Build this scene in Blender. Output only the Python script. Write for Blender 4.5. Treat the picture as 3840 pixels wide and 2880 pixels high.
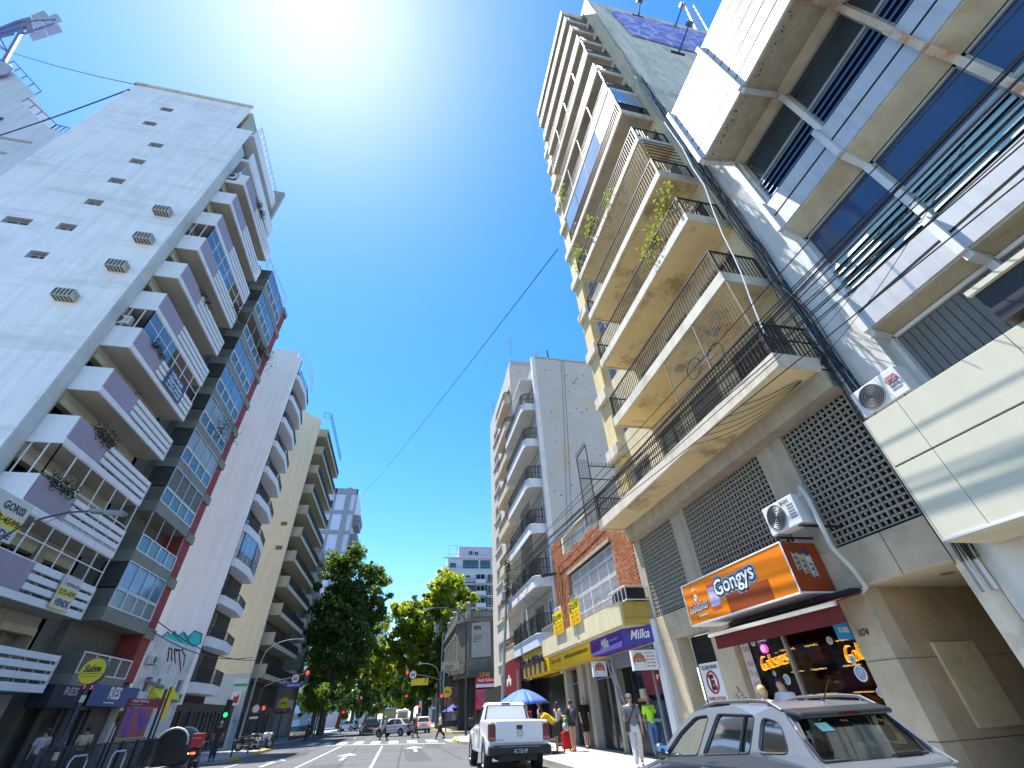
import bpy, bmesh, math, random
import numpy as np
from mathutils import Vector, Matrix
random.seed(7)
for o in list(bpy.data.objects): bpy.data.objects.remove(o)
SC = bpy.context.scene
COL = SC.collection
PI = math.pi

# ------------------------------------------------------------------ camera
RM = Matrix(((0.97671677, -0.09377679, -0.19295146), (-0.20957938, -0.60924239, -0.76478768), (-0.04583487, 0.7874196, -0.61471094)))
CAM = Vector((0, 0, 1.55))
cd = bpy.data.cameras.new('camera'); cam = bpy.data.objects.new('camera', cd); COL.objects.link(cam)
cd.sensor_width = 36; cd.lens = 1569.137 / 3840 * 36; cd.clip_start = .05; cd.clip_end = 3000
cam.matrix_world = Matrix.Translation(CAM) @ RM.to_4x4()
SC.camera = cam
SC.render.resolution_x = 1024; SC.render.resolution_y = 768

# ------------------------------------------------------------------ sky, sun, exposure
SUN = Vector((-0.239, 0.205, 0.949)).normalized()
W = bpy.data.worlds.new('World'); SC.world = W; W.use_nodes = True
nt = W.node_tree; nt.nodes.clear()
sk = nt.nodes.new('ShaderNodeTexSky'); sk.sky_type = 'NISHITA'; sk.sun_disc = False
sk.sun_elevation = math.asin(SUN.z); sk.sun_rotation = math.atan2(SUN.x, SUN.y)
sk.air_density = 1.0; sk.dust_density = .24; sk.ozone_density = 2.0; sk.altitude = 20
hs = nt.nodes.new('ShaderNodeHueSaturation'); hs.inputs['Saturation'].default_value = 1.36; hs.inputs['Value'].default_value = 1.0
bg = nt.nodes.new('ShaderNodeBackground'); bg.inputs['Strength'].default_value = 0.125
wo = nt.nodes.new('ShaderNodeOutputWorld')
nt.links.new(sk.outputs[0], hs.inputs['Color']); nt.links.new(hs.outputs[0], bg.inputs[0]); nt.links.new(bg.outputs[0], wo.inputs[0])
sl = bpy.data.lights.new('sun', 'SUN'); sl.energy = 4.0; sl.angle = math.radians(.53); sl.color = (1, .955, .88)
so = bpy.data.objects.new('sun', sl); COL.objects.link(so); so.rotation_euler = (-SUN).to_track_quat('-Z', 'Y').to_euler()
SC.view_settings.view_transform = 'Standard'; SC.view_settings.look = 'None'; SC.view_settings.gamma = 1
SC.view_settings.use_curve_mapping = False
SC.view_settings.exposure = 1.4
SC.render.engine = 'CYCLES'
SC.cycles.max_bounces = 8; SC.cycles.diffuse_bounces = 6; SC.cycles.transparent_max_bounces = 16

# ------------------------------------------------------------------ pixel -> place helpers (source pixels of the photograph)
F0 = 1569.137
def ray(px, py): return (RM @ Vector((px - 1920, 1440 - py, -F0))).normalized()
def XP(px, py, x): r = ray(px, py); return CAM + r * ((x - CAM.x) / r.x)
def YP(px, py, y): r = ray(px, py); return CAM + r * ((y - CAM.y) / r.y)
def ZP(px, py, z=0.): r = ray(px, py); return CAM + r * ((z - CAM.z) / r.z)

# ------------------------------------------------------------------ materials
MATS = {}
def M(name, col=(.5, .5, .5), rough=.7, metal=0., var=.12, scale=1.5, bump=0., bscale=25., streak=0., hband=0., spec=.5, dirt=None, dscale=.35, damt=0., emit=None, estr=0.):
    if name in MATS: return MATS[name]
    m = bpy.data.materials.new(name); m.use_nodes = True; MATS[name] = m
    t = m.node_tree; N = t.nodes; L = t.links
    b = N['Principled BSDF']; b.inputs['Roughness'].default_value = rough; b.inputs['Metallic'].default_value = metal
    b.inputs['Specular IOR Level'].default_value = spec
    b.inputs['Base Color'].default_value = (*col, 1)
    tc = N.new('ShaderNodeTexCoord'); out = None
    if var > 0:
        n = N.new('ShaderNodeTexNoise'); n.inputs['Scale'].default_value = scale; n.inputs['Detail'].default_value = 6; n.inputs['Roughness'].default_value = .65
        L.new(tc.outputs['Object'], n.inputs['Vector'])
        r = N.new('ShaderNodeMapRange'); r.inputs[1].default_value = .3; r.inputs[2].default_value = .7; r.inputs[3].default_value = 1 - var; r.inputs[4].default_value = 1 + var * .6
        L.new(n.outputs['Fac'], r.inputs[0])
        mx = N.new('ShaderNodeVectorMath'); mx.operation = 'SCALE'; mx.inputs[0].default_value = col; L.new(r.outputs[0], mx.inputs['Scale'])
        out = mx.outputs[0]
    if streak > 0 and out:
        mp = N.new('ShaderNodeMapping'); mp.inputs['Scale'].default_value = (2.2, 2.2, .14); L.new(tc.outputs['Object'], mp.inputs[0])
        n = N.new('ShaderNodeTexNoise'); n.inputs['Scale'].default_value = 1.6; n.inputs['Detail'].default_value = 5; L.new(mp.outputs[0], n.inputs['Vector'])
        r = N.new('ShaderNodeMapRange'); r.inputs[1].default_value = .42; r.inputs[2].default_value = .72; r.inputs[3].default_value = 1; r.inputs[4].default_value = 1 - streak
        L.new(n.outputs['Fac'], r.inputs[0])
        mx = N.new('ShaderNodeVectorMath'); mx.operation = 'SCALE'; L.new(out, mx.inputs[0]); L.new(r.outputs[0], mx.inputs['Scale']); out = mx.outputs[0]
    if hband > 0 and out:
        mp = N.new('ShaderNodeMapping'); mp.inputs['Scale'].default_value = (.16, .16, 1.5); L.new(tc.outputs['Object'], mp.inputs[0])
        n = N.new('ShaderNodeTexNoise'); n.inputs['Scale'].default_value = .8; n.inputs['Detail'].default_value = 8; n.inputs['Roughness'].default_value = .7; L.new(mp.outputs[0], n.inputs['Vector'])
        r = N.new('ShaderNodeMapRange'); r.inputs[1].default_value = .52; r.inputs[2].default_value = .7; r.inputs[3].default_value = 1; r.inputs[4].default_value = 1 - hband
        L.new(n.outputs['Fac'], r.inputs[0])
        mx = N.new('ShaderNodeVectorMath'); mx.operation = 'SCALE'; L.new(out, mx.inputs[0]); L.new(r.outputs[0], mx.inputs['Scale']); out = mx.outputs[0]
    if dirt and out:
        n = N.new('ShaderNodeTexNoise'); n.inputs['Scale'].default_value = dscale; n.inputs['Detail'].default_value = 9; n.inputs['Roughness'].default_value = .72; L.new(tc.outputs['Object'], n.inputs['Vector'])
        r = N.new('ShaderNodeMapRange'); r.inputs[1].default_value = .52; r.inputs[2].default_value = .62; r.inputs[3].default_value = 0; r.inputs[4].default_value = damt
        L.new(n.outputs['Fac'], r.inputs[0])
        mx = N.new('ShaderNodeMix'); mx.data_type = 'RGBA'; L.new(r.outputs[0], mx.inputs[0]); L.new(out, mx.inputs[6]); mx.inputs[7].default_value = (*dirt, 1); out = mx.outputs[2]
    if out: L.new(out, b.inputs['Base Color'])
    if bump > 0:
        n = N.new('ShaderNodeTexNoise'); n.inputs['Scale'].default_value = bscale; n.inputs['Detail'].default_value = 4; L.new(tc.outputs['Object'], n.inputs['Vector'])
        bp = N.new('ShaderNodeBump'); bp.inputs['Strength'].default_value = bump; bp.inputs['Distance'].default_value = .02; L.new(n.outputs['Fac'], bp.inputs['Height']); L.new(bp.outputs[0], b.inputs['Normal'])
    if emit: b.inputs['Emission Color'].default_value = (*emit, 1); b.inputs['Emission Strength'].default_value = estr
    return m
def glass(name, tint, refl=.12, alpha=.75):
    if name in MATS: return MATS[name]
    m = bpy.data.materials.new(name); m.use_nodes = True; MATS[name] = m
    t = m.node_tree; N = t.nodes; L = t.links; N.remove(N['Principled BSDF'])
    tr = N.new('ShaderNodeBsdfTransparent'); tr.inputs[0].default_value = (*tint, 1)
    gl = N.new('ShaderNodeBsdfGlossy'); gl.inputs['Roughness'].default_value = .03; gl.inputs[0].default_value = (.9, .95, 1, 1)
    fr = N.new('ShaderNodeFresnel'); fr.inputs[0].default_value = 1.5
    ad = N.new('ShaderNodeMath'); ad.operation = 'ADD'; ad.use_clamp = True; ad.inputs[1].default_value = refl; L.new(fr.outputs[0], ad.inputs[0])
    mx = N.new('ShaderNodeMixShader'); L.new(ad.outputs[0], mx.inputs[0]); L.new(tr.outputs[0], mx.inputs[1]); L.new(gl.outputs[0], mx.inputs[2])
    L.new(mx.outputs[0], N['Material Output'].inputs[0]); return m
def pane(name, col, rough=.06): return M(name, col, rough, 0, .25, .6, spec=.9)

# ------------------------------------------------------------------ scene graph helpers
def tag(o, label=None, cat=None, group=None, kind=None):
    if label: o['label'] = label
    if cat: o['category'] = cat
    if group: o['group'] = group
    if kind: o['kind'] = kind
    return o
def wloc(p):
    v = Vector((0, 0, 0))
    while p is not None: v += p.location; p = p.parent
    return v
def thing(name, label, cat, loc=(0, 0, 0), rz=0, group=None):
    o = bpy.data.objects.new(name, None); o.empty_display_size = .3; COL.objects.link(o)
    o.location = loc; o.rotation_euler = (0, 0, rz); return tag(o, label, cat, group)
def link(name, me, parent=None, loc=(0, 0, 0), rot=None, scale=None):
    o = bpy.data.objects.new(name, me); COL.objects.link(o)
    if parent is not None: o.parent = parent; o.location = Vector(loc) - wloc(parent)
    else: o.location = loc
    if rot: o.rotation_euler = rot
    if scale: o.scale = scale
    return o
KIDS = {}
def copy_tree(root, loc, rz=None, label=None, group=None):
    r = root.copy(); COL.objects.link(r); r.location = loc
    if rz is not None: r.rotation_euler = (0, 0, rz)
    if label: r['label'] = label
    if group: r['group'] = group
    def rec(a, b):
        for ch in list(a.children):
            c = ch.copy(); COL.objects.link(c); c.parent = b; rec(ch, c)
    rec(root, r); return r

class MB:
    def __init__(s): s.v = []; s.f = []; s.mi = []; s.m = 0
    def add(s, vs, fs, m=None):
        k = len(s.v); s.v += [tuple(x) for x in vs]; mm = s.m if m is None else m
        for f in fs: s.f.append([i + k for i in f]); s.mi.append(mm)
        return s
    def box(s, x0, x1, y0, y1, z0, z1, m=None):
        if x0 > x1: x0, x1 = x1, x0
        if y0 > y1: y0, y1 = y1, y0
        if z0 > z1: z0, z1 = z1, z0
        return s.add([(x0, y0, z0), (x1, y0, z0), (x1, y1, z0), (x0, y1, z0), (x0, y0, z1), (x1, y0, z1), (x1, y1, z1), (x0, y1, z1)],
              [(3, 2, 1, 0), (4, 5, 6, 7), (0, 1, 5, 4), (1, 2, 6, 5), (2, 3, 7, 6), (3, 0, 4, 7)], m)
    def bar(s, p, q, w, d=None, m=None, up=(0, 0, 1)):       # square bar from p to q
        p = Vector(p); q = Vector(q); t = (q - p).normalized(); u = Vector(up)
        if abs(t.dot(u)) > .95: u = Vector((0, 1, 0)) if abs(t.y) < .9 else Vector((1, 0, 0))
        a = t.cross(u).normalized() * w / 2; b = a.cross(t).normalized() * (d or w) / 2
        vs = [p - a - b, p + a - b, p + a + b, p - a + b, q - a - b, q + a - b, q + a + b, q - a + b]
        return s.add(vs, [(3, 2, 1, 0), (4, 5, 6, 7), (0, 1, 5, 4), (1, 2, 6, 5), (2, 3, 7, 6), (3, 0, 4, 7)], m)
    def quad(s, a, b, c, d, m=None): return s.add([a, b, c, d], [(0, 1, 2, 3)], m)
    def prism(s, pts, n, m=None, cap=None):                   # polygon (3-D points) extruded by vector n
        k = len(pts); n = Vector(n); P = [Vector(p) for p in pts]
        fs = [tuple(range(k))[::-1], tuple(range(k, 2 * k))] + [(i, (i + 1) % k, (i + 1) % k + k, i + k) for i in range(k)]
        return s.add(P + [p + n for p in P], fs, m)
    def tube(s, pts, r, n=6, m=None, r1=None, closed=False):
        P = [Vector(p) for p in pts]; k = len(P); rings = []
        up = Vector((0, 0, 1)); prev = None
        for i, p in enumerate(P):
            a = P[(i - 1) % k] if (i > 0 or closed) else p; b = P[(i + 1) % k] if (i < k - 1 or closed) else p
            t = (b - a).normalized()
            u = prev - t * prev.dot(t) if prev is not None and (prev - t * prev.dot(t)).length > 1e-4 else (up if abs(t.z) < .9 else Vector((1, 0, 0))) - t * (up if abs(t.z) < .9 else Vector((1, 0, 0))).dot(t)
            u.normalize(); prev = u; w = t.cross(u)
            rr = r[i] if isinstance(r, (list, tuple)) else (r if r1 is None else r + (r1 - r) * i / max(1, k - 1))
            rings.append([p + (u * math.cos(2 * PI * j / n) + w * math.sin(2 * PI * j / n)) * rr for j in range(n)])
        vs = [x for rg in rings for x in rg]; fs = []
        for i in range(k if closed else k - 1):
            i2 = (i + 1) % k
            for j in range(n): fs.append((i * n + j, i * n + (j + 1) % n, i2 * n + (j + 1) % n, i2 * n + j))
        if not closed: fs += [tuple(range(n))[::-1], tuple(range((k - 1) * n, k * n))]
        return s.add(vs, fs, m)
    def cyl(s, p, q, r, r1=None, n=12, m=None): return s.tube([p, q], [r, r if r1 is None else r1], n, m)
    def sph(s, c, r, n=8, m=None, sx=1, sy=1, sz=1):
        vs = []; fs = []; h = max(3, n // 2 + 1)
        for i in range(h + 1):
            a = PI * i / h
            for j in range(n): vs.append((c[0] + r * sx * math.sin(a) * math.cos(2 * PI * j / n), c[1] + r * sy * math.sin(a) * math.sin(2 * PI * j / n), c[2] + r * sz * math.cos(a)))
        for i in range(h):
            for j in range(n): fs.append((i * n + j, (i + 1) * n + j, (i + 1) * n + (j + 1) % n, i * n + (j + 1) % n))
        return s.add(vs, fs, m)
    def grid(s, P, us, vs, m=None):                           # P(u, v) -> point
        k = len(s.v); n = len(vs); pts = [P(u, v) for u in us for v in vs]
        return s.add(pts, [(i * n + j, (i + 1) * n + j, (i + 1) * n + j + 1, i * n + j + 1) for i in range(len(us) - 1) for j in range(n - 1)], m)
    def wall(s, P, u0, u1, v0, v1, holes=(), depth=.2, mw=0, mr=0, mb=1, back=True):   # P(u, v, depth-inwards); holes (u0,u1,v0,v1)
        us = sorted({u0, u1, *[h[0] for h in holes], *[h[1] for h in holes]}); vs = sorted({v0, v1, *[h[2] for h in holes], *[h[3] for h in holes]})
        us = [u for u in us if u0 <= u <= u1]; vs = [v for v in vs if v0 <= v <= v1]
        for a, b in zip(us, us[1:]):
            run = None
            for c, d in zip(vs, vs[1:]):
                um = (a + b) / 2; vm = (c + d) / 2
                if any(h[0] < um < h[1] and h[2] < vm < h[3] for h in holes):
                    if run is not None: s.quad(P(a, run, 0), P(b, run, 0), P(b, c, 0), P(a, c, 0), mw); run = None
                elif run is None: run = c
            if run is not None: s.quad(P(a, run, 0), P(b, run, 0), P(b, vs[-1], 0), P(a, vs[-1], 0), mw)
        for a, b, c, d in holes:
            q = [(a, c), (b, c), (b, d), (a, d)]
            for i in range(4):
                e, f = q[i], q[(i + 1) % 4]; s.quad(P(*e, 0), P(*f, 0), P(*f, depth), P(*e, depth), mr)
            if back: s.quad(*[P(*e, depth) for e in q], mb)
        return s
    def mesh(s, name, mats, smooth=False):
        me = bpy.data.meshes.new(name); me.from_pydata(s.v, [], s.f)
        for m in (mats if isinstance(mats, (list, tuple)) else [mats]): me.materials.append(m)
        me.polygons.foreach_set('material_index', s.mi)
        if smooth: me.polygons.foreach_set('use_smooth', [True] * len(s.f))
        me.update(); return me
    def split(s, name, mats, parent=None, label=None):
        """one object for every loose piece"""
        p = list(range(len(s.v)))
        def root(i):
            while p[i] != i: p[i] = p[p[i]]; i = p[i]
            return i
        for f in s.f:
            for i in f[1:]: p[root(i)] = root(f[0])
        g = {}
        for f, m in zip(s.f, s.mi): g.setdefault(root(f[0]), []).append((f, m))
        out = []
        for fs in g.values():
            b = MB(); ids = sorted({i for f, _ in fs for i in f}); mp = {i: k for k, i in enumerate(ids)}
            b.v = [s.v[i] for i in ids]; b.f = [[mp[i] for i in f] for f, _ in fs]; b.mi = [m for _, m in fs]; out.append(b.build(name, mats, parent, label=label))
        return out
    def build(s, name, mats, parent=None, smooth=False, bevel=0, kind=None, label=None, seg=2):
        o = link(name, s.mesh(name, mats, smooth), parent)
        if bevel:
            bm = bmesh.new(); bm.from_mesh(o.data); bmesh.ops.remove_doubles(bm, verts=bm.verts, dist=1e-5); bm.to_mesh(o.data); bm.free()
            b = o.modifiers.new('bevel', 'BEVEL'); b.width = bevel; b.segments = seg; b.limit_method = 'ANGLE'; b.angle_limit = math.radians(35)
        if kind: o['kind'] = kind
        if label: o['label'] = label
        return o

def text(s, p, u, w, h, mat, parent=None, v=(0, 0, 1), bold=0., shear=0., ext=.004, name='lettering', align='l', sp=1., topz=None):
    """flat lettering: lower-left corner p, reading along u, w x h metres"""
    c = bpy.data.curves.new(name, 'FONT'); c.body = s; c.size = 1; c.offset = bold; c.shear = shear; c.extrude = 0; c.resolution_u = 2; c.space_character = sp
    o = bpy.data.objects.new(name, c); COL.objects.link(o)
    dg = bpy.context.evaluated_depsgraph_get()
    me = bpy.data.meshes.new_from_object(o.evaluated_get(dg)); bpy.data.objects.remove(o); bpy.data.curves.remove(c)
    n = len(me.vertices); co = np.empty(n * 3); me.vertices.foreach_get('co', co); co = co.reshape(-1, 3)
    mn = co.min(0); mx = co.max(0); U = Vector(u).normalized(); V = Vector(v).normalized(); NN = U.cross(V)
    a = (co[:, 0] - mn[0]) / (mx[0] - mn[0]) * w; b = (co[:, 1] - mn[1]) / max(1e-6, mx[1] - mn[1]) * h
    pts = np.array(p)[None] + a[:, None] * np.array(U)[None] + b[:, None] * np.array(V)[None] + np.array(NN)[None] * ext
    me.vertices.foreach_set('co', pts.ravel()); me.update(); me.name = name
    me.materials.clear(); me.materials.append(mat)
    return link(name, me, parent)
def halo(s, p, u, w, h, mat, parent, d, ext, name='outline', v=(0, 0, 1), **k):
    """lettering thickened by shifted copies: a clean outline behind the letters"""
    o = text(s, p, u, w, h, mat, parent, v=v, ext=ext, name=name, **k); me = o.data; n = len(me.vertices); co = np.empty(n * 3); me.vertices.foreach_get('co', co); co = co.reshape(-1, 3)
    U = np.array(Vector(u).normalized()); V = np.array(Vector(v).normalized()); N = np.cross(U, V); fs = [list(f.vertices) for f in me.polygons]; b = MB()
    for i in range(14):
        a = 2 * PI * i / 14; b.add(co + (U * math.cos(a) + V * math.sin(a)) * d - N * i * 1e-4, fs)
    o.data = b.mesh(name, mat); return o
LX = (0, -1, 0)   # reading direction on walls that face -x (right side of the street)
RX = (0, 1, 0)    # on walls that face +x (left side)
FY = (1, 0, 0)    # on walls that face the camera
def PX(x, s=1): return lambda u, v, d: (x + d * s, u, v)      # wall in the plane x, inwards along s
def PY(y, s=1): return lambda u, v, d: (u, y + d * s, v)

# ------------------------------------------------------------------ palette
white = M('white_paint', (.78, .79, .80), .75, var=.05, streak=.08, bump=.15, bscale=8)
white2 = M('white_wall', (.80, .80, .80), .85, var=.04, scale=.4, streak=.10, bump=.2, bscale=6)
cream = M('cream_plaster', (.62, .53, .34), .8, var=.1, streak=.15, dirt=(.35, .29, .2), damt=.35, bump=.15)
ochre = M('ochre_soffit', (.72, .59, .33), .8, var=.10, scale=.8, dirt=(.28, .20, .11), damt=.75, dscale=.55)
slabedge = M('slab_edge', (.70, .64, .52), .8, var=.12, streak=.2, dirt=(.3, .26, .2), damt=.45, dscale=.8)
concrete = M('concrete', (.44, .39, .30), .85, var=.14, streak=.2, bump=.2)
marble = M('marble_cladding', (.52, .43, .30), .4, var=.22, scale=1.2, dirt=(.26, .22, .17), damt=.35, dscale=1.1)
darkgap = M('dark_interior', (.018, .017, .016), .9, var=0)
black = M('black_metal', (.02, .02, .022), .45, var=0)
iron = M('iron_railing', (.035, .03, .028), .5, var=.2, scale=4)
alu = M('aluminium', (.62, .63, .64), .4, .6, var=.08)
greymet = M('grey_metal', (.30, .31, .32), .45, .5, var=.1)
CURT = [pane('curtain_cream', (.30, .27, .21), .2), pane('curtain_grey', (.16, .17, .18), .15), M('half_shutter', (.13, .115, .09), .6, var=.2, scale=3)]
wglass = pane('window_glass', (.03, .045, .06))
bglass = pane('blue_glass', (.10, .17, .25), .08)
shut = M('roller_shutter', (.16, .14, .11), .7, var=.15, scale=3)
brown = M('brown_wood', (.10, .05, .03), .6, var=.2)
leafm = M('balcony_leaves', (.09, .16, .025), .6, var=.35, scale=9)
# ================================================================== ground, road, pavements
asph = M('asphalt', (.105, .108, .112), .85, var=.16, scale=.5, bump=.3, bscale=60, dirt=(.07, .07, .073), damt=.5, dscale=.18)
pave = M('pavement_slabs', (.33, .32, .30), .85, var=.12, scale=.8, bump=.2, dirt=(.2, .19, .18), damt=.4, dscale=.5)
tilem = M('pale_pavement_tile', (.42, .41, .38), .8, var=.15, scale=1.2, dirt=(.26, .24, .22), damt=.4, dscale=.6)
kerbm = M('kerb_stone', (.36, .36, .35), .8, var=.2, scale=2)
paint = M('road_paint', (.62, .62, .60), .7, var=.25, scale=6, dirt=(.2, .2, .2), damt=.6, dscale=2.5)
yellowp = M('yellow_kerb_paint', (.62, .42, .06), .7, var=.25, scale=4)
g = MB().add([(-1500, -300, -.02), (1500, -300, -.02), (1500, 2500, -.02), (-1500, 2500, -.02)], [(0, 1, 2, 3)]).build('ground', asph); g['kind'] = 'structure'
MB().grid(lambda u, v: (u, v, 0), [-13.2, -9, -4, 0, 3, 5.4, 8], [-30, 0, 20, 40, 60, 80, 120, 200, 600]).build('road', asph, kind='structure')
pv = MB(); kb = MB()
def pavement(poly, z=.13):
    pv.prism([(x, y, -.01) for x, y in poly], (0, 0, z + .01))
pavement([(5.4, -20), (20, -20), (20, 46), (8.6, 46), (6.2, 45.6), (4.7, 43.5), (4.2, 40), (4.25, 35), (5.3, 32.2)])      # right
pavement([(6.85, 53.5), (20, 53.5), (20, 200), (3.4, 200), (3.9, 130), (4.2, 75), (4.9, 70), (4.9, 57), (5.6, 54.4)])
pavement([(-11.3, -10), (-25, -10), (-25, 49), (-12.2, 49), (-10.4, 47.6), (-9.25, 44.6), (-9.2, 34.3), (-11.3, 33)])     # left
pavement([(-11.9, 58), (-25, 58), (-25, 200), (-8.2, 200), (-9.6, 130), (-10.6, 75), (-10.9, 61)])
pv.build('pavement', pave, kind='structure')
def kerb(pts, m=kerbm, w=.16, h=.142):
    b = MB()
    for p, q in zip(pts, pts[1:]):
        L = math.dist(p, q); n = max(1, int(L / 1.1))
        for i in range(n):
            a = [p[k] + (q[k] - p[k]) * (i + .01) / n for k in (0, 1)]; c = [p[k] + (q[k] - p[k]) * (i + .985) / n for k in (0, 1)]
            b.bar((*a, h / 2), (*c, h / 2), w, h)
    return b
kerb([(5.33, -15), (5.33, 32.1), (4.19, 35), (4.14, 40), (4.64, 43.5), (6.2, 45.7)]).build('kerb', kerbm, kind='structure')
kerb([(6.9, 53.4), (5.55, 54.3), (4.84, 57), (4.84, 70), (4.14, 75), (3.85, 130)]).build('kerb', yellowp, kind='structure', label='kerb painted yellow')
kerb([(-11.24, 0), (-11.24, 33), (-9.14, 34.2), (-9.18, 44.6), (-10.4, 47.7), (-12.2, 49.1)]).build('kerb', kerbm, kind='structure')
kerb([(-12.0, 57.9), (-10.85, 61), (-10.5, 75), (-9.5, 130)]).build('kerb', kerbm, kind='structure')
ym = MB()
for y0, y1 in ((34.3, 36.5), (39.5, 44.5)): ym.box(-9.27, -9.04, y0, y1, .0, .147)
ym.box(4.05, 4.24, 36.5, 40, 0, .147)
ym.build('kerb_paint', yellowp, kind='structure')
tl = MB()
for i in range(8):
    for j in range(64):
        x0 = 5.45 + i * .4; y0 = 7 + j * .4
        if x0 + .39 > 8.2: continue
        tl.box(x0, x0 + .386, y0, y0 + .386, .1, .134 + random.uniform(0, .004))
tl.build('paving_tiles', tilem, kind='stuff', label='pale square tiles of the right pavement')
def flat(name, polys, mat=paint, z=.005):
    b = MB()
    for p in polys: b.add([(x, y, z) for x, y in p], [tuple(range(len(p)))])
    return b.build(name, mat, kind='structure')
def strip(x0, y0, x1, y1, w): return [(x0 - w / 2, y0), (x0 + w / 2, y0), (x1 + w / 2, y1), (x1 - w / 2, y1)]
flat('lane_line', [strip(-4.3 + .0, 8, -4.0, 44, .12), strip(-.86, 8, -.86, 40, .12), strip(-8.0, 26, -7.9, 33, .1)] + [strip(-4.3, y, -4.3, y + 3, .12) for y in range(60, 120, 8)])
rg_ = random.Random(31); flat('road_patch', [[(x, y), (x + w, y + rg_.uniform(-.2, .2)), (x + w + rg_.uniform(-.2, .2), y + l), (x + rg_.uniform(-.2, .2), y + l + rg_.uniform(-.3, .3))] for x, y, w, l in ((-3.6, 22, 1.6, 5), (.6, 25, 1.1, 9), (-7.2, 36, 1.5, 6), (2.0, 34, .9, 5), (-1.8, 47, 2.2, 3), (-6, 56, 3, 6), (1.5, 50, 2, 2.5))], M('asphalt_patch', (.075, .078, .082), .85, var=.2, scale=2, bump=.3, bscale=60), .003)
flat('tar_line', [strip(x0, y0, x1, y1, .06) for x0, y0, x1, y1 in ((.1, 18, .5, 38), (-2.2, 20, -2.6, 44), (-5.8, 22, -5.4, 43), (2.9, 24, 2.5, 36))] + [strip(-3, 33.0, 2.4, 33.5, .5)], M('tar', (.04, .04, .042), .7, var=.2), .004)
flat('stop_line', [[(-8.0, 50.6), (3.4, 38.0), (3.4, 37.55), (-8.0, 50.0)]])
flat('zebra_stripe', [[(x, 42.2 - .95 * (x - 0) + .8), (x + .75, 42.2 - .95 * (x + .75) + .8), (x + .75, 46.6 - 1.0 * (x + .75) + .8), (x, 46.6 - 1.0 * x + .8)] for x in [-7.6 + 1.42 * i for i in range(9)]])
def arrow(x, y, s=1.):
    return [[(x - .1 * s, y), (x + .1 * s, y), (x + .1 * s, y + 3.4), (x - .1 * s, y + 3.4)], [(x - .55 * s, y + 3.2), (x + .55 * s, y + 3.2), (x, y + 5.2)]]
flat('lane_arrow', arrow(-2.55, 29) + arrow(1.2, 31.5) + arrow(-6.1, 28.5))

# ================================================================== shared facade pieces
WC = {}
def winmesh(w, h, nx=2, ny=1, fr=None, gl=None, fw=.05, dep=.06):
    key = (round(w, 3), round(h, 3), nx, ny, fr.name, gl.name, fw)
    if key not in WC:
        b = MB()                                     # faces -x; y 0..w, z 0..h
        b.box(-dep, .02, 0, w, 0, fw); b.box(-dep, .02, 0, w, h - fw, h)
        for i in range(nx + 1):
            y = i * (w - fw) / nx; b.box(-dep + .002, .018, y, y + fw, fw, h - fw)
        for j in range(1, ny): b.box(-dep + .006, .016, fw, w - fw, h * j / ny - fw / 2, h * j / ny + fw / 2)
        b.add([(0, .01, .01), (0, w - .01, .01), (0, w - .01, h - .01), (0, .01, h - .01)], [(3, 2, 1, 0)], 1)
        WC[key] = b.mesh('window', [fr, gl])
    return WC[key]
WR = random.Random(77)
def win(parent, p, w, h, face='-x', name='window', **k):
    if k['gl'].name in ('window_glass', 'pale_blue_glass', 'teal_glass', 'far_glass', 'blue_glass') and WR.random() < .42: k['gl'] = WR.choice(CURT)
    rot = {'-x': 0, '+x': PI, '-y': PI / 2}[face]
    return link(name, winmesh(w, h, **k), parent, p, (0, 0, rot))
def bar_mesh(h, w, mat, name='railing_bar'):
    key = ('bar', round(h, 3), w, mat.name)
    if key not in WC: WC[key] = MB().box(-w / 2, w / 2, -w / 2, w / 2, 0, h).mesh(name, mat)
    return WC[key]
def railing(parent, pts, z, h, mat, step=.12, w=.018, single=False, rails=(0.05,), top=.045):
    """railing along the polyline pts at floor height z: a handrail frame plus bars, each bar an object when single"""
    fr = MB(); brs = []
    for p, q in zip(pts, pts[1:]):
        fr.bar((*p, z + h), (*q, z + h), top, .04)
        for r in rails: fr.bar((*p, z + r), (*q, z + r), .03, .025)
        L = math.dist(p, q); n = max(1, round(L / step))
        for i in range(n): brs.append((p[0] + (q[0] - p[0]) * (i + .5) / n, p[1] + (q[1] - p[1]) * (i + .5) / n))
    for p in pts: fr.box(p[0] - .02, p[0] + .02, p[1] - .02, p[1] + .02, z, z + h)
    if single:
        fr.build('handrail', mat, parent)
        for x, y in brs: link('railing_bar', bar_mesh(h - .03, w, mat), parent, (x, y, z + .01))
    else:
        for x, y in brs: fr.box(x - w / 2, x + w / 2, y - w / 2, y + w / 2, z + .01, z + h - .02)
        fr.build('railing', mat, parent)
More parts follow.
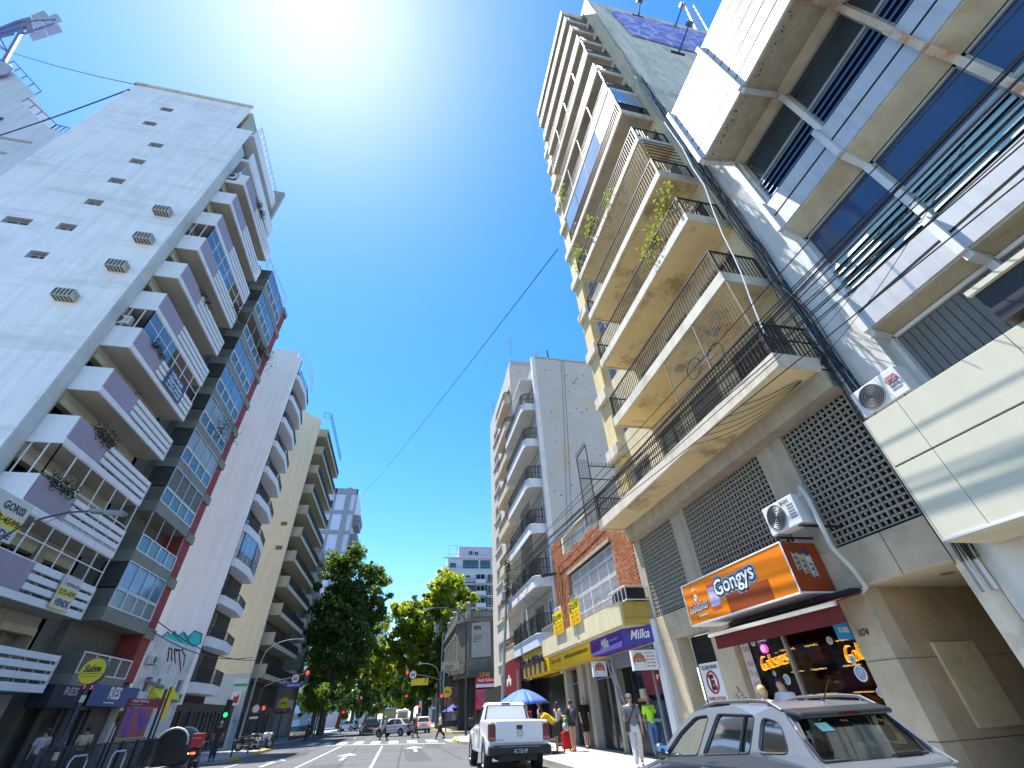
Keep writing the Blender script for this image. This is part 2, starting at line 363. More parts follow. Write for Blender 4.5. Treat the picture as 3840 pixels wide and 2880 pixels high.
def ac_unit(name, label, p, rz, w=.8, h=.55, d=.28, group=None, word=None, mat=None):
    """outdoor unit: casing, round fan grille, feet; front faces local -x, p is its lower centre"""
    mt = mat or M('ac_casing', (.66, .67, .66), .5, var=.06, scale=3)
    t = thing(name, label, 'air conditioner', p, rz, group)
    MB().box(-d / 2, d / 2, -w / 2, w / 2, .04, h).build('casing', mt, None, bevel=.015).parent = t
    f = MB(); yc = w * .14; r = h * .40
    f.tube([(-d / 2 - .012, yc + r * math.cos(a), h / 2 + .02 + r * math.sin(a)) for a in np.linspace(0, 2 * PI, 25)[:-1]], .009, 5, closed=True)
    for k in range(1, 7): f.tube([(-d / 2 - .012, yc + r * k / 7 * math.cos(a), h / 2 + .02 + r * k / 7 * math.sin(a)) for a in np.linspace(0, 2 * PI, 19)[:-1]], .0045, 4, closed=True)
    f.add([(-d / 2 - .004, yc + r * math.cos(a), h / 2 + .02 + r * math.sin(a)) for a in np.linspace(0, 2 * PI, 25)[:-1]], [tuple(range(24))], 1)
    f.build('fan_grille', [greymet, black]).parent = t
    l = MB()
    for k in range(5): l.box(-d / 2 - .004, -d / 2 + .01, -w / 2 + .05, -w / 2 + .05 + .17, h * .3 + k * .06, h * .3 + k * .06 + .03)
    l.build('louvre', greymet).parent = t
    MB().box(-d / 2 - .02, d / 2 + .05, -w * .36, -w * .36 + .05, 0, .04).box(-d / 2 - .02, d / 2 + .05, w * .3, w * .3 + .05, 0, .04).build('bracket', greymet).parent = t
    if word: text(word, (-d / 2 - .005, -w * .10, h - .12), LX, .22, .075, black, None, bold=.015).parent = t
    return t
def leaves(name, label, pts, n, s, mat=None, cat='plant', group=None, parent=None, kind=None):
    """a plant: many leaf quads scattered about the points, with thin stems"""
    b = MB(); rr = random.Random(hash(label) % 9999 if False else len(label) * 7 + n)
    for k in range(n):
        c = Vector(rr.choice(pts)) + Vector([rr.gauss(0, s) for _ in range(3)])
        a = Vector([rr.gauss(0, 1) for _ in range(3)]).normalized() * rr.uniform(.4, 1) * .09; bb = a.cross(Vector([rr.gauss(0, 1) for _ in range(3)])).normalized() * a.length * .5
        b.quad(c - a, c + bb, c + a, c - bb)
    o = b.build('foliage', mat or leafm)
    t = thing(name, label, cat, pts[0], 0, group); o.parent = t; o.location = -Vector(pts[0])
    st = MB()
    for p in pts: st.tube([Vector(pts[0]) - Vector((0, 0, .2)), p], .012, 4)
    st.build('stem', brown, t); return t

# ================================================================== R1: apartment block with deep ochre balconies over a block screen
R1 = thing('apartment_building', 'tall cream apartment block with ochre soffits, iron railed balconies and a pierced block screen', 'building', (8.3, 10, 0))
slabs = [7.10, 9.98, 12.86, 15.76, 18.7, 21.65, 24.6, 27.55, 30.5, 33.45, 36.4, 39.3, 41.6]
nears = [5.13, 5.25, 5.3, 5.42, 5.5, 5.58, 5.64, 5.7, 5.74, 5.8, 5.9, 6.0, 6.1]
fars = [14.95, 12.1, 12.1, 12.15, 12.2, 12.3, 12.45, 12.5, 12.52, 12.55, 12.8, 12.95, 13.0]
b = MB(); holes = []
for k, z in enumerate(slabs[:-1]):
    top = slabs[k + 1] - .45
    for y0, y1 in ((5.75, 7.5), (8.3, 9.7), (10.3, 11.8)): holes.append((y0, y1, z + .02, min(top, z + 2.15)))
    holes.append((12.75, 14.15, z + .75, z + 2.0))
b.wall(PX(8.4), 5.0, 15.2, 6.86, 42.0, holes, .22, back=True)
b.box(8.41, 8.6, 5.02, 15.18, 41.99, 42.0)
b.build('wall', [cream, darkgap], R1)
for k, z in enumerate(slabs[:-1]):
    for j, (y0, y1) in enumerate(((5.75, 7.5), (8.3, 9.7), (10.3, 11.8))):
        h = min(slabs[k + 1] - .45, z + 2.15) - z - .02
        if (k * 3 + j) % 4 == 1: MB().box(8.47, 8.5, y0, y1, z + .02 + h * .3, z + .02 + h).build('shutter', shut, R1)
        win(R1, (8.56, y0, z + .02), y1 - y0, h, nx=2, ny=1, fr=brown, gl=wglass)
    win(R1, (8.5, 12.75, z + .75), 1.4, 1.25, nx=2, ny=2, fr=alu, gl=bglass, fw=.045)
pil = MB(); sill = MB()
for k, z in enumerate(slabs[:-1]):
    pil.box(8.12, 8.398, 14.3, 15.2, z + .36, slabs[k + 1] - .26, 0)
    sill.box(7.92, 8.396, 14.1, 15.24, z - .22, z + .34)
pil.split('corner_pilaster', M('yellow_render', (.72, .56, .29), .85, var=.1, streak=.1), R1); sill.split('sill_block', slabedge, R1)
# roof and near side wall, with the painted billboard
bw = M('weathered_side_wall', (.80, .71, .55), .9, var=.1, streak=.25, dirt=(.34, .29, .22), damt=.55, dscale=.9, bump=.3, bscale=5)
sd = MB(); sd.prism([(8.42, 5.0, 0), (8.42, 5.0, 40.8), (10.1, 5.0, 41.2), (22, 5.0, 42.6), (22, 5.0, 0)], (0, .35, 0)); sd.box(8.65, 22, 5.36, 15.2, 41.5, 41.8)
sd.box(21.7, 22, 5.36, 15.2, 0, 41.5); sd.box(8.65, 22, 14.95, 15.18, 6, 41.5); sd.build('side_wall', bw, R1)
for k, z in enumerate(slabs):
    y0, y1 = nears[k], fars[k]; last = k == len(slabs) - 1
    s = MB(); e = .10 if k < 5 else .06
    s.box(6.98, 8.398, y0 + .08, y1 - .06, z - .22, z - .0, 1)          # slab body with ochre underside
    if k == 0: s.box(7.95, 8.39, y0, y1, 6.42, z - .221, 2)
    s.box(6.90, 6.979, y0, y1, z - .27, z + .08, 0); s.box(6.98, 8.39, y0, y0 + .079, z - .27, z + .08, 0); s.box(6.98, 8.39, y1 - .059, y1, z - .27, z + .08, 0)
    bal = s.build('balcony', [slabedge, ochre if k < 5 else M('shaded_soffit', (.42, .37, .29), .85, var=.15, dirt=(.16, .14, .12), damt=.4), concrete], R1)  # upper soffits greyer than the ochre ones, their shade put into the colour
    if last: 
        MB().box(6.92, 6.98, y0, y1, z + .08, z + .7).box(6.98, 8.39, y0, y0 + .06, z + .08, z + .7).build('parapet', slabedge, bal); continue
    path = [(8.36, y0 + .05), (6.95, y0 + .05), (6.95, y1 - .05), (8.36, y1 - .05)]
    if k in (5,):
        railing(bal, path, z + .07, .95, iron, .12); gl = MB(); wp = MB()
        for a, c, mt in ((5.6, 7.4, 1), (7.45, 9.0, 0), (9.05, 10.6, 0), (10.65, 12.2, 0)):
            (wp if mt else gl).box(6.93, 6.95, a + .02, c - .02, z + 1.08, slabs[k + 1] - .3)
        gl.box(7.0, 8.3, y0 + .04, y0 + .06, z + 1.1, slabs[k + 1] - .3)
        gl.split('glass_panel', pane('sky_glass', (.22, .32, .45)), bal); wp.build('infill_panel', white, bal); e = MB()
        for a in (5.62, 7.42, 9.02, 10.62, 12.2): e.box(6.915, 6.965, a - .02, a + .02, z + 1.03, slabs[k + 1] - .28)
        e.build('mullion', black, bal)
    elif k in (6, 8):
        railing(bal, path, z + .07, .95, M('rail_taupe', (.15, .135, .115), .6), .12, .025); pn = MB()
        pn.box(6.97, 6.985, y0 + .1, y1 - .1, z + .12, z + .98); pn.box(7.0, 8.3, y0 + .08, y0 + .095, z + .12, z + .98)
        pn.build('railing_panel', M('brown_panel', (.13, .09, .06), .5, var=.15) if k == 6 else bglass, bal)
        e = MB()
        for a in np.linspace(y0 + .05, y1 - .05, 5): e.bar((6.96, a, z), (6.96, a, slabs[k + 1] - .27), .03)
        e.build('wire_post', alu, bal)
    elif k == 9:
        railing(bal, path, z + .07, .95, M('rail_taupe'), .11, .03)
    elif k >= 10:
        railing(bal, path, z + .07, .9, M('dusty_railing', (.20, .185, .16), .7), .11, .05)
    else:
        railing(bal, path, z + .07, .95, iron, .115 if k < 2 else .12, .02, single=k < 2, rails=(.05, .5) if k == 0 else (.05,))
# net of the second balcony, corner posts of the cage
net = MB(); zz = slabs[0]
for y in np.arange(5.3, 8.4, .09): net.bar((6.93, y, zz + 1.05), (6.93, y, slabs[1] - .25), .006)
for z in np.arange(zz + 1.1, slabs[1] - .3, .09): net.bar((6.93, 5.25, z), (6.93, 8.4, z), .006); net.bar((6.93, 5.25, z), (8.3, 5.25, z), .006)
for x in np.arange(7.0, 8.3, .09): net.bar((x, 5.25, zz + 1.05), (x, 5.25, slabs[1] - .25), .006)
for p in ((6.93, 5.25), (6.93, 8.4), (6.93, 6.8)): net.bar((*p, zz + 1.0), (*p, slabs[1] - .25), .03)
net.build('safety_net', M('net_cord', (.30, .24, .16), .8, var=0), R1)
net = MB(); zz = slabs[3]
for y in np.arange(5.6, 12, .14): net.bar((6.93, y, zz + 1.05), (6.93, y, slabs[4] - .25), .006)
for z in np.arange(zz + 1.1, slabs[4] - .3, .14): net.bar((6.93, 5.6, z), (6.93, 12, z), .006)
for z in np.linspace(zz + 1.2, slabs[4] - .35, 6): net.bar((6.93, 5.45, z), (8.3, 5.45, z), .025)
net.build('safety_net', iron, R1)
# block screens
bm_ = MB(); s = .1275; w_ = .017
w_ = .018; bm_.box(0, .05, -s, s, s - w_, s); bm_.box(0, .05, -s, s, -s, -s + w_); bm_.box(.001, .049, -s, -s + w_, -s + w_, s - w_); bm_.box(.001, .049, s - w_, s, -s + w_, s - w_)
bm_.box(.012, .032, -s + w_, s - w_, -.010, .010); bm_.box(.013, .031, -.010, .010, -s + w_, s - w_)
for a, c in ((.052, 0), (-.052, 0), (0, .052), (0, -.052)): bm_.box(.008, .036, a - .021, a + .021, c - .021, c + .021)
blockm = bm_.mesh('screen_block', M('block_concrete', (.34, .32, .265), .9, var=.25, scale=1.1, bump=.2, dirt=(.15, .14, .12), damt=.5, dscale=.7))
for y0, n in ((5.03, 8), (7.98, 14), (12.4, 9)):
    for i in range(n):
        for j in range(10):
            link('screen_block', blockm, R1, (8.33, y0 + .13 + i * .2565, 3.86 + .128 + j * .2555))
MB().box(8.45, 8.5, 5.0, 15.2, 3.8, 6.42).build('screen_dark_sheet', darkgap, R1)  # near-black sheet behind the blocks, shade of the holes put into its colour
MB().box(8.3, 8.9, 7.1, 7.97, 3.82, 6.42).box(8.3, 8.9, 11.58, 12.39, 3.82, 6.42).box(8.28, 8.9, 14.72, 15.2, 3.82, 6.42).box(8.27, 8.34, 5.0, 14.9, 6.43, 6.5).build('screen_pier', concrete, R1)
# ground floor: marble beam and piers
mb_ = MB(); mb_.box(8.3, 8.75, 5.05, 14.85, 3.1, 3.818); mb_.box(8.31, 14.0, 5.03, 6.999, 3.094, 3.4, 1)
mb_.box(8.3, 8.7, 7.0, 7.62, 0, 3.098); mb_.box(8.701, 14, 7.0, 7.62, 0, 3.098, 3); mb_.box(8.3, 8.75, 11.2, 12.05, 0, 3.098); mb_.box(8.3, 8.75, 13.81, 14.7, 0, 3.098)
mb_.box(13.9, 14.05, 5.0, 7.0, 0, 3.1, 2)
mb_.build('marble_front', [marble, M('cream_ceiling', (.55, .48, .34), .8, var=.05), M('passage_back', (.12, .09, .06), .8), M('tan_stone', (.46, .33, .20), .4, var=.2, scale=1.5, dirt=(.3, .22, .14), damt=.3, dscale=1.2)], R1, bevel=.006)
jt = MB()
for z in (.85, 1.95): jt.box(8.292, 8.3, 7.0, 7.62, z, z + .008); jt.box(8.3, 12, 6.992, 7.0, z, z + .008)
for y in (6.1, 8.2, 10.3, 12.4): jt.box(8.292, 8.3, y, y + .008, 3.1, 3.818)
jt.build('panel_joint', M('joint_dark', (.08, .07, .06), .9), R1)  # dark strips for the joints between the marble panels
MB().box(9.2, 10.16, 6.955, 6.999, .98, 2.17).build('wall_panel', M('beige_panel', (.58, .45, .26), .6, var=.2, scale=3), R1)
MB().cyl((9.17, 6.02, 3.085), (9.17, 6.02, 3.118), .11, n=16).build('downlight', M('brown_lamp', (.25, .18, .1), .4), R1)
MB().box(8.22, 8.5, 14.86, 15.19, 0, 3.82).build('white_column', white, R1)
dr = MB(); dr.box(8.8, 8.85, 12.05, 13.81, .12, 3.1)
for z in np.arange(2.45, 3.05, .07): dr.box(8.77, 8.8, 12.1, 13.75, z, z + .045)
dr.build('garage_door', M('dark_door', (.015, .014, .013), .6), R1)
text('1074', (8.29, 7.5, 2.33), LX, .24, .12, black, R1, bold=.02, shear=.3)
# ---- shop: window, shelves, warm lamps
shopm = M('shop_inside', (.16, .09, .05), .8, var=.2); warm = M('warm_shelf_light', (.9, .5, .15), .5, emit=(1, .50, .16), estr=6, var=0)
sh_ = MB(); sh_.box(12.5, 12.6, 7.6, 11.2, 0, 3.1); sh_.box(8.7, 12.5, 11.15, 11.2, 0, 3.1); sh_.box(8.8, 12.5, 7.62, 7.64, 0, 3.1); sh_.box(8.7, 12.5, 7.64, 11.2, 3.05, 3.12)
sh_.build('shop_interior', shopm, R1)
shelf = MB(); prod = [MB() for _ in range(4)]; lt = MB()
for z in (.7, 1.15, 1.6, 2.05):
    shelf.box(9.3, 9.7, 7.7, 11.0, z, z + .03)
    [lt.box(9.14, 9.2, q, q + random.uniform(.2, .6), z + .36, z + .385) for q in (7.8, 8.6, 9.5, 10.2)]
    y = 7.75
    while y < 10.9:
        w = random.uniform(.08, .2); prod[random.randrange(4)].box(9.33, 9.6, y, y + w * .9, z + .03, z + .03 + random.uniform(.12, .34)); y += w
shelf.build('shelf', brown, R1); lt.build('shelf_light', warm, R1)
for p, c in zip(prod, ((.40, .12, .03), (.50, .30, .05), (.22, .08, .03), (.16, .12, .14))): p.build('sweets', M('sweets_%d' % len(MATS), c, .5, var=.4, scale=12), R1, kind='stuff')
MB().box(8.46, 8.475, 7.63, 11.18, .3, 2.75).build('shop_window', glass('shop_glass', (.8, .77, .73), -.03), R1)
MB().box(8.42, 8.5, 7.62, 11.2, 2.75, 3.09).box(8.42, 8.5, 9.55, 9.6, .3, 2.75).box(8.42, 8.5, 7.62, 11.2, .12, .3).build('shop_frame', M('shopfront_grey', (.34, .33, .29), .6), R1)

# ================================================================== R0: white panelled building on the near right
R0 = thing('office_building', 'white panel clad office block with tilted bands and dark blue windows at the near right', 'building', (8.3, 0, 0))
pm = M('white_metal_panel', (.50, .52, .54), .45, var=.14, scale=.9, streak=.2, dirt=(.5, .42, .3), damt=.35, dscale=.8, spec=.5)
sof = M('cream_soffit', (.56, .49, .34), .75, var=.10, scale=1, streak=.2, dirt=(.36, .25, .12), damt=.45, dscale=.8)
rust = M('rust', (.22, .09, .03), .9, var=.4, scale=8)
finm = M('white_fin', (.66, .67, .66), .6, var=.12, scale=2, streak=.15, dirt=(.35, .25, .15), damt=.35, dscale=1.2)
bays = [4.1, 2.32, .5, -1.32, -3.14, -4.96, -6.8]
def panels(x, z0, z1, rows, x1=None):
    for a, c in zip(bays[1:], bays):
        for r in range(rows):
            h = (z1 - z0) / rows; za = z0 + r * h
            key = ('panel', x, rows, round(h, 3))
            if key not in WC: WC[key] = MB().box(-.02, .02, .012, 1.76, .03, h - .03).mesh('panel', pm)
            link('panel', WC[key], R0, (x, a + .03, za))
    sm_ = MB()
    for r in range(1, rows): sm_.box(x - .017, x + .06, bays[-1], bays[0], z0 + r * (z1 - z0) / rows - .027, z0 + r * (z1 - z0) / rows + .027)
    sm_.build('seam', M('seam_black', (.006, .006, .006), .9, var=0), R0)
panels(7.02, 13.62, 16.95, 6); panels(8.02, 10.43, 11.47, 2); panels(8.22, 7.02, 7.92, 2)
bk = MB()
bk.box(7.12, 8.9, -7, 4.08, 14.15, 16.9, 0); bk.box(7.12, 7.2, -7, 4.08, 13.75, 14.149, 0); bk.box(8.12, 8.9, -7, 4.08, 10.5, 11.44, 0); bk.box(8.32, 8.9, -7, 4.08, 7.08, 7.9, 0); bk.box(8.26, 8.9, -7, 4.08, 0, 3.1, 0)
bk.box(8.9, 9.2, -7, 4.9, 0, 17, 0); bk.box(9.2, 20, -7, 4.9, 16.2, 16.6, 0); bk.box(9.2, 20, 4.6, 4.9, 0, 16.2, 0)
bk.build('core_wall', M('dark_backing', (.03, .03, .032), .8), R0)
sf = MB()
sf.prism([(7.03, -7, 13.6), (8.15, -7, 14.02), (8.15, -7, 14.1), (7.03, -7, 13.68)], (0, 11.09, 0)); sf.prism([(8.17, -7, 14.03), (8.43, -7, 13.9), (8.43, -7, 14.0), (8.17, -7, 14.1)], (0, 11.09, 0)); sf.prism([(8.03, -7, 10.4), (8.42, -7, 10.1), (8.42, -7, 10.2), (8.03, -7, 10.48)], (0, 11.09, 0))
sf.prism([(8.23, -7, 7.0), (8.66, -7, 6.92), (8.66, -7, 7.0), (8.23, -7, 7.06)], (0, 11.09, 0)); sf.build('soffit', sof, R0)
rs = MB(); rr = random.Random(3)
for k in range(110): 
    y = rr.uniform(-2, 4); t = rr.uniform(.1, .24); rs.sph((7.03 + t, y, 13.6 + t * .375 - .004), rr.uniform(.008, .028), 5)
rs.build('rust_spots', rust, R0, kind='stuff')
gb = M('tinted_glass', (.025, .045, .07), .06, var=.3, spec=.7); gb2 = M('navy_glass', (.02, .04, .10), .06, var=.35, scale=.8, spec=.8)
lv1 = M('blue_louvre', (.10, .20, .36), .3, var=.1); lv2 = M('turquoise_louvre', (.40, .56, .57), .3, var=.12)
for a, c in zip(bays[1:], bays):
    for (z0, z1, g_, lv, zl, x) in ((11.62, 13.9, gb, lv1, 12.75, 8.45), (8.02, 10.08, gb2, lv2, 8.95, 8.47)):
        b = MB(); b.box(x - .04, x + .04, a + .05, c - .05, z0, z0 + .06); b.box(x - .04, x + .04, a + .05, c - .05, z1 - .06, z1); b.box(x - .05, x + .03, a + .05, c - .05, zl - .04, zl + .05)
        b.box(x - .04, x + .04, a + .05, a + .1, z0, z1); b.box(x - .04, x + .04, c - .1, c - .05, z0, z1); b.add([(x, a, z0), (x, c, z0), (x, c, z1), (x, a, z1)], [(3, 2, 1, 0)], 1)
        w = b.build('window', [M('window_frame_grey', (.36, .36, .32), .6, var=.15), g_], R0)
        for k in range(5):
            z = z0 + .07 + k * (zl - z0 - .1) / 5; key = ('slat', lv.name)
            if key not in WC: WC[key] = MB().prism([(-.02, 0, 0), (.05, 0, .15), (.06, 0, .145), (-.01, 0, -.005)], (0, 1.62, 0)).mesh('slat', lv)
            link('slat', WC[key], w, (x - .09, a + .1, z))
    b = MB(); x = 8.68; z0, z1 = 5.2, 6.9
    b.box(x - .06, x + .02, a, a + .06, z0, z1); b.box(x - .06, x + .02, a + .06, c, z1 - .07, z1); b.box(x - .061, x + .021, a + .06, c, z0, z0 + .06); b.add([(x, a, z0), (x, c, z0), (x, c, z1), (x, a, z1)], [(3, 2, 1, 0)], 1)
    w = b.build('window', [white, M('grey_blind', (.12, .125, .12), .5, var=.1)], R0)
    bl = MB()
    for k in range(13): bl.box(x - .022, x - .012, a + .08 + k * .13, a + .19 + k * .13, z0 + .08, z1 - .1)
    bl.build('blind', M('grey_blind_slat', (.16, .17, .155), .6, var=.15), w)
for i, y in enumerate(bays[:-1]):
    f = MB(); w = .075; y0, y1 = y - w, y + w
    def seg(pts):
        for (xa, za), (xb, zb) in zip(pts, pts[1:]): f.bar((xa, y, za), (xb, y, zb), .15, .12, up=(0, 1, 0))
    seg([(6.96, 16.95), (6.96, 13.58)]); seg([(6.98, 13.56), (8.15, 13.98)]); seg([(8.34, 14.05), (8.36, 11.62)])
    seg([(7.96, 11.5), (7.96, 10.38)]); seg([(7.98, 10.36), (8.38, 10.06)]); seg([(8.38, 10.04), (8.38, 8.02)])
    seg([(8.16, 7.95), (8.16, 6.98)]); seg([(8.18, 6.93), (8.62, 6.87)]); seg([(8.6, 6.85), (8.6, 5.2)])
    f.build('fin', finm if i != 2 else M('rusty_fin', (.62, .5, .38), .8, var=.2, scale=3, dirt=(.55, .20, .04), damt=.9, dscale=1.6), R0, label='rust stained fin' if i == 2 else None)
MB().box(8.24, 8.9, 4.12, 4.88, 0, 16.9).box(8.18, 8.239, 4.12, 4.3, 3.2, 16.9).build('pilaster', M('white_pilaster', (.66, .66, .62), .7, var=.1, scale=1, streak=.2, dirt=(.42, .38, .28), damt=.4, dscale=.9), R0)
# cream fascia over the pavement
fc = thing('shop_fascia', 'large cream panelled fascia box jutting over the pavement at the near right', 'sign', (7.3, 1, 3.15))
MB().box(7.34, 8.22, -4.4, 4.58, 3.17, 5.13).build('box', M('fascia_core', (.25, .23, .18), .8), fc)
cp = M('cream_panel', (.60, .57, .44), .5, var=.04, scale=.6, streak=.06)
cols = [4.6, 3.98, 2.45, .75, -.95, -2.65, -4.4]
for a, c in zip(cols[1:], cols):
    for z0, z1 in ((3.15, 4.285), (4.315, 5.15)): MB().box(7.3, 7.345, a + .004, c - .004, z0, z1).build('panel', cp, fc, bevel=.004)
MB().box(7.3, 8.22, 4.583, 4.61, 3.15, 5.15).build('end_panel', cp, fc); MB().box(7.31, 8.2, -4.4, 4.57, 3.13, 3.165).build('lower_panel', M('cream_underside', (.58, .52, .36), .6), fc); MB().box(7.285, 7.3, -4.4, 4.6, 3.15, 3.18).build('trim', white, fc)
db = thing('awning_cassette', 'black awning box with a cream edge above the cream fascia', 'awning', (7.1, 1, 5.2))
MB().box(7.12, 8.0, -3, 2.3, 5.2, 5.75).build('cassette', black, db); MB().box(7.05, 7.119, -3, 2.34, 5.7, 5.78).build('edge', cp, db)
# pipes and cable bundle in the corner between R1 and R0
cb = thing('cable_bundle', 'black cables and grey pipes running down the corner between the two facades', 'cables', (8.2, 4.95, 3))
for k in range(4):
    MB().tube([(8.16 + .05 * (k % 2), 4.93 + .07 * k - .05, z) for z in (2.6, 8, 14, 17 + 3 * k)], .03 if k < 2 else .022, 8).build('pipe', greymet if k % 2 else M('pipe_white', (.6, .6, .58), .5), cb)
cab = MB(); rr = random.Random(11)
for k in range(14):
    y0 = rr.uniform(4.72, 5.12); pts = []; zt = rr.choice([17, 24, 33, 40])
    for z in np.linspace(3.0, zt, 26): pts.append((8.08 + rr.uniform(-.05, .06) - (.25 if z > 17.5 else 0) * 0, y0 + rr.uniform(-.06, .06) + (.03 * (z - 17) if z > 17 and False else 0), z))
    cab.tube(pts, rr.uniform(.006, .014), 4)
for k in range(9): 
    zc = rr.uniform(6.3, 7.6); cab.tube([(8.02 + .02 * k, 5.0 + .12 * math.cos(a), zc + .2 * math.sin(a)) for a in np.linspace(0, 2 * PI, 15)[:-1]], .008, 4, closed=True)
cab.build('cable', black, cb, kind='stuff')
# ================================================================== R2: brick building
R2 = thing('brick_building', 'two storey orange brick building with a barred white window over a cream balcony box', 'building', (8.3, 20, 0))
brickc = [M('brick_%s' % n, c, .85, var=.25, scale=14, bump=.2) for n, c in (('orange', (.44, .155, .06)), ('red', (.36, .115, .05)), ('pale', (.50, .22, .11)), ('dark', (.26, .10, .06)))]
mort = M('mortar', (.30, .22, .17), .95, var=.2, scale=6)
MB().wall(PX(8.33), 15.2, 25.45, 3.0, 8.36, [(17.23, 22.95, 4.9, 7.17)], .3, back=False).box(8.33, 8.7, 23.5, 25.45, 8.361, 9.4).box(8.66, 8.7, 15.2, 25.45, 3, 8.3).box(8.34, 8.7, 15.2, 25.45, 8.33, 8.36).build('wall', mort, R2)
bl = []; rowh = .069; bw_ = .235
bmeshes = [MB().box(8.3, 8.34, 0, bw_ - .014, 0, rowh - .016) for _ in range(1)]
bbase = {i: MB().box(0, .045, .007, bw_ - .007, .008, rowh - .008).mesh('brick', brickc[i]) for i in range(4)}
half = {i: MB().box(0, .045, .007, bw_ / 2 - .007, .008, rowh - .008).mesh('brick', brickc[i]) for i in range(4)}
rr = random.Random(5)
for r in range(int((9.45 - 4.42) / rowh)):
    z = 4.42 + r * rowh; y = 15.22 - (bw_ / 2 if r % 2 else 0); ymin = 15.2 if z < 8.3 else 23.55
    while y < 25.4:
        y0, w = y, bw_; y += bw_
        if y0 < ymin - .01: continue
        if z > 8.26 + .12 * math.sin(y0 * 3) and y0 < 23.5: continue
        if z > 9.2 and rr.random() < .4: continue
        if 4.83 < z < 7.16 and y0 + w > 17.2 and y0 < 22.95: continue
        bl.append((y0, z))
bl.sort(key=lambda p: p[0]); far = MB()
for i, (y0, z) in enumerate(bl):
    c = rr.choices(range(4), (5, 3, 2, 1))[0]; dx = rr.uniform(-.006, .006)
    if i < 300: link('brick', bbase[c], R2, (8.29 + dx, y0, z))
    else: far.box(8.29 + dx, 8.335, y0 + .007, y0 + bw_ - .007, z + .008, z + rowh - .008, c)
far.build('far_bricks', brickc, R2, kind='stuff')
MB().box(8.24, 8.6, 17.2, 22.98, 7.17, 7.3).build('lintel', concrete, R2)
wf = MB(); ys = np.linspace(17.23, 22.95, 6)
for y in ys: wf.box(8.52, 8.58, y - .03, y + .03, 4.9, 7.17)
for z in (4.93, 5.95, 6.75, 7.14): wf.box(8.53, 8.57, 17.23, 22.95, z - .03, z + .03)
wf.add([(8.56, 17.23, 4.9), (8.56, 22.95, 4.9), (8.56, 22.95, 7.17), (8.56, 17.23, 7.17)], [(3, 2, 1, 0)], 1)
w2 = wf.build('window', [white, M('curtained_glass', (.20, .23, .27), .12, var=.5, scale=3, spec=.8)], R2)
gr = MB()
for y in np.arange(17.3, 22.9, .11): gr.box(8.415, 8.43, y, y + .014, 4.75, 7.15)
for z in (5.15, 5.95, 6.6): gr.box(8.405, 8.44, 17.25, 22.93, z, z + .025)
gr.build('window_grille', white, w2)
pr = MB()
pr.box(8.3, 8.6, 23.1, 23.48, 8.37, 9.3); pr.box(8.3, 8.6, 19.0, 23.1, 9.18, 9.3); pr.build('parapet_frame', M('cream_render', (.60, .54, .42), .8, streak=.2, dirt=(.35, .3, .24), damt=.4), R2)
pr = MB()
for y in (21.6, 20.3, 19.05): pr.cyl((8.45, y, 8.3), (8.45, y, 9.2), .022, n=6)
pr.bar((8.45, 23.1, 8.8), (8.45, 22.6, 8.8), .03); pr.build('parapet_pole', greymet, R2)
cbx = MB(); cbx.box(7.2, 7.3, 15.1, 25.3, 3.7, 4.4, 0); cbx.box(7.301, 8.29, 15.1, 15.2, 3.7, 4.4, 1); cbx.box(7.301, 8.29, 25.2, 25.3, 3.7, 4.4, 0); cbx.box(7.301, 8.28, 15.201, 25.199, 3.66, 3.78, 0); cbx.box(7.28, 8.29, 15.06, 15.099, 3.72, 3.86, 1)
cbx.build('balcony_box', [M('cream_balcony', (.62, .56, .36), .8, var=.1, scale=1, streak=.12, dirt=(.45, .38, .22), damt=.4, dscale=.8), M('mustard_side', (.50, .36, .07), .8, var=.15, dirt=(.3, .2, .04), damt=.5)], R2)
MB().tube([(7.19, 19.5, 4.45), (7.12, 19.55, 4.1), (7.16, 19.5, 3.8), (7.19, 19.4, 3.65)], .03, 6).build('overflow_pipe', M('pipe_cream', (.5, .45, .3), .6), R2)
railing(R2, [(7.26, 22.6), (7.26, 25.25)], 4.4, .55, M('galvanised', (.45, .46, .47), .5, .5), .1, .014)
cg = thing('caged_air_conditioner', 'black window air conditioner in a white cage at the corner of the cream balcony box', 'air conditioner', (7.6, 15.5, 4.42))
MB().box(7.5, 8.2, 14.95, 16.2, 4.44, 4.82).build('casing', black, cg)
c_ = MB()
for y in (14.88, 15.2, 15.52, 15.84, 16.28): c_.bar((7.42, y, 4.41), (7.42, y, 4.88), .025)
for z in (4.42, 4.87): c_.bar((7.42, 14.88, z), (7.42, 16.28, z), .03); c_.bar((7.42, 14.88, z), (8.28, 14.88, z), .03)
c_.build('cage', white, cg)
# ground floor shopfront: piers, glazing, roller box
sp = MB()
for a, c in ((25.0, 25.45), (22.6, 23.3), (21.7, 22.1), (18.9, 19.15)): sp.box(8.28, 8.7, a, c, 0, 3.1)
sp.split('shop_pier', concrete, R2)
MB().box(8.2, 8.7, 15.2, 25.45, 3.1, 3.68).build('shop_lintel', concrete, R2)
MB().box(8.62, 8.66, 15.3, 25.0, .13, 3.1).build('shop_glazing', M('dark_shop_glass', (.012, .012, .013), .12, var=.3, spec=.5), R2)
sf_ = MB()
for y in (23.3, 24.1, 24.95, 20.4, 21.65): sf_.box(8.56, 8.62, y, y + .05, .13, 3.1)
sf_.box(8.56, 8.615, 19.2, 25, 2.45, 2.5); sf_.box(8.3, 8.36, 15.9, 18.8, 1.05, 1.12); sf_.box(8.3, 8.37, 18.75, 18.85, .13, 3.0); sf_.box(8.3, 8.37, 15.75, 15.85, .13, 3.0)
sf_.build('shop_frame', greymet, R2)
tr = MB(); t0 = (8.1, 19.0, 2.9); t1 = (8.1, 17.9, .16)
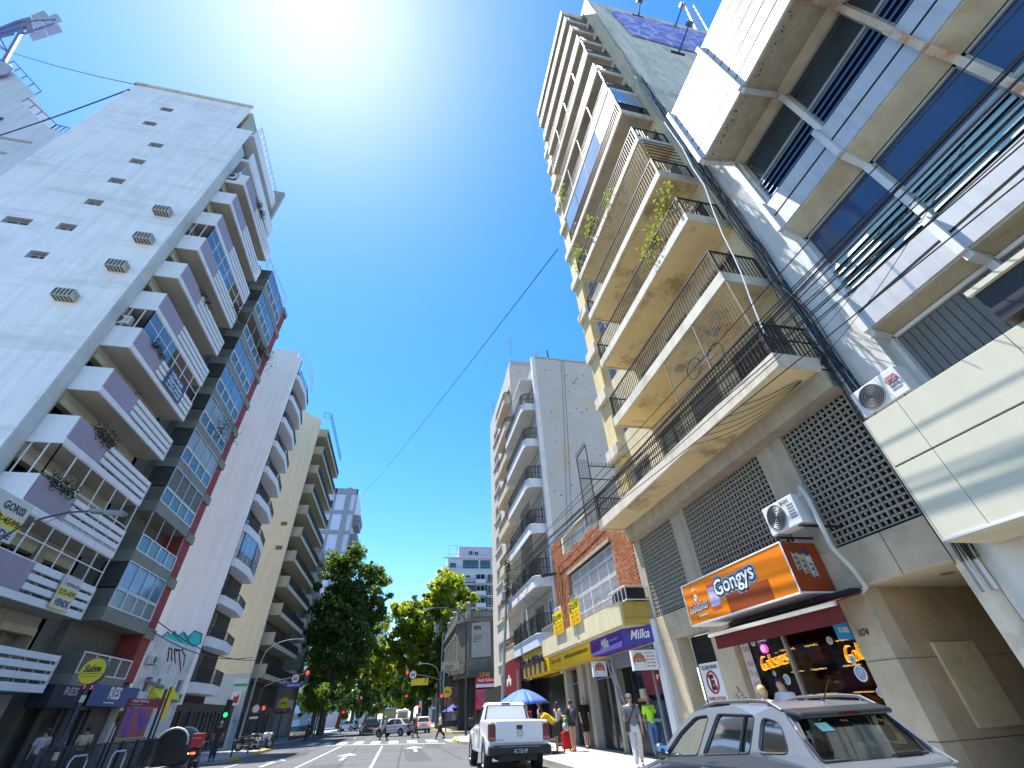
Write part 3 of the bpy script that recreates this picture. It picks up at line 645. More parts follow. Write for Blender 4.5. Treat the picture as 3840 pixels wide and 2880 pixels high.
for d in (0, .38): tr.bar((8.1, 19.1 - d, 3.05), (8.1, 17.7 - d, .14), .045)
for k in range(6):
    a = k / 6; c = (k + 1) / 6; pa = Vector((8.1, 19.1, 3.05)).lerp(Vector((8.1, 17.7, .14)), a); pb = Vector((8.1, 18.72, 3.05)).lerp(Vector((8.1, 17.32, .14)), c)
    tr.bar(pa, pb, .03)
tt = thing('truss_ladder', 'grey lattice truss leaning in front of the black shop glazing', 'truss', (8.1, 17.6, .13)); tr.build('lattice', alu, tt)
ks = thing('kiosk_counter', 'kiosk front with red fridge shelves and roller box under the purple sign', 'kiosk', (8.6, 15.5, .13))
rb = MB()
for k in range(6): rb.box(8.2, 8.5, 15.3, 18.6, 2.66 + k * .07, 2.66 + k * .07 + .06)
rb.split('roller_slat', greymet, ks)
k_ = MB(); k_.box(8.5, 8.6, 15.25, 17.0, 1.75, 2.6, 0); k_.box(8.48, 8.6, 17.2, 18.4, .14, 1.2, 1); k_.box(8.45, 8.6, 16.8, 17.6, 1.6, 1.68, 2); k_.box(8.4, 8.55, 16.9, 17.25, 1.68, 1.95, 3); k_.box(8.46, 8.6, 15.3, 16.7, .14, 1.6, 4)
k_.build('display', [M('red_fridge', (.16, .01, .012), .4), M('dark_counter', (.03, .03, .035), .4), M('ochre_tray', (.38, .22, .06), .6), M('paper_bag', (.45, .42, .35), .7), M('blue_bags', (.02, .06, .13), .5, var=.5, scale=6)], ks)

# ================================================================== R3: grey party wall block with white rounded balconies
R3 = thing('apartment_building', 'cream block with rounded white balconies and a blank weathered grey side wall', 'building', (8.3, 34, 0))
grey_w = M('grey_party_wall', (.52, .53, .53), .9, var=.08, scale=.6, bump=.2, dirt=(.56, .50, .36), damt=.8, dscale=.75)
p_ = MB(); MB().box(8.30, 8.36, 25.6, 33.2, .13, 3.08).build('shop_glazing', M('dark_shop_glass'), R3)
p_.box(8.55, 16.5, 25.46, 25.8, 3, 25.1, 0); p_.box(8.24, 8.549, 25.46, 25.82, 3, 25.2, 1); p_.box(8.5, 16.6, 25.42, 25.84, 25.1, 25.22, 2); p_.build('side_wall', [grey_w, M('white_edge', (.72, .73, .74), .7), concrete], R3)
pk = MB(); rr = random.Random(8)
for k in range(46): 
    x, z = rr.uniform(8.8, 15), rr.uniform(9, 24.3); s_ = rr.uniform(.03, .09); pk.box(x, x + s_, 25.445, 25.47, z, z + s_ * rr.uniform(.8, 2))
pk.build('putlog_holes', M('hole_dark', (.07, .055, .05), .9), R3, kind='stuff')
for x, z in ((11.6, 22.6), (13.6, 23.4)): MB().bar((x, 25.44, z), (x + .28, 24.9, z + .35), .05).build('stub_pipe', greymet, R3)
creamw = M('cream_facade', (.58, .54, .46), .85, var=.08, streak=.15)
zb3 = [4.3, 7.3, 10.45, 13.6, 16.8, 20.0]
hl = []
for z in zb3: hl += [(26.3, 27.9, z + .5, z + 2.55), (28.5, 30.6, z + .5, z + 2.55), (31.2, 32.4, z + .9, z + 2.3)]
MB().wall(PX(8.42), 25.82, 33.4, 3.1, 24.6, hl, .2).box(8.45, 16, 25.9, 33.4, 24.3, 24.6).box(8.5, 9, 25.9, 33.4, 0, 3.1).build('wall', [M('grey_facade', (.40, .40, .37), .85, var=.1, streak=.15), M('grey_shutter', (.10, .10, .10), .7)], R3)
for z in zb3:
    win(R3, (8.58, 26.3, z + .5), 1.6, 2.05, nx=2, fr=white, gl=M('closed_shutter', (.17, .16, .15), .7, var=.2)); win(R3, (8.58, 28.5, z + .5), 2.1, 2.05, nx=2, fr=greymet, gl=wglass); win(R3, (8.58, 31.2, z + .9), 1.2, 1.4, nx=1, fr=brown, gl=shut)
def round_balcony(parent, y0, y1, z, x0, x1, R, mt, hf=.48, und=None, rail=True, rm=iron, both=True, rh=.95):
    pts = [(x1, y0)]
    pts += [(x0 + R - R * math.sin(a) if False else x0 + R - R * math.cos(PI / 2 - a), y0 + R - R * math.sin(PI / 2 - a)) for a in np.linspace(0, PI / 2, 7)]
    if both: pts += [(x0 + R - R * math.cos(a), y1 - R + R * math.sin(a)) for a in np.linspace(0, PI / 2, 7)]
    else: pts += [(x0, y1)]
    pts += [(x1, y1)]
    s = MB(); n = len(pts); lo = [(x, y, z) for x, y in pts]; hi = [(x, y, z + hf) for x, y in pts]
    s.add(lo + hi, [tuple(range(n))], 1); s.add(lo + hi, [(i, (i + 1) % n, (i + 1) % n + n, i + n)[::-1] for i in range(n - 1)], 0)
    s.add([(x, y, z + hf - .05) for x, y in pts], [tuple(range(n))[::-1]], 0)
    rim = [(x1, y0 - .02)] + [(x - .03 if x < x1 else x, y, ) for x, y in pts[1:-1]] + [(x1, y1 + .02)]
    s.tube([(x, y, z + hf - .03) for x, y in rim], .035, 5, 0)
    o = s.build('balcony', [mt, und or mt], parent)
    if rail: railing(o, [(x + .06 if x < x1 else x, y) for x, y in pts], z + hf, rh, rm, .13, .018, rails=(.05, .45))
    return o
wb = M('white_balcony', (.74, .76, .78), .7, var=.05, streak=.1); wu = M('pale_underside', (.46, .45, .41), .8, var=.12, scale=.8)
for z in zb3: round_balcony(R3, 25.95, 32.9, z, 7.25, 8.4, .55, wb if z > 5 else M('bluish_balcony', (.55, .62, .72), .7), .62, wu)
tp = MB(); tp.box(7.3, 8.4, 26.0, 29, 23.0, 23.18, 0); tp.cyl((7.4, 27.2, 20.9), (7.4, 27.2, 23.0), .04, n=6, m=0); tp.build('roof_canopy', [M('canopy', (.6, .6, .62), .7)], R3)
cg = MB()
for y in np.arange(26.0, 29, .14): cg.bar((7.26, y, 7.9), (7.26, y, 10.4), .018)
for z in (8.8, 9.6, 10.3): cg.bar((7.26, 26, z), (7.26, 29, z), .025)
for y in np.arange(26.0, 28.6, .14): cg.bar((7.26, y, 11.1), (7.26, y, 12.6), .018)
cg.bar((7.26, 26, 12.5), (7.26, 28.6, 12.5), .025); cg.build('balcony_cage', iron, R3)
# R4: beige block beyond it
R4 = thing('apartment_building', 'beige block with small curved balconies beyond the white balconies', 'building', (8.3, 40, 0))
hl = [(33.8, 35.6, z + .4, z + 2.4) for z in np.arange(4.4, 27, 3.1)] + [(40.6, 43.2, z + .4, z + 1.9) for z in np.arange(4.4, 27, 3.1)]
MB().wall(PX(8.25), 33.4, 45.6, 3.0, 31, hl, .25).box(8.3, 16, 33.42, 45.6, 30.9, 31.0).box(8.3, 16, 33.4, 33.5, 24.4, 30.9).box(8.3, 16, 45.5, 45.6, 3, 30.9).build('wall', [creamw, shut], R4)
bb4 = M('beige_balcony', (.56, .49, .36), .8, var=.12, streak=.15)
for i, z in enumerate(np.arange(4.4, 27, 3.1)):
    round_balcony(R4, 33.6, 38.6, z, 7.55, 8.24, .5, bb4, .9, bb4, rm=M('rust_rail', (.14, .05, .03), .6), rh=.5); win(R4, (8.4, 40.6, z + .4), 2.6, 1.5, nx=3, fr=white, gl=shut); win(R4, (8.45, 33.8, z + .4), 1.8, 2., nx=2, fr=white, gl=wglass)
    MB().box(8.1, 8.249, 40.3, 43.5, z + .2, z + .4).build('sill', creamw, R4)
MB().box(8.5, 15, 34, 36.5, 31, 32.2).box(9, 15, 37, 43, 31, 31.8).build('roof_room', M('mauve_roof_wall', (.44, .39, .41), .9, var=.1), R4)
MB().box(7.4, 8.4, 33.6, 46, 0, 3.1).build('shop_body', M('shop_black', (.02, .02, .02), .6), R4)
for lab, x, y, z, hh in (('thin television aerial on the grey wall roof edge', 9.3, 27.2, 25.2, 2.2), ('leaning dark pole on the grey wall roof', 10.2, 26.4, 25.2, 1.8), ('small aerial at the far end of the beige block roof', 8.5, 44.5, 31, 2.6), ('aerial mast over the mauve roof room', 8.7, 34.2, 33.2, 2.4)):
    t = thing('aerial', lab, 'aerial', (x, y, z)); MB().cyl((x, y, z), (x - (.12 if 'leaning' in lab else 0), y, z + hh), .035 if 'leaning' not in lab else .06, n=5).build('mast', greymet if 'leaning' not in lab else black, t)
    if 'leaning' not in lab:
        e = MB(); e.bar((x, y - .7, z + hh - .1), (x, y + .7, z + hh - .1), .025)
        for q in np.linspace(-.65, .65, 6): e.bar((x - .35, y + q, z + hh - .1), (x + .35, y + q, z + hh - .1), .015)
        e.build('elements', greymet, t)

# ================================================================== R5: ornate dark corner building beyond the side street
R5 = thing('corner_building', 'low dark ornate corner building with a stone parapet over black shops', 'building', (8, 60, 0))
old = M('old_grey_stone', (.19, .18, .155), .9, var=.25, streak=.3, bump=.4, bscale=6, dirt=(.09, .085, .08), damt=.6, dscale=.6)
b = MB(); Y5 = 55.0
b.wall(PY(Y5), 7.0, 14, 4.9, 10.0, [(11.0, 12.2, 6, 9), (13, 13.8, 6, 9)], .3, mb=1)
b.wall(PX(6.0), 57.0, 74, 4.9, 9.9, [(y, y + 1.3, 5.9, 8.9) for y in np.arange(58.2, 73, 2.6)], .3, mb=1)
b.quad((6.0, 57, 4.9), (7.0, Y5, 4.9), (7.0, Y5, 10), (6.0, 57, 10), 0)
b.box(6.1, 14, 57, 74, 9.8, 9.9, 0); b.box(7.3, 14, Y5 + .4, 74, 0, 4.9, 2); b.box(6.35, 7.3, 57.4, 74, 0, 4.9, 2)
b.build('wall', [old, darkgap, M('black_shopfront', (.02, .02, .022), .4)], R5)
def frame(o, u, z0, z1, w, d=.2): pass
c = MB(); poly = [(5.75, 74), (5.75, 56.8), (6.85, 54.7), (14, 54.7), (14, 55.0), (7.0, 55.0), (6.0, 57.0), (6.0, 74)]
for z0, z1, e in ((9.9, 10.25, 0), (4.55, 4.9, 0)): c.prism([(x, y, z0) for x, y in poly], (0, 0, z1 - z0))
poly2 = [(5.95, 74), (5.95, 56.95), (6.97, 54.9), (14, 54.9), (14, 55.25), (7.15, 55.25), (6.25, 57.1), (6.25, 74)]
c.prism([(x, y, 10.25) for x, y in poly2], (0, 0, .75)); c.build('cornice', old, R5)
orn = MB()
for (x, y, w) in ((7.0, 55.0, .5), (10.3, 55.0, .45), (6.1, 57.0, .45), (6.05, 61, .4), (6.05, 65, .4), (6.05, 69, .4)):
    orn.box(x - w / 2, x + w / 2, y - w / 2, y + w / 2, 10.2, 11.35); orn.box(x - w * .65, x + w * .65, y - w * .65, y + w * .65, 11.35, 11.47); orn.sph((x, y, 11.75), .3, 8)
for k in range(9): orn.box(7.5 + k * .28, 7.68 + k * .28, 54.84, 54.9, 10.4, 10.85)
for y in np.arange(58.0, 74, 2.6): orn.box(5.93, 6.0, y - .1, y + .1, 5, 9.9); orn.box(5.9, 6.0, y + .1, y + 1.6, 8.95, 9.2)
orn.build('ornament', M('light_old_stone', (.30, .28, .24), .9, var=.25, bump=.4), R5, kind='stuff')
bal = MB(); bal.box(5.2, 6.0, 57.2, 60, 4.95, 5.5); bal.prism([(5.95, 56.9, 4.95), (6.95, 54.95, 4.95), (6.5, 54.5, 4.95), (5.3, 56.5, 4.95)], (0, 0, .75)); bal.build('corner_balcony', old, R5)
aw = MB(); aw.box(6.9, 13, 53.9, 54.69, 4.55, 5.15); aw.build('dark_awning', M('charcoal_fascia', (.06, .062, .065), .7, var=.15), R5)
R5b = thing('blue_building', 'narrow teal blue building standing just past the ornate corner', 'building', (7, 77, 0))
bb = MB(); bb.wall(PY(75.0), 5.7, 9, 0, 11.6, [], .2); bb.wall(PX(5.7), 75, 84, 0, 11.6, [(77, 79, 5, 8), (80.5, 82.5, 5, 8)], .2); bb.box(5.75, 9, 75.1, 84, 11.5, 11.6); bb.build('wall', [M('teal_paint', (.03, .075, .105), .7), darkgap], R5b)
MB().box(5.62, 5.7, 75.4, 80, 3.2, 3.6).box(5.62, 5.69, 75.02, 75.4, 0, 11.5).build('trim', M('pale_trim', (.4, .5, .55), .6), R5b)

# ================================================================== far apartment tower on the right
R6 = thing('apartment_building', 'far stepped apartment tower in dark blue and white above the right hand trees', 'building', (16, 130, 0))
dk = M('slate_blue_wall', (.045, .07, .10), .8, var=.1); wh = M('far_white', (.58, .58, .60), .8, var=.05); lil = M('lilac_wall', (.52, .46, .56), .85)
tw = MB()
tw.box(8.2, 27, 130, 146, 0, 31.3, 0); tw.box(9.2, 27, 130.5, 146, 31.3, 34.8, 1); tw.box(10.3, 27, 131, 146, 34.8, 38.2, 1); tw.box(13.6, 25, 131.5, 144, 38.2, 41.8, 2); tw.box(7.2, 8.19, 132, 146, 0, 31, 1)
tw.build('wall', [dk, wh, lil], R6)
tr_ = MB(); 
for z in np.arange(3.0, 34, 3.1): tr_.box(8.1, 27, 129.86, 130, z - .22, z + .12)
for z in (34.8, 38.2): tr_.box(9, 27, 130.3, 131, z - .1, z + .2)
tr_.build('floor_band', wh, R6)
for z in np.arange(3.1, 33, 3.1):
    if z > 14:
        for (x, w, kind) in ((8.4, 2.3, 0), (12.0, 2.3, 1), (15.4, 1.8, 2), (18.6, 2.6, 1), (22, 2, 0)):
            win(R6, (x + w, 129.9 if kind != 1 else 129.97, z + .35), w, 2.2 if kind != 2 else 1.2, '-y', nx=2, fr=wh, gl=(M('red_shutter', (.09, .05, .045), .7), darkgap, bglass)[kind], fw=.09, dep=.1)
            if kind == 1: MB().box(x - .15, x + w + .15, 128.9, 129.96, z - .1, z + .95).build('balcony', wh, R6)
for x, w, z, h in ((14.8, 4.6, 35.4, 2.3), (20, 3, 35.4, 2.3), (10.9, 1.8, 35.6, 1.2)): win(R6, (x + w, 130.95, z), w, h, '-y', nx=3, fr=black, gl=M('green_glass', (.05, .12, .13), .08), fw=.1)
for x, z in ((12, 31.9), (15.6, 32.1), (18.6, 32.1), (16.5, 39.3), (18.2, 39.1)): win(R6, (x + 1.3, 130.45 if z < 35 else 131.45, z), 1.3, 1.3, '-y', nx=2, fr=wh, gl=darkgap, fw=.1)
rl = MB()
for z, x, y in ((31.4, 8.3, 130.1), (34.9, 9.3, 130.6), (38.3, 10.4, 131.1)):
    rl.bar((x, y, z + 1), (27, y, z + 1), .08)
    for q in np.arange(x, 27, 1.6): rl.bar((q, y, z), (q, y, z + 1), .06)
for a, c in (((10.6, 131.2, 39), (10.6, 131.2, 42)), ((13, 131.2, 39), (13, 131.2, 42)), ((10.6, 131.2, 42), (13, 131.2, 42)), ((19, 134, 41.8), (19, 134, 44))): rl.bar(a, c, .1)
rl.build('roof_railing', M('far_rail', (.25, .35, .5), .6), R6)
# ================================================================== L1: white slab tower with slatted balconies (near left)
L1 = thing('apartment_tower', 'tall white slab tower with a blank side wall and lilac fronted slatted balconies', 'building', (-16, 20, 0))
lilac = M('lilac_panel', (.36, .30, .37), .75, var=.06, scale=1.5)
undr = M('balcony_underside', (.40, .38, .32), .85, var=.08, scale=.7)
YW = 17.9; k53 = 17.9 / 17.0
whs = []; acs = []
for (x, z) in ((-21.31, 38.48), (-21.33, 35.88), (-19.76, 33.06), (-19.8, 30.64), (-19.78, 28.09), (-19.73, 25.58), (-19.76, 23.03), (-21.92, 22.97), (-19.72, 20.55)):
    X = x * k53; Z_ = 1.55 + (z - 1.55) * k53; w = .42 if x > -21.5 else .62; whs.append((X - w, X + w, Z_ - .3, Z_ + .3))
whs += [(-23.6, -22.6, 21.3, 21.9), (-22.2, -21.4, 18.6, 19.2), (-23.6, -22.6, 18.6, 19.2)]
bw1 = M('blind_white_wall', (.90, .89, .87), .9, var=.05, scale=.35, streak=.12, hband=.2, bump=.25, bscale=5, dirt=(.62, .62, .62), damt=.4, dscale=.4)
b = MB(); b.wall(PY(YW), -26.1, -15.9, 0, 39.6, [h for h in whs if h[3] < 39.6], .28, mw=0, mr=1, mb=2); b.wall(PY(YW), -26.1, -17.2, 39.6, 43.9, [h for h in whs if h[3] > 39.6], .28, mr=1, mb=2)
b.box(-26.1, -25.8, YW + .01, 25.4, 0, 43.9, 0); b.box(-26.1, -17.2, YW - .12, YW, 43.7, 44.0, 3); b.box(-25.8, -17.3, YW + .3, 25.4, 43.4, 43.6, 0)
b.build('side_wall', [bw1, M('reveal', (.55, .56, .58), .8), M('small_window_dark', (.06, .06, .07), .3), slabedge], L1)
MB().box(-15.9, -15.86, YW + .002, 18.62, 0, 36.9).build('wall_edge', M('pale_pilaster', (.62, .63, .62), .85, streak=.1), L1)
for h in whs: win(L1, (h[1] - .02, YW + .2, h[2] + .02), h[1] - h[0] - .04, h[3] - h[2] - .2, '-y', nx=2, fr=M('weathered_frame', (.4, .38, .34), .7), gl=M('small_window_dark'))
boxm = M('old_ac_casing', (.50, .46, .38), .7, var=.2, scale=5, dirt=(.25, .18, .12), damt=.5, dscale=3)
proto = None
for i, (x, z) in enumerate(((-16.13, 25.42), (-15.92, 22.73), (-16.03, 20.26), (-17.0, 17.8))):
    X = x * k53; Z_ = 1.55 + (z - 1.55) * k53
    if proto is None:
        proto = thing('wall_air_conditioner', '', 'air conditioner', (0, 0, 0), 0, 'old air conditioners stuck out of the white side wall')
        MB().box(-.42, .42, -.45, 0, -.26, .26).build('casing', boxm, proto, bevel=.01); s_ = MB()
        for q in np.linspace(-.36, .3, 5): s_.box(q, q + .07, -.462, -.45, -.22, .2)
        for q in np.linspace(-.36, .3, 5): s_.box(q, q + .07, -.4, -.05, -.268, -.26)
        s_.build('slot', black, proto); t = proto
    else: t = copy_tree(proto, (0, 0, 0))
    t.location = (X, YW, Z_); t['label'] = ('topmost boxy air conditioner on the white side wall near its corner', 'second highest boxy air conditioner on the white side wall', 'third boxy air conditioner down the white side wall', 'lowest boxy air conditioner on the white side wall, farther from the corner')[i]
zbot = [.35 + 2.7 * i for i in range(13)]   # balcony floors
b = MB(); hl = []
for z in zbot[:12]: hl += [(18.75, 20.4, z + .15, z + 2.3), (20.7, 22.9, z + .15, z + 2.3), (23.2, 25.2, z + .15, z + 2.3)]
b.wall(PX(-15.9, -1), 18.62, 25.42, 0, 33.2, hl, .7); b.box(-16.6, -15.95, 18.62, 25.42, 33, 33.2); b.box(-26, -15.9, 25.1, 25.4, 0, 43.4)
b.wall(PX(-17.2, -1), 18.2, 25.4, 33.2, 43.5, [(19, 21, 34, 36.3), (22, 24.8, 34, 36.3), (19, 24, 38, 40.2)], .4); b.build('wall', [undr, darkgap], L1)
for z in zbot[:12]:
    for a, w in ((20.7, 2.2), (23.2, 2.0)): win(L1, (-16.45, a + w, z + .15), w, 2.15, '+x', nx=2, fr=M('window_frame_pale', (.5, .48, .4), .7), gl=wglass)
    MB().box(-16.2, -15.86, 18.8, 22.4, z + 2.02, z + 2.3).box(-16.2, -15.86, 23.0, 25.1, z + 2.02, z + 2.3).build('blind_box', M('cream_blind_box', (.52, .49, .33), .8), L1)
    MB().box(-16.0, -15.82, 22.5, 22.9, z, z + 2.6).build('column', concrete, L1)
slatm = MB().box(-.05, .05, 0, 4.22, 0, .22).mesh('slat', white)
for i, z in enumerate(zbot):
    if i == 0: continue
    last = i == 12
    y0, y1 = (18.64, 25.4)
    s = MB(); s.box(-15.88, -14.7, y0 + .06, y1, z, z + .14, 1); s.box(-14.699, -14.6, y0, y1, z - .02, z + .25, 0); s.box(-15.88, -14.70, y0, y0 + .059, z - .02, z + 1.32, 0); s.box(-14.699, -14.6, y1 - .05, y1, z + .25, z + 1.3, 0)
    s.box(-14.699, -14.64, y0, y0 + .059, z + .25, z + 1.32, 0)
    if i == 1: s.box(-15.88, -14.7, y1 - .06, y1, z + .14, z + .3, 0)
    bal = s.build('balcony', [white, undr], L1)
    MB().box(-14.69, -14.61, y0 + .06, 21.02, z + .27, z + 1.28).build('lilac_panel', lilac, bal)
    for j in range(3): link('slat', slatm, bal, (-14.64, 21.06, z + .38 + j * .34), (0, 0, 0))
    ps = MB()
    for y in np.linspace(21.1, 25.2, 6): ps.box(-14.79, -14.74, y - .03, y + .03, z + .2, z + 1.3)
    ps.build('slat_post', alu, bal)
    if i in (2, 3, 6, 9):           # glazed-in balconies: thin white sash grid
        w = MB(); z0, z1 = z + 1.3, z + 2.68
        if i == 3: z0 = z + .3; 
        for y in np.linspace(18.7, 25.35, 7): w.box(-14.68, -14.64, y - .02, y + .02, z0, z1)
        for q in (z0 + .02, (z0 + z1) / 2, z1 - .02): w.box(-14.68, -14.641, 18.7, 25.35, q - .02, q + .02)
        for q in (-15.7, -15.1, -14.68): w.box(q, q + .04, 18.68, 18.72, z + 1.32, z1)
        if i in (9, 6): w.add([(-14.66, 18.7, z0), (-14.66, 21.6 if i == 6 else 23, z0), (-14.66, 21.6 if i == 6 else 23, z1), (-14.66, 18.7, z1)], [(0, 1, 2, 3)], 1)
        w.build('sash_grid', [white, bglass], bal)
top = MB(); top.box(-17.2, -15.3, 18.64, 25.4, 33.1, 33.3); top.box(-17.2, -15.4, 18.6, 18.7, 36.0, 36.3); top.box(-17.2, -15.4, 18.7, 25.4, 36.2, 36.4); top.box(-15.45, -15.36, 18.6, 25.4, 36.4, 37.4); top.box(-17.2, -16.2, 18.6, 25.4, 40.2, 40.4); top.box(-16.3, -16.2, 18.6, 25.4, 40.4, 41.4)
top.box(-15.42, -15.3, 18.64, 25.4, 33.3, 34.4); top.build('roof_terrace', white, L1)
railing(L1, [(-15.3, 18.7), (-15.3, 25.35)], 34.4, .9, alu, .5, .03); railing(L1, [(-16.2, 18.7), (-16.2, 25.3)], 41.4, .8, alu, .5, .03)
MB().box(-16.6, -14.7, 16, 25.3, 0, .34).build('base', concrete, L1)
gf = MB(); gf.box(-16.2, -16.0, 18.6, 25.4, .3, 2.9, 1); gf.box(-16.0, -15.6, 20.3, 20.75, 0, 3.0, 0); gf.box(-16.0, -15.6, 24.6, 25.4, 0, 3.0, 0); gf.box(-15.99, -15.7, 23.9, 24.2, 0, 3.0, 0); gf.build('ground_floor', [M('pale_frame', (.42, .41, .38), .7), M('dark_granite', (.07, .06, .055), .5, var=.2)], L1)
# plants, washing, air conditioners on the balconies
for lab, y, i, n, s_ in (('trailing green plants over the lilac balcony front, fourth floor', 20.2, 4, 260, .28), ('dry bushy plants hanging on the third balcony', 19.6, 3, 200, .3), ('leafy plant spilling over the slats of the sixth balcony', 20.0, 6, 160, .22), ('green plant at the end of the ninth balcony', 24.6, 9, 140, .25), ('plants along the front of the eighth balcony', 21, 8, 120, .2), ('vine hanging below the roof terrace', 21.0, 12, 260, .3)):
    z = zbot[i] + 1.35; leaves('balcony_plant', lab, [(-14.6, y, z), (-14.6, y + .3, z + .05), (-14.58, y + .6, z - .1), (-14.6, y + .9, z), (-14.62, y - .3, z - .05)], n * 2, s_ * .55, M('dark_leaves', (.035, .06, .022), .7, var=.4, scale=6))
for lab, y, z, x in (('air conditioner perched on the balcony side wall, seventh floor', 18.7, 18.0, -15.75), ('white air conditioner standing on the seventh balcony by the wall', 19.3, 17.6, -15.2), ('air conditioner hung high by the wall corner under the roof', 18.75, 33.4, -15.6)):
    ac_unit('balcony_air_conditioner', lab, (x, y, z), PI * .5, group='air conditioners on the white tower balconies')

# ================================================================== L2: grey green block with bay windows and a red edge
L2 = thing('apartment_building', 'dark grey green block of projecting glazed bays with a red facade strip', 'building', (-15, 28.8, 0))
gg = M('grey_green_render', (.15, .155, .13), .85, var=.1, scale=1, streak=.15); gg2 = M('grey_green_edge', (.24, .245, .205), .85, var=.1, streak=.15); redw = M('red_wall', (.30, .05, .045), .8, var=.12, streak=.15)
b = MB(); zb2 = [3.75 + 2.72 * i for i in range(11)]
b.box(-17, -16.0, 25.45, 26.6, 0, 34, 0); b.box(-17, -15.6, 26.6, 31.25, 0, 33.6, 0); b.box(-17, -14.52, 31.25, 32.3, 3.7, 33.4, 1); b.box(-18.5, -17, 25.45, 32.3, 0, 34.0, 0); b.box(-17, -15.6, 31.25, 32.3, 0, 3.7, 2)
b.build('wall', [gg, redw, concrete], L2)
bd = MB()
for z in zb2: bd.box(-14.519, -14.40, 31.22, 32.34, z + 2.0, z + 2.5)
bd.split('floor_beam', gg2, L2)
teal = M('teal_glass', (.055, .10, .12), .07, var=.3, spec=.9); skyg = M('pale_blue_glass', (.13, .21, .33), .06, var=.35, scale=.9, spec=.9)
for i, z in enumerate(zb2):
    x0 = -14.45
    s = MB(); s.box(-15.58, x0, 26.6, 31.2, z - .55, z + .05, 0); s.box(-15.58, x0 - .03, 26.602, 26.66, z + .05, z + .88, 1)
    bay = s.build('bay', [gg2, gg], L2)
    win(bay, (x0 - .05, 31.18, z + .06), 4.55, .84, '+x', nx=4, fr=white, gl=teal, fw=.05)
    if i % 3 != 2 or i in (5,):
        if i in (1, 3, 4, 5, 6, 7, 9, 10): win(bay, (x0 - .05, 31.18, z + .92), 4.55, 1.3, '+x', nx=4, ny=1, fr=alu, gl=skyg, fw=.045); MB().box(-15.58, x0 - .02, 26.61, 26.65, z + .95, z + 2.15).build('side_pane', M('grey_side_pane', (.06, .068, .068), .25, var=.2), bay)
    else:
        e = MB()
        for y in (26.65, 28.1, 29.6, 31.1): e.bar((x0 - .05, y, z + .9), (x0 - .05, y, z + 2.17), .035)
        e.build('corner_post', alu, bay)
for lab, y, i in (('dark bush growing out of the fifth bay of the grey green block', 29.4, 5), ('bush in the open bay near the top of the grey green block', 30.6, 8)):
    z = zb2[i] + 1.3; leaves('balcony_bush', lab, [(-14.4, y, z), (-14.4, y + .7, z + .3), (-14.35, y + 1.1, z - .4), (-14.4, y - .5, z - .3)], 500, .38, M('dark_leaves'))
railing(L2, [(-15.2, 26.6), (-14.6, 31.2)], 33.8, 1.0, alu, .6, .03)
# ---- low white building with graffiti between L2 and L3
L2b = thing('low_building', 'low shabby white building with graffiti and small vents, squeezed between the towers', 'building', (-14.5, 36, 0))
b = MB(); shab = M('shabby_white', (.74, .73, .72), .9, var=.12, streak=.25, dirt=(.3, .29, .28), damt=.5, dscale=.7)
b.wall(PX(-14.5, -1), 32.35, 39.3, 0, 6.1, [(33.6, 34.4, 3.4, 4.1), (35.1, 35.6, 3.5, 4.1), (38.1, 39.0, 3.5, 4.2), (32.9, 33.5, 1.6, 2.7)], .2); b.box(-18.5, -14.55, 32.36, 39.3, 6.0, 6.08); b.box(-24, -14.7, 32.36, 32.5, 0, 6.0); b.build('wall', [shab, shut], L2b)
gm = M('graffiti_turquoise', (.06, .58, .56), .8, var=.15); gk = M('graffiti_black', (.02, .02, .03), .8)

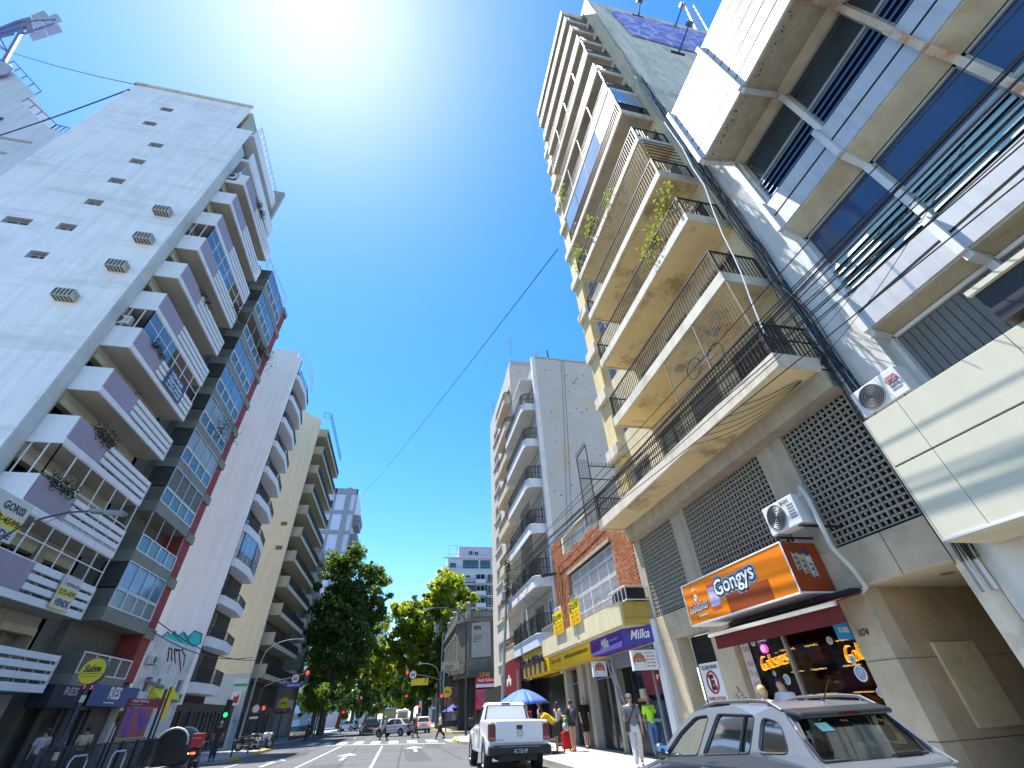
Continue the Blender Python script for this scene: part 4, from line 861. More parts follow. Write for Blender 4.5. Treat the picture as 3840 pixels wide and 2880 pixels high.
# ================================================================== L3: white blind wall tower with faceted balconies
L3 = thing('apartment_tower', 'white tower with a tall blank wall and faceted six sided balconies', 'building', (-15, 46, 0))
w3 = M('blank_wall_white', (.92, .92, .88), .9, var=.04, scale=.4, streak=.10, hband=.06, bump=.15, bscale=6)
b = MB(); b.box(-24, -14.42, 39.4, 39.8, 2.9, 34.2, 0); b.box(-24, -15.4, 39.8, 46.3, 0, 34.0, 1); b.box(-24, -14.9, 39.4, 39.81, 34.2, 35.0, 0)
b.box(-15.39, -15.2, 39.81, 46.2, 0, 33.5, 2); b.box(-14.44, -14.4, 39.82, 40.0, 6, 34, 2)
b.build('wall', [w3, creamw, M('dark_brick', (.06, .04, .035), .8, var=.2)], L3)
zz3 = [3.55 + 2.78 * i for i in range(11)]
for i, z in enumerate(zz3):
    pl = [(-14.43, 39.82), (-14.15, 39.95), (-13.95, 43.0), (-14.35, 46.0), (-15.2, 46.0), (-15.2, 39.82)]
    s = MB(); s.prism([(x, y, z) for x, y in pl], (0, 0, .62)); bal = s.build('balcony', M('faceted_white', (.72, .73, .74), .8, var=.05, streak=.08), L3)
    if i in (3,): 
        q = MB(); P4 = pl[:4]
        for a, c in zip(P4, P4[1:]):
            q.quad((*a, z + 1.3), (*c, z + 1.3), (*c, z + 2.7), (*a, z + 2.7), 1); q.quad((*a, z + .62), (*c, z + .62), (*c, z + 1.3), (*a, z + 1.3), 2)
            for f in np.linspace(0, 1, 4): 
                x, y = a[0] + (c[0] - a[0]) * f, a[1] + (c[1] - a[1]) * f; q.bar((x, y, z + .62), (x, y, z + 2.7), .05, m=0)
        q.build('glazing', [white, skyg, M('grey_parapet_glass', (.1, .11, .11), .4)], bal)
    else: railing(bal, pl[:4], z + .62, .55 if i else .9, iron, .16, .02)
    win(L3, (-15.15, 43.0, z + .65), 2.6, 2.0, '+x', nx=2, fr=brown, gl=wglass)
    ac_unit('balcony_air_conditioner', {2: 'lowest air conditioner on the faceted balconies of the white tower', 4: 'air conditioner on the faceted balcony above the glazed one', 6: 'highest air conditioner on the faceted balconies of the white tower'}[i], (-14.9, 44.9, z + .7), PI, group='air conditioners on the faceted balconies') if i in (2, 4, 6) else None
railing(L3, [(-14.5, 39.9), (-14.0, 43.0), (-14.4, 46.0)], 34.1, 1.0, alu, .5, .03)

# ================================================================== L4: cream side wall block with beige balconies
L4 = thing('apartment_building', 'block with a cream side wall and deep beige corner balconies behind the left tree', 'building', (-15, 60, 0))
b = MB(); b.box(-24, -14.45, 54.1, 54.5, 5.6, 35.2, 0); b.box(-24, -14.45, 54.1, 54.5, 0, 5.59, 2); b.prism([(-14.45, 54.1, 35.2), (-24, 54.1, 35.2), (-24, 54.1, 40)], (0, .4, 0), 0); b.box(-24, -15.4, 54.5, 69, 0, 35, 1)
b.build('wall', [M('cream_side_wall', (.74, .64, .46), .9, var=.05, streak=.1), M('dark_brown', (.10, .08, .06), .85, var=.15), M('pale_blue_base', (.45, .52, .55), .8)], L4)  # dark brown for the wall behind the balconies
for i in range(11):
    z = 5.3 + 2.78 * i
    s = MB(); s.box(-15.38, -13.4, 55.0, 68.5, z, z + .2, 0); s.box(-15.0, -13.4, 55.0, 55.2, z + .2, z + 1.15, 0); s.box(-13.45, -13.38, 55.0, 68.5, z - .1, z + .32, 0)
    bal = s.build('balcony', M('beige_balcony_l', (.46, .41, .29), .85, var=.1, streak=.12), L4); railing(bal, [(-13.42, 55.2), (-13.42, 68.5)], z + .3, .85, iron, .14, .03)
    if i % 2: win(L4, (-15.3, 58, z + .25), 2.4, 2.1, '+x', nx=2, fr=alu, gl=wglass)
railing(L4, [(-14.4, 54.6), (-13.5, 55), (-13.5, 68)], 36.0, .9, iron, .5, .04)
for x, z in ((-15.4, 20.4), (-15.2, 17.6)): MB().box(x - .35, x + .35, 54.06, 54.12, z - .22, z + .22).build('vent', M('vent_brown', (.2, .12, .07), .8), L4)
ph = MB(); ph.box(-15.6, -14.44, 54.0, 54.09, 2.0, 5.2, 0); ph.box(-15.6, -14.44, 53.97, 53.999, 4.6, 4.8, 1); ph.build('pharmacy_panel', [M('pale_mint', (.55, .62, .62), .7), M('mint_green', (.05, .32, .14), .6)], L4)

# ================================================================== L5: far gridded tower, far left blocks, street end
L5 = thing('apartment_tower', 'far pale blue tower with a grey concrete grid and side balconies', 'building', (-23, 130, 0))
b = MB(); b.box(-30, -18.6, 130, 146, 0, 57.6, 0); b.build('wall', M('pale_blue_panel', (.55, .60, .72), .8, var=.05), L5)
b = MB(); gcm = M('grid_concrete', (.30, .32, .34), .85, var=.1)
for z in np.arange(2.2, 56, 6.0): b.box(-30, -18.5, 129.8, 130, z, z + 1.0)
b.box(-30, -18.5, 129.75, 130, 56.4, 58.2); b.box(-21.6, -20.3, 129.7, 129.98, 0, 58.5); b.box(-25.1, -24.6, 129.75, 129.99, 0, 58); b.box(-18.8, -18.4, 129.75, 129.97, 0, 58); b.build('concrete_grid', gcm, L5)
pn = MB()
for z in np.arange(3.4, 55, 6.0):
    for a, c in ((-29.5, -26.0), (-24.4, -21.8)): MB().box(a, c, 129.86, 129.99, z, z + 4.6).build('panel', M('pale_lilac_panel', (.62, .64, .78), .7), L5)
    pn.box(-25.8, -25.2, 129.9, 129.98, z + .4, z + 2.8)
pn.build('slit_windows', darkgap, L5, kind='stuff')
for z in np.arange(4, 54, 5.6): MB().box(-18.6, -16.6, 131, 139, z, z + 1.6).box(-18.6, -16.8, 131.2, 138.8, z - 1.4, z - .001).build('balcony', M('dark_concrete', (.22, .23, .24), .85, var=.15), L5)  # side balconies in a darker grey concrete than the grid
LA = thing('apartment_building', 'pale curved roofline block at the far left behind the white tower', 'building', (-38, 26, 0))
z_at = lambda x: 45.5 if x > -36 else 45.5 + (-36 - x) * .85
b = MB(); b.prism([(-34.6, 24, 0), (-34.6, 24, 45.3), (-36.2, 24, 45.6), (-38.4, 24, 47.4), (-40.4, 24, 49.2), (-40.6, 24, 51.5), (-46.3, 24, 57), (-60, 24, 68), (-60, 24, 0)], (0, 8, 0)); b.build('wall', M('pale_render', (.66, .68, .70), .9, var=.07, streak=.12), LA)
b = MB(); b.box(-41.8, -39.9, 23.9, 24, 45.2, 45.9); b.box(-45, -43.5, 23.9, 24, 50.5, 51); b.box(-46, -43, 23.9, 24, 47, 47.5)
b.build('slot_window', M('small_window_dark'), LA, kind='stuff')
b = MB(); b.box(-40, -36, 23.93, 24, 42.5, 42.75); b.box(-42, -36.5, 23.93, 24, 40.2, 40.45); b.build('ledge', M('brownish_ledge', (.42, .36, .33), .8), LA, kind='stuff')
# phone mast on that roof
am = thing('antenna_mast', 'lattice phone mast with clustered panel antennas on the far left roof', 'antenna', (-47, 24, 58))
z0_ = lambda a, b: (a * 533 / 1382, b * 533 / 1382); b = MB()
for p, q, w in (((-60, 315), (190, 212), .3), ((-60, 345), (245, 258), .35), ((-60, 372), (130, 325), .2), ((212, 298), (38, 605), .28), ((8, 380), (82, 512), .16), ((0, 448), (82, 512), .16), ((180, 215), (540, 190), .15), ((230, 330), (520, 230), .15), ((-20, 560), (40, 640), .2)): b.bar(YP(*z0_(*p), 24), YP(*z0_(*q), 24), w)
for k in range(7): b.bar(YP(*z0_(20 + k * 28, 300 - k * 11), 24), YP(*z0_(34 + k * 28, 335 - k * 9), 24), .09)
b.build('lattice', M('mast_blue', (.16, .18, .34), .6), am)
for q_, c in ((((180, 190), (290, 160), (302, 200), (190, 232)), (.25, .22, .26)), (((300, 148), (425, 100), (462, 140), (312, 182)), (.42, .42, .44)), (((410, 188), (545, 128), (580, 160), (445, 216)), (.45, .44, .5)), (((430, 272), (560, 234), (586, 262), (448, 302)), (.42, .40, .52)), (((305, 222), (400, 195), (432, 236), (322, 262)), (.5, .52, .56)), (((285, 330), (430, 286), (440, 306), (290, 350)), (.42, .40, .50)), (((232, 250), (300, 232), (312, 262), (245, 278)), (.25, .22, .28))):
    MB().prism([tuple(YP(*z0_(*p), 24)) for p in q_], (0, .5, 0)).build('panel_antenna', M('antenna_%d' % len(MATS), c, .6), am)
rl = MB(); 
for (xa, za), (xb, zb) in (((-34.6, 45.3), (-36.2, 45.6)), ((-36.2, 45.6), (-40.6, 49.6)), ((-40.6, 51.5), (-46, 57))):
    rl.bar((xa, 24, za + .9), (xb, 24, zb + .9), .08); 
    for f in np.linspace(0, 1, 5): rl.bar((xa + (xb - xa) * f, 24, za + (zb - za) * f), (xa + (xb - xa) * f, 24, za + (zb - za) * f + .9), .06)
rl.build('roof_railing', M('mast_blue'), LA); rl = None
MB().sph((-45.5, 23.6, 54.2), 1.6, 12, sx=.9, sy=.25, sz=1.2).build('dish', M('antenna_grey', (.42, .42, .50), .6), am)
# distant street end
for nm, lab, x0, x1, y, z, col in (('apartment_building', 'distant white stepped apartment block at the end of the street', -17, -8.8, 220, 38, (.62, .62, .64)), ('apartment_building', 'distant pale block with a grey stair tower left of the street end', -25, -15, 160, 36, (.55, .55, .56)), ('apartment_building', 'distant small white block closing the street vista', -9, -1, 330, 34, (.66, .66, .68)), ('apartment_building', 'far block half hidden behind the right hand trees', 6.5, 14, 170, 22, (.5, .48, .45)), ('apartment_building', 'dull brown block half hidden behind the left tree canopy', -24, -14.9, 69.3, 24, (.16, .14, .115))):
    t = thing(nm, lab, 'building', (x0, y, 0)); b = MB(); b.box(x0, x1, y, y + 14, 0, z); b.box(x0 + 2, x1 - 2, y + 1, y + 12, z, z + 3); b.build('wall', M('far_wall_%d' % len(MATS), col, .85, var=.06), t)
    for q in np.arange(3, z - 2, 3.0):
        for xx in np.arange(x0 + .8, x1 - 1.6, 2.6): win(t, (xx + 1.4, y - .05, q + .6), 1.4, 1.5, '-y', nx=1, fr=M('far_frame', (.4, .4, .4)), gl=M('far_glass', (.05, .06, .08), .2), fw=.08)
    for q in np.arange(3, z - 2, 3.0): MB().box(x1 - .01, x1 + 1.1, y + 1, y + 6, q, q + 1.0).build('balcony', M('far_balcony', (.45, .44, .42), .8), t)
# signed dark shop zone under L2/L3/L4
for lab, y0, y1, x in (('dark shopfronts under the grey green block', 26.6, 32.2, -15.0), ('dark recessed shops under the white faceted tower', 39.9, 53.9, -15.0), ('dark shops under the beige balconies', 54.6, 69, -14.9)):
    t = thing('shopfront', lab, 'shop', (x, y0, 0)); b = MB(); b.wall(PX(x, -1), y0, y1, .13, 3.1, [(y, y + 1.5, .3, 2.6) for y in np.arange(y0 + .4, y1 - 1.5, 1.9)], .3); b.build('wall', [M('dark_granite'), M('shop_dark_glass', (.03, .035, .04), .1, var=.4, spec=.8)], t)
    for y in np.arange(y0 + .4, y1 - 1.5, 1.9): win(t, (x - .22, y + 1.5, .3), 1.5, 2.3, '+x', nx=1, fr=greymet, gl=M('shop_dark_glass'))
# ================================================================== vehicles
tyre = M('tyre_rubber', (.022, .022, .023), .85, var=.15); rimm = M('alloy', (.45, .46, .47), .35, .8, var=.1)
cglass = glass('car_glass', (.52, .58, .55), .06); dglass = M('dark_car_glass', (.02, .025, .028), .05, var=.2, spec=.9)
redl = M('tail_lamp', (.11, .006, .008), .25, var=.1, spec=.8); redon = M('lit_tail_lamp', (.6, .02, .02), .4, emit=(1, .05, .03), estr=3, var=0); clearl = M('clear_lamp', (.55, .56, .57), .2)
plastic = M('black_plastic', (.025, .025, .027), .6, var=.1)
def paintm(name, c, metal=0., rough=.28):
    m = M(name, c, rough, metal, .04, 1.0, spec=.6); b = m.node_tree.nodes['Principled BSDF']; b.inputs['Coat Weight'].default_value = .5; b.inputs['Coat Roughness'].default_value = .08; return m
def wheel(parent, x, y, r, side, w=.22, name='wheel', spokes=5):
    b = MB(); P = []
    for k, (dx, rr_) in enumerate(((-w / 2, r * .72), (-w / 2, r * .94), (-w / 2 + .03, r), (w / 2 - .03, r), (w / 2, r * .94), (w / 2, r * .72))): P.append((dx, rr_))
    n = 24; vs = [(x + dx, y + rr_ * math.cos(2 * PI * j / n), r + rr_ * math.sin(2 * PI * j / n)) for dx, rr_ in P for j in range(n)]
    b.add(vs, [(i * n + j, i * n + (j + 1) % n, (i + 1) * n + (j + 1) % n, (i + 1) * n + j)[::-1] for i in range(5) for j in range(n)], 0)
    t = b.build(name, tyre, None, smooth=False); t.parent = parent
    b = MB(); xo = x + side * (w / 2 - .035)
    b.cyl((xo - side * .08, y, r), (xo - side * .05, y, r), r * .73, n=20, m=1); b.cyl((xo - side * .02, y, r), (xo + side * .02, y, r), r * .16, n=10)
    for k in range(spokes):
        a = 2 * PI * k / spokes + .3; b.bar((xo, y, r), (xo, y + r * .7 * math.cos(a), r + r * .7 * math.sin(a)), r * .2, .03, up=(1, 0, 0))
    b.tube([(xo, y + r * .7 * math.cos(a), r + r * .7 * math.sin(a)) for a in np.linspace(0, 2 * PI, 25)[:-1]], r * .05, 5, closed=True)
    q = b.build('rim', [rimm, plastic], None); q.parent = t
    return t
def arch(yc, r, z0, n=9): return [(yc + r * math.cos(a), max(z0, .33 + r * math.sin(a))) for a in np.linspace(0, PI, n)]   # rear->? goes +y to -y
def shell(name, mat, prof, hw, parent, bevel=.05, seg=3, caps=True):
    k = len(prof); b = MB()
    L = [(-hw(y, z), y, z) for y, z in prof]; R = [(hw(y, z), y, z) for y, z in prof]
    fs = [tuple(range(k)), tuple(range(k, 2 * k))[::-1]] + [(i, i + k, (i + 1) % k + k, (i + 1) % k) for i in range(k)]
    b.add(L + R, fs); o = b.build(name, mat, None, bevel=bevel, seg=seg); o.parent = parent; return o
def sidepane(b, pts, hw, off=.006, m=0, both=True):
    for s in ((-1, 1) if both else (-1,)):
        p = [(s * (hw(y, z) + off), y, z) for y, z in pts]; b.add(p, [tuple(range(len(p)))[::s]], m)
def make_car(name, label, paint_, L=4.3, W=1.74, H=1.46, kind='sedan', cat='car', group=None, lit=False):
    """rear bumper at y=0, nose at y=L, on the ground"""
    t = thing(name, label, cat, (0, 0, 0), 0, group); r = .31; wy0, wy1 = L * .19, L * .80; bz = H * .62
    prof = [(.0, .32), (.0, .55), (.03, .62), (.06, bz + (.05 if kind == 'sedan' else .06))]
    if kind == 'sedan': prof += [(.55, bz + .08)]
    prof += [(L * .70, bz), (L * .95, H * .50), (L, H * .38), (L, .25)]
    prof += [(y, z) for y, z in [(wy1 + (r + .06) * math.cos(a), max(.2, r + (r + .06) * math.sin(a))) for a in np.linspace(0, PI, 9)]]
    prof += [(y, z) for y, z in [(wy0 + (r + .06) * math.cos(a), max(.2, r + (r + .06) * math.sin(a))) for a in np.linspace(0, PI, 9)]]
    hw = lambda y, z: W / 2 * (1 - .05 * abs(z - .5) / .5 - (.10 if y > L * .93 or y < .04 else 0))
    shell('body', paint_, prof, hw, t, .045)
    ys = {'sedan': (.35, 1.0, L * .52, L * .72), 'hatch': (.12, .38, L * .52, L * .74)}['sedan' if kind == 'sedan' else 'hatch']
    hg = lambda y, z: W / 2 * .95 - (z - bz) * .42
    shell('cabin', paint_, [(ys[0], bz), (ys[3], bz), (ys[2], H - .03), (ys[2] - .35, H), (ys[1] + .3, H), (ys[1], H - .05)], hg, t, .05)
    g = MB(); m0 = (ys[1] + ys[2]) / 2 + .05
    sidepane(g, [(m0 + .05, bz + .05), (ys[3] - .18, bz + .05), (ys[2] + .0, H - .09), (m0 + .05, H - .09)], hg)
    sidepane(g, [(ys[0] + .38, bz + .07), (m0 - .05, bz + .05), (m0 - .05, H - .09), (ys[1] + .16, H - .1)], hg)
    def cross(y0, z0, y1, z1, ins=.1, off=.02):
        d = Vector((0, -(z1 - z0), y1 - y0)).normalized() * off
        if d.z < 0: d = -d
        g.add([Vector((-(hg(y0, z0) - ins), y0, z0)) + d, Vector((hg(y0, z0) - ins, y0, z0)) + d, Vector((hg(y1, z1) - ins, y1, z1)) + d, Vector((-(hg(y1, z1) - ins), y1, z1)) + d], [(0, 1, 2, 3)])
    f = .86; cross(ys[0] + (ys[1] - ys[0]) * .1, bz + (H - .05 - bz) * .1, ys[0] + (ys[1] - ys[0]) * f, bz + (H - .05 - bz) * f)
    cross(ys[3] - (ys[3] - ys[2]) * .1, bz + (H - .03 - bz) * .1, ys[3] - (ys[3] - ys[2]) * .9, bz + (H - .03 - bz) * .9)
    for o in g.split('window', dglass): o.parent = t
    for s in (-1, 1):
        for y in (wy0, wy1): wheel(t, s * (W / 2 - .12), y, r, s, .2)
        b = MB(); b.box(s * W * .30, s * W * .465, -.012, .16, bz - .22, bz - .02); o = b.build('tail_lamp', redon if lit else redl, None, bevel=.02); o.parent = t
        b = MB(); b.box(s * W * .28, s * W * .44, L - .16, L + .01, H * .40, H * .48); o = b.build('headlight', clearl, None, bevel=.02); o.parent = t
        b = MB(); b.box(s * W * .5, s * (W * .5 + .16), ys[3] - .32, ys[3] - .22, bz + .02, bz + .15); o = b.build('mirror', paint_, None, bevel=.03); o.parent = t
        b = MB(); b.box(s * (W * .485), s * (W * .5 + .005), m0 - .25, m0 - .1, bz - .1, bz - .07); o = b.build('door_handle', plastic); o.parent = t
    b = MB(); b.box(-.26, .26, -.02, .0, .62, .74); o = b.build('number_plate', M('plate', (.5, .5, .5), .5)); o.parent = t
    b = MB(); b.box(-W * .46, W * .46, -.03, .05, .25, .42); o = b.build('bumper', plastic, None, bevel=.03); o.parent = t
    return t
# ---- white pickup
PU = thing('pickup_truck', 'white single cab pickup parked at the kerb, seen from behind', 'pickup', (0, 0, 0))
pw = paintm('pickup_white', (.80, .80, .80), 0, .3)
W2 = .975; r = .385; wy0, wy1 = 1.22, 4.28
prof = [(.05, .62), (.03, .75), (.03, 1.30), (2.02, 1.32), (2.05, 1.12), (3.6, 1.12), (4.95, 1.03), (5.2, .82), (5.2, .45), (4.9, .42)]
prof += [(wy1 + .47 * math.cos(a), .40 + .47 * math.sin(a)) for a in np.linspace(.05, PI - .05, 11)]
prof += [(wy0 + .47 * math.cos(a), .40 + .47 * math.sin(a)) for a in np.linspace(.05, PI - .05, 11)] + [(.5, .5)]
hw = lambda y, z: W2 - .03 * abs(z - .85) / .5 - (.10 if y > 4.9 else 0)
shell('body', pw, prof, hw, PU, .05)
hc = lambda y, z: .93 - (z - 1.12) * .34
shell('cab', pw, [(2.06, 1.12), (3.72, 1.12), (3.0, 1.76), (2.75, 1.81), (2.3, 1.81), (2.16, 1.76)], hc, PU, .07, 4)
b = MB(); sidepane(b, [(2.5, 1.2), (3.5, 1.18), (2.98, 1.68), (2.55, 1.7)], hc, .008); 
for o in b.split('side_window', dglass): o.parent = PU
b = MB(); b.add([(-.77, 2.075, 1.22), (.77, 2.075, 1.22), (.66, 2.15, 1.68), (-.66, 2.15, 1.68)], [(0, 1, 2, 3)]); o = b.build('rear_window', M('pickup_rear_glass', (.03, .042, .038), .18, var=.6, scale=2.5, spec=.3)); o.parent = PU
b = MB()
for p, q in (((-.8, 2.06, 1.19), (.8, 2.06, 1.19)), ((-.68, 2.145, 1.71), (.68, 2.145, 1.71)), ((-.8, 2.06, 1.19), (-.68, 2.145, 1.71)), ((.8, 2.06, 1.19), (.68, 2.145, 1.71))): b.bar(p, q, .05, .02)
o = b.build('window_seal', plastic); o.parent = PU
for x in (-.45, .42):
    b = MB(); b.box(x - .13, x + .13, 2.2, 2.24, 1.12, 1.48); o = b.build('seat', black, None, bevel=.05); o.parent = PU
b = MB(); b.box(-.16, .16, 2.15, 2.2, 1.755, 1.79); o = b.build('brake_lamp', redl); o.parent = PU
b = MB(); b.box(-.765, .765, -.015, .05, .74, 1.30); tg = b.build('tailgate', pw, None, bevel=.03); tg.parent = PU
b = MB(); b.box(-.10, .10, -.022, -.005, 1.08, 1.18); o = b.build('handle', black, None, bevel=.015); o.parent = tg
b = MB(); cz = .98; R_ = .095
b.tube([(R_ * math.cos(a), -.024, cz + R_ * math.sin(a)) for a in np.linspace(0, 2 * PI, 33)[:-1]], .010, 6, closed=True)
for pts in (((-.045, .075), (0, .012), (.045, .075)), ((-.075, .045), (-.035, -.075), (0, -.005), (.035, -.075), (.075, .045))):
    for p, q in zip(pts, pts[1:]): b.bar((p[0], -.024, cz + p[1]), (q[0], -.024, cz + q[1]), .017, .014, up=(0, 1, 0))
o = b.build('emblem', M('chrome', (.6, .6, .62), .15, 1., var=0)); o.parent = tg
for x, z, w in ((-.62, .83, .22), (.55, .84, .15), (.57, .79, .14)): o = (MB().box(x - w / 2, x + w / 2, -.02, -.014, z - .012, z + .012)).build('badge', M('chrome')); o.parent = tg
for s in (-1, 1):
    b = MB(); b.box(s * .775, s * .99, -.02, .2, .80, 1.22); o = b.build('tail_lamp', redl, None, bevel=.03); o.parent = PU
    b = MB(); b.box(s * .785, s * .98, -.026, .1, .82, .90); q = b.build('lower_lens', clearl if False else M('pink_lens', (.45, .12, .12), .25), None); q.parent = o
    for y in (wy0, wy1): wheel(PU, s * (W2 - .14), y, r, s, .26, spokes=6)
    b = MB(); b.box(s * 1.0, s * 1.22, 3.22, 3.34, 1.12, 1.38); o = b.build('mirror', plastic, None, bevel=.05); o.parent = PU
    o = MB().box(s * .955, s * .99, 2.62, 2.8, .98, 1.02).build('door_handle', plastic); o.parent = PU
    o = MB().box(s * .97, s * .982, 3.5, 3.512, .55, 1.1).box(s * .97, s * .982, 2.3, 2.312, .55, 1.1).box(s * .966, s * .98, 2.03, 2.045, .55, 1.3).build('door_seam', black); o.parent = PU
b = MB(); b.box(-.99, .99, -.14, .12, .48, .70); bp = b.build('bumper', plastic, None, bevel=.05); bp.parent = PU
o = MB().box(-.62, .62, -.15, -.13, .66, .675).build('bumper_trim', greymet); o.parent = bp
o = MB().box(-.23, .23, -.16, -.142, .50, .64).build('number_plate', black); o.parent = PU
tx = text('AC 726 MP', (-.215, -.165, .52), FY, .43, .10, M('plate_white', (.7, .7, .7), .5), None, bold=.0); tx.parent = o; 
b = MB(); b.box(-.6, .6, .2, 4.6, .32, .5); b.cyl((-.5, 1.22, .36), (.5, 1.22, .36), .06); b.cyl((.3, .1, .35), (.3, .6, .38), .05); o = b.build('underbody', black); o.parent = PU
PU.location = (3.78, 16.75, .0); PU.rotation_euler = (0, .03, 0)

# ---- grey hatchback with roof rails, closest thing to the camera
SU = thing('parked_car', 'metallic grey hatchback with roof rails parked at the kerb, nearest of all the cars', 'car', (0, 0, 0))
gp = paintm('metallic_grey', (.25, .275, .31), .5, .30)
hs_ = lambda y, z: .845 - max(0, z - 1.0) * .46 - max(0, .85 - y) * .17
shell('body', gp, [(-.02, .3), (-.06, .55), (-.03, .72), (.05, 1.02), (.35, 1.06), (2.75, .95), (3.0, .93), (3.75, .80), (4.0, .62), (4.02, .3)] + [(3.25 + .36 * math.cos(a), max(.25, .31 + .36 * math.sin(a))) for a in np.linspace(0, PI, 9)] + [(.75 + .36 * math.cos(a), max(.25, .31 + .36 * math.sin(a))) for a in np.linspace(0, PI, 9)], lambda y, z: .86 - .05 * abs(z - .75) - (.12 if y > 3.7 else 0) - max(0, .85 - y) * .17, SU, .06, 4)
def holed(outer, holes, mat, name, parent, thick=.03):
    """car side plate with window holes, on both sides"""
    bm = bmesh.new(); 
    for s in (-1, 1):
        es = []
        for lp in [outer] + holes:
            vs = [bm.verts.new((s * hs_(y, z), y, z)) for y, z in lp]; es += [bm.edges.new((vs[i], vs[(i + 1) % len(vs)])) for i in range(len(vs))]
        bmesh.ops.triangle_fill(bm, use_beauty=True, use_dissolve=False, edges=es)
    bmesh.ops.recalc_face_normals(bm, faces=bm.faces)
    me = bpy.data.meshes.new(name); bm.to_mesh(me); bm.free(); me.materials.append(mat)
    o = link(name, me); o.parent = parent; m = o.modifiers.new('thickness', 'SOLIDIFY'); m.thickness = thick; m.offset = 0; return o
def rnd(pts, r=.05, n=4):
    out = []; k = len(pts)
    for i in range(k):
        p = Vector((*pts[i], 0)); a = Vector((*pts[i - 1], 0)); c = Vector((*pts[(i + 1) % k], 0))
        ra = min(r, (a - p).length * .45); rc = min(r, (c - p).length * .45); A = p + (a - p).normalized() * ra; Cc = p + (c - p).normalized() * rc
        for f in np.linspace(0, 1, n): q = A * (1 - f) ** 2 + p * 2 * f * (1 - f) + Cc * f ** 2; out.append((q.x, q.y))
    return out
fw = rnd([(2.70, .975), (1.90, 1.02), (1.70, 1.395), (2.02, 1.375), (2.35, 1.22)], .06); rw = rnd([(1.79, 1.03), (.92, 1.085), (.84, 1.39), (1.53, 1.405)], .05); qw = rnd([(.80, 1.09), (.42, 1.10), (.52, 1.33), (.75, 1.375)], .07)
outer = [(2.98, .90), (.02, .98), (.18, 1.08), (.47, 1.40), (.6, 1.455), (1.2, 1.475), (1.75, 1.46), (2.1, 1.415), (2.45, 1.24)]
holed(outer, [fw, rw, qw], gp, 'cabin_side', SU)
for w_, nm in ((fw, 'front_window'), (rw, 'rear_window'), (qw, 'quarter_window')):
    b = MB(); sidepane(b, w_, hs_, -.008); ww = b.split(nm, cglass)
    for o, s in zip(ww, (-1, 1)):
        o.parent = SU; q = MB().tube([(s * (hs_(y, z) + .012), y, z) for y, z in w_], .011, 5, closed=True).build('rubber_seal', plastic); q.parent = o
b = MB()
for s in (-1, 1): b.bar((s * (hs_(1.1, 1.05) + .004), 1.1, 1.07), (s * (hs_(1.05, 1.4) + .004), 1.02, 1.40), .03, .02)

for o in b.split('door_bar', plastic): o.parent = SU
# roof skin, windscreen and tailgate
b = MB(); ysr = [.47, .6, .9, 1.3, 1.75, 2.1]; zr_ = lambda y: float(np.interp(y, [.47, .6, 1.2, 1.75, 2.1], [1.40, 1.455, 1.475, 1.46, 1.415]))
us = np.linspace(-1, 1, 9); b.grid(lambda y, u: (u * hs_(y, zr_(y)), y, zr_(y) + .022 * (1 - u * u)), ysr, us)
o = b.build('roof', gp, smooth=True); o.parent = SU
b = MB(); b.add([(-.66, 2.10, 1.42), (.66, 2.10, 1.42), (.82, 2.98, .93), (-.82, 2.98, .93)], [(0, 1, 2, 3)]); o = b.build('windscreen', cglass); o.parent = SU
hb = lambda z: .47 - (1.40 - z) * .72
b = MB(); zs = [1.40, 1.355, 1.04, .98]; xin = lambda z: hs_(hb(z), z)
gx = lambda z: .54 if z > 1.2 else .60
for s in (-1, 1): b.grid(lambda z, u: (s * (gx(z) + (xin(z) + .01 - gx(z)) * u), hb(z) - .012 + .06 * u * u, z), np.linspace(1.40, 1.0, 5), [0, .5, 1])
b.add([(-.54, hb(1.40) - .012, 1.40), (.54, hb(1.40) - .012, 1.40), (.54, hb(1.355) - .012, 1.355), (-.54, hb(1.355) - .012, 1.355)], [(0, 1, 2, 3)])
b.add([(-.62, hb(1.045) - .012, 1.045), (.62, hb(1.045) - .012, 1.045), (.66, -.04, .92), (-.66, -.04, .92)], [(0, 1, 2, 3)])
tgate = b.build('tailgate', gp); tgate.parent = SU
b = MB(); b.grid(lambda z, u: (u * gx(z), hb(z) - .018 - .03 * (1 - u * u), z), np.linspace(1.36, 1.04, 5), np.linspace(-1, 1, 7)); rg = b.build('rear_glass', glass('rear_glass', (.50, .56, .52), .10), smooth=True); rg.parent = tgate
b = MB(); b.tube([(u * (gx(z) + .005), hb(z) - .02, z) for u, z in ((-1, 1.36), (1, 1.36), (1, 1.2), (1, 1.04), (-1, 1.04), (-1, 1.2))], .02, 5, closed=True); q = b.build('glass_border', plastic); q.parent = tgate
b = MB(); b.prism([(-.60, .50, 1.44), (.60, .50, 1.44), (.56, .30, 1.40), (-.56, .30, 1.40)], (0, 0, -.05)); o = b.build('spoiler', M('dark_spoiler', (.03, .034, .04), .35), None, bevel=.02); o.parent = SU
o = MB().box(-.12, .12, .292, .31, 1.365, 1.39).build('brake_lamp', redl); o.parent = SU
b = MB(); b.box(.18, .52, hb(1.05) - .07, hb(1.05) - .02, 1.015, 1.075); o = b.build('wiper', black, None, bevel=.02); o.parent = tgate
o = MB().add([(-.40, hb(1.31) - .045, 1.315), (-.26, hb(1.31) - .05, 1.315), (-.22, hb(1.25) - .05, 1.25), (-.37, hb(1.25) - .045, 1.25)], [(0, 1, 2, 3)]).build('sticker', M('mint_sticker', (.45, .80, .62), .5, var=.15, scale=20)); o.parent = tgate
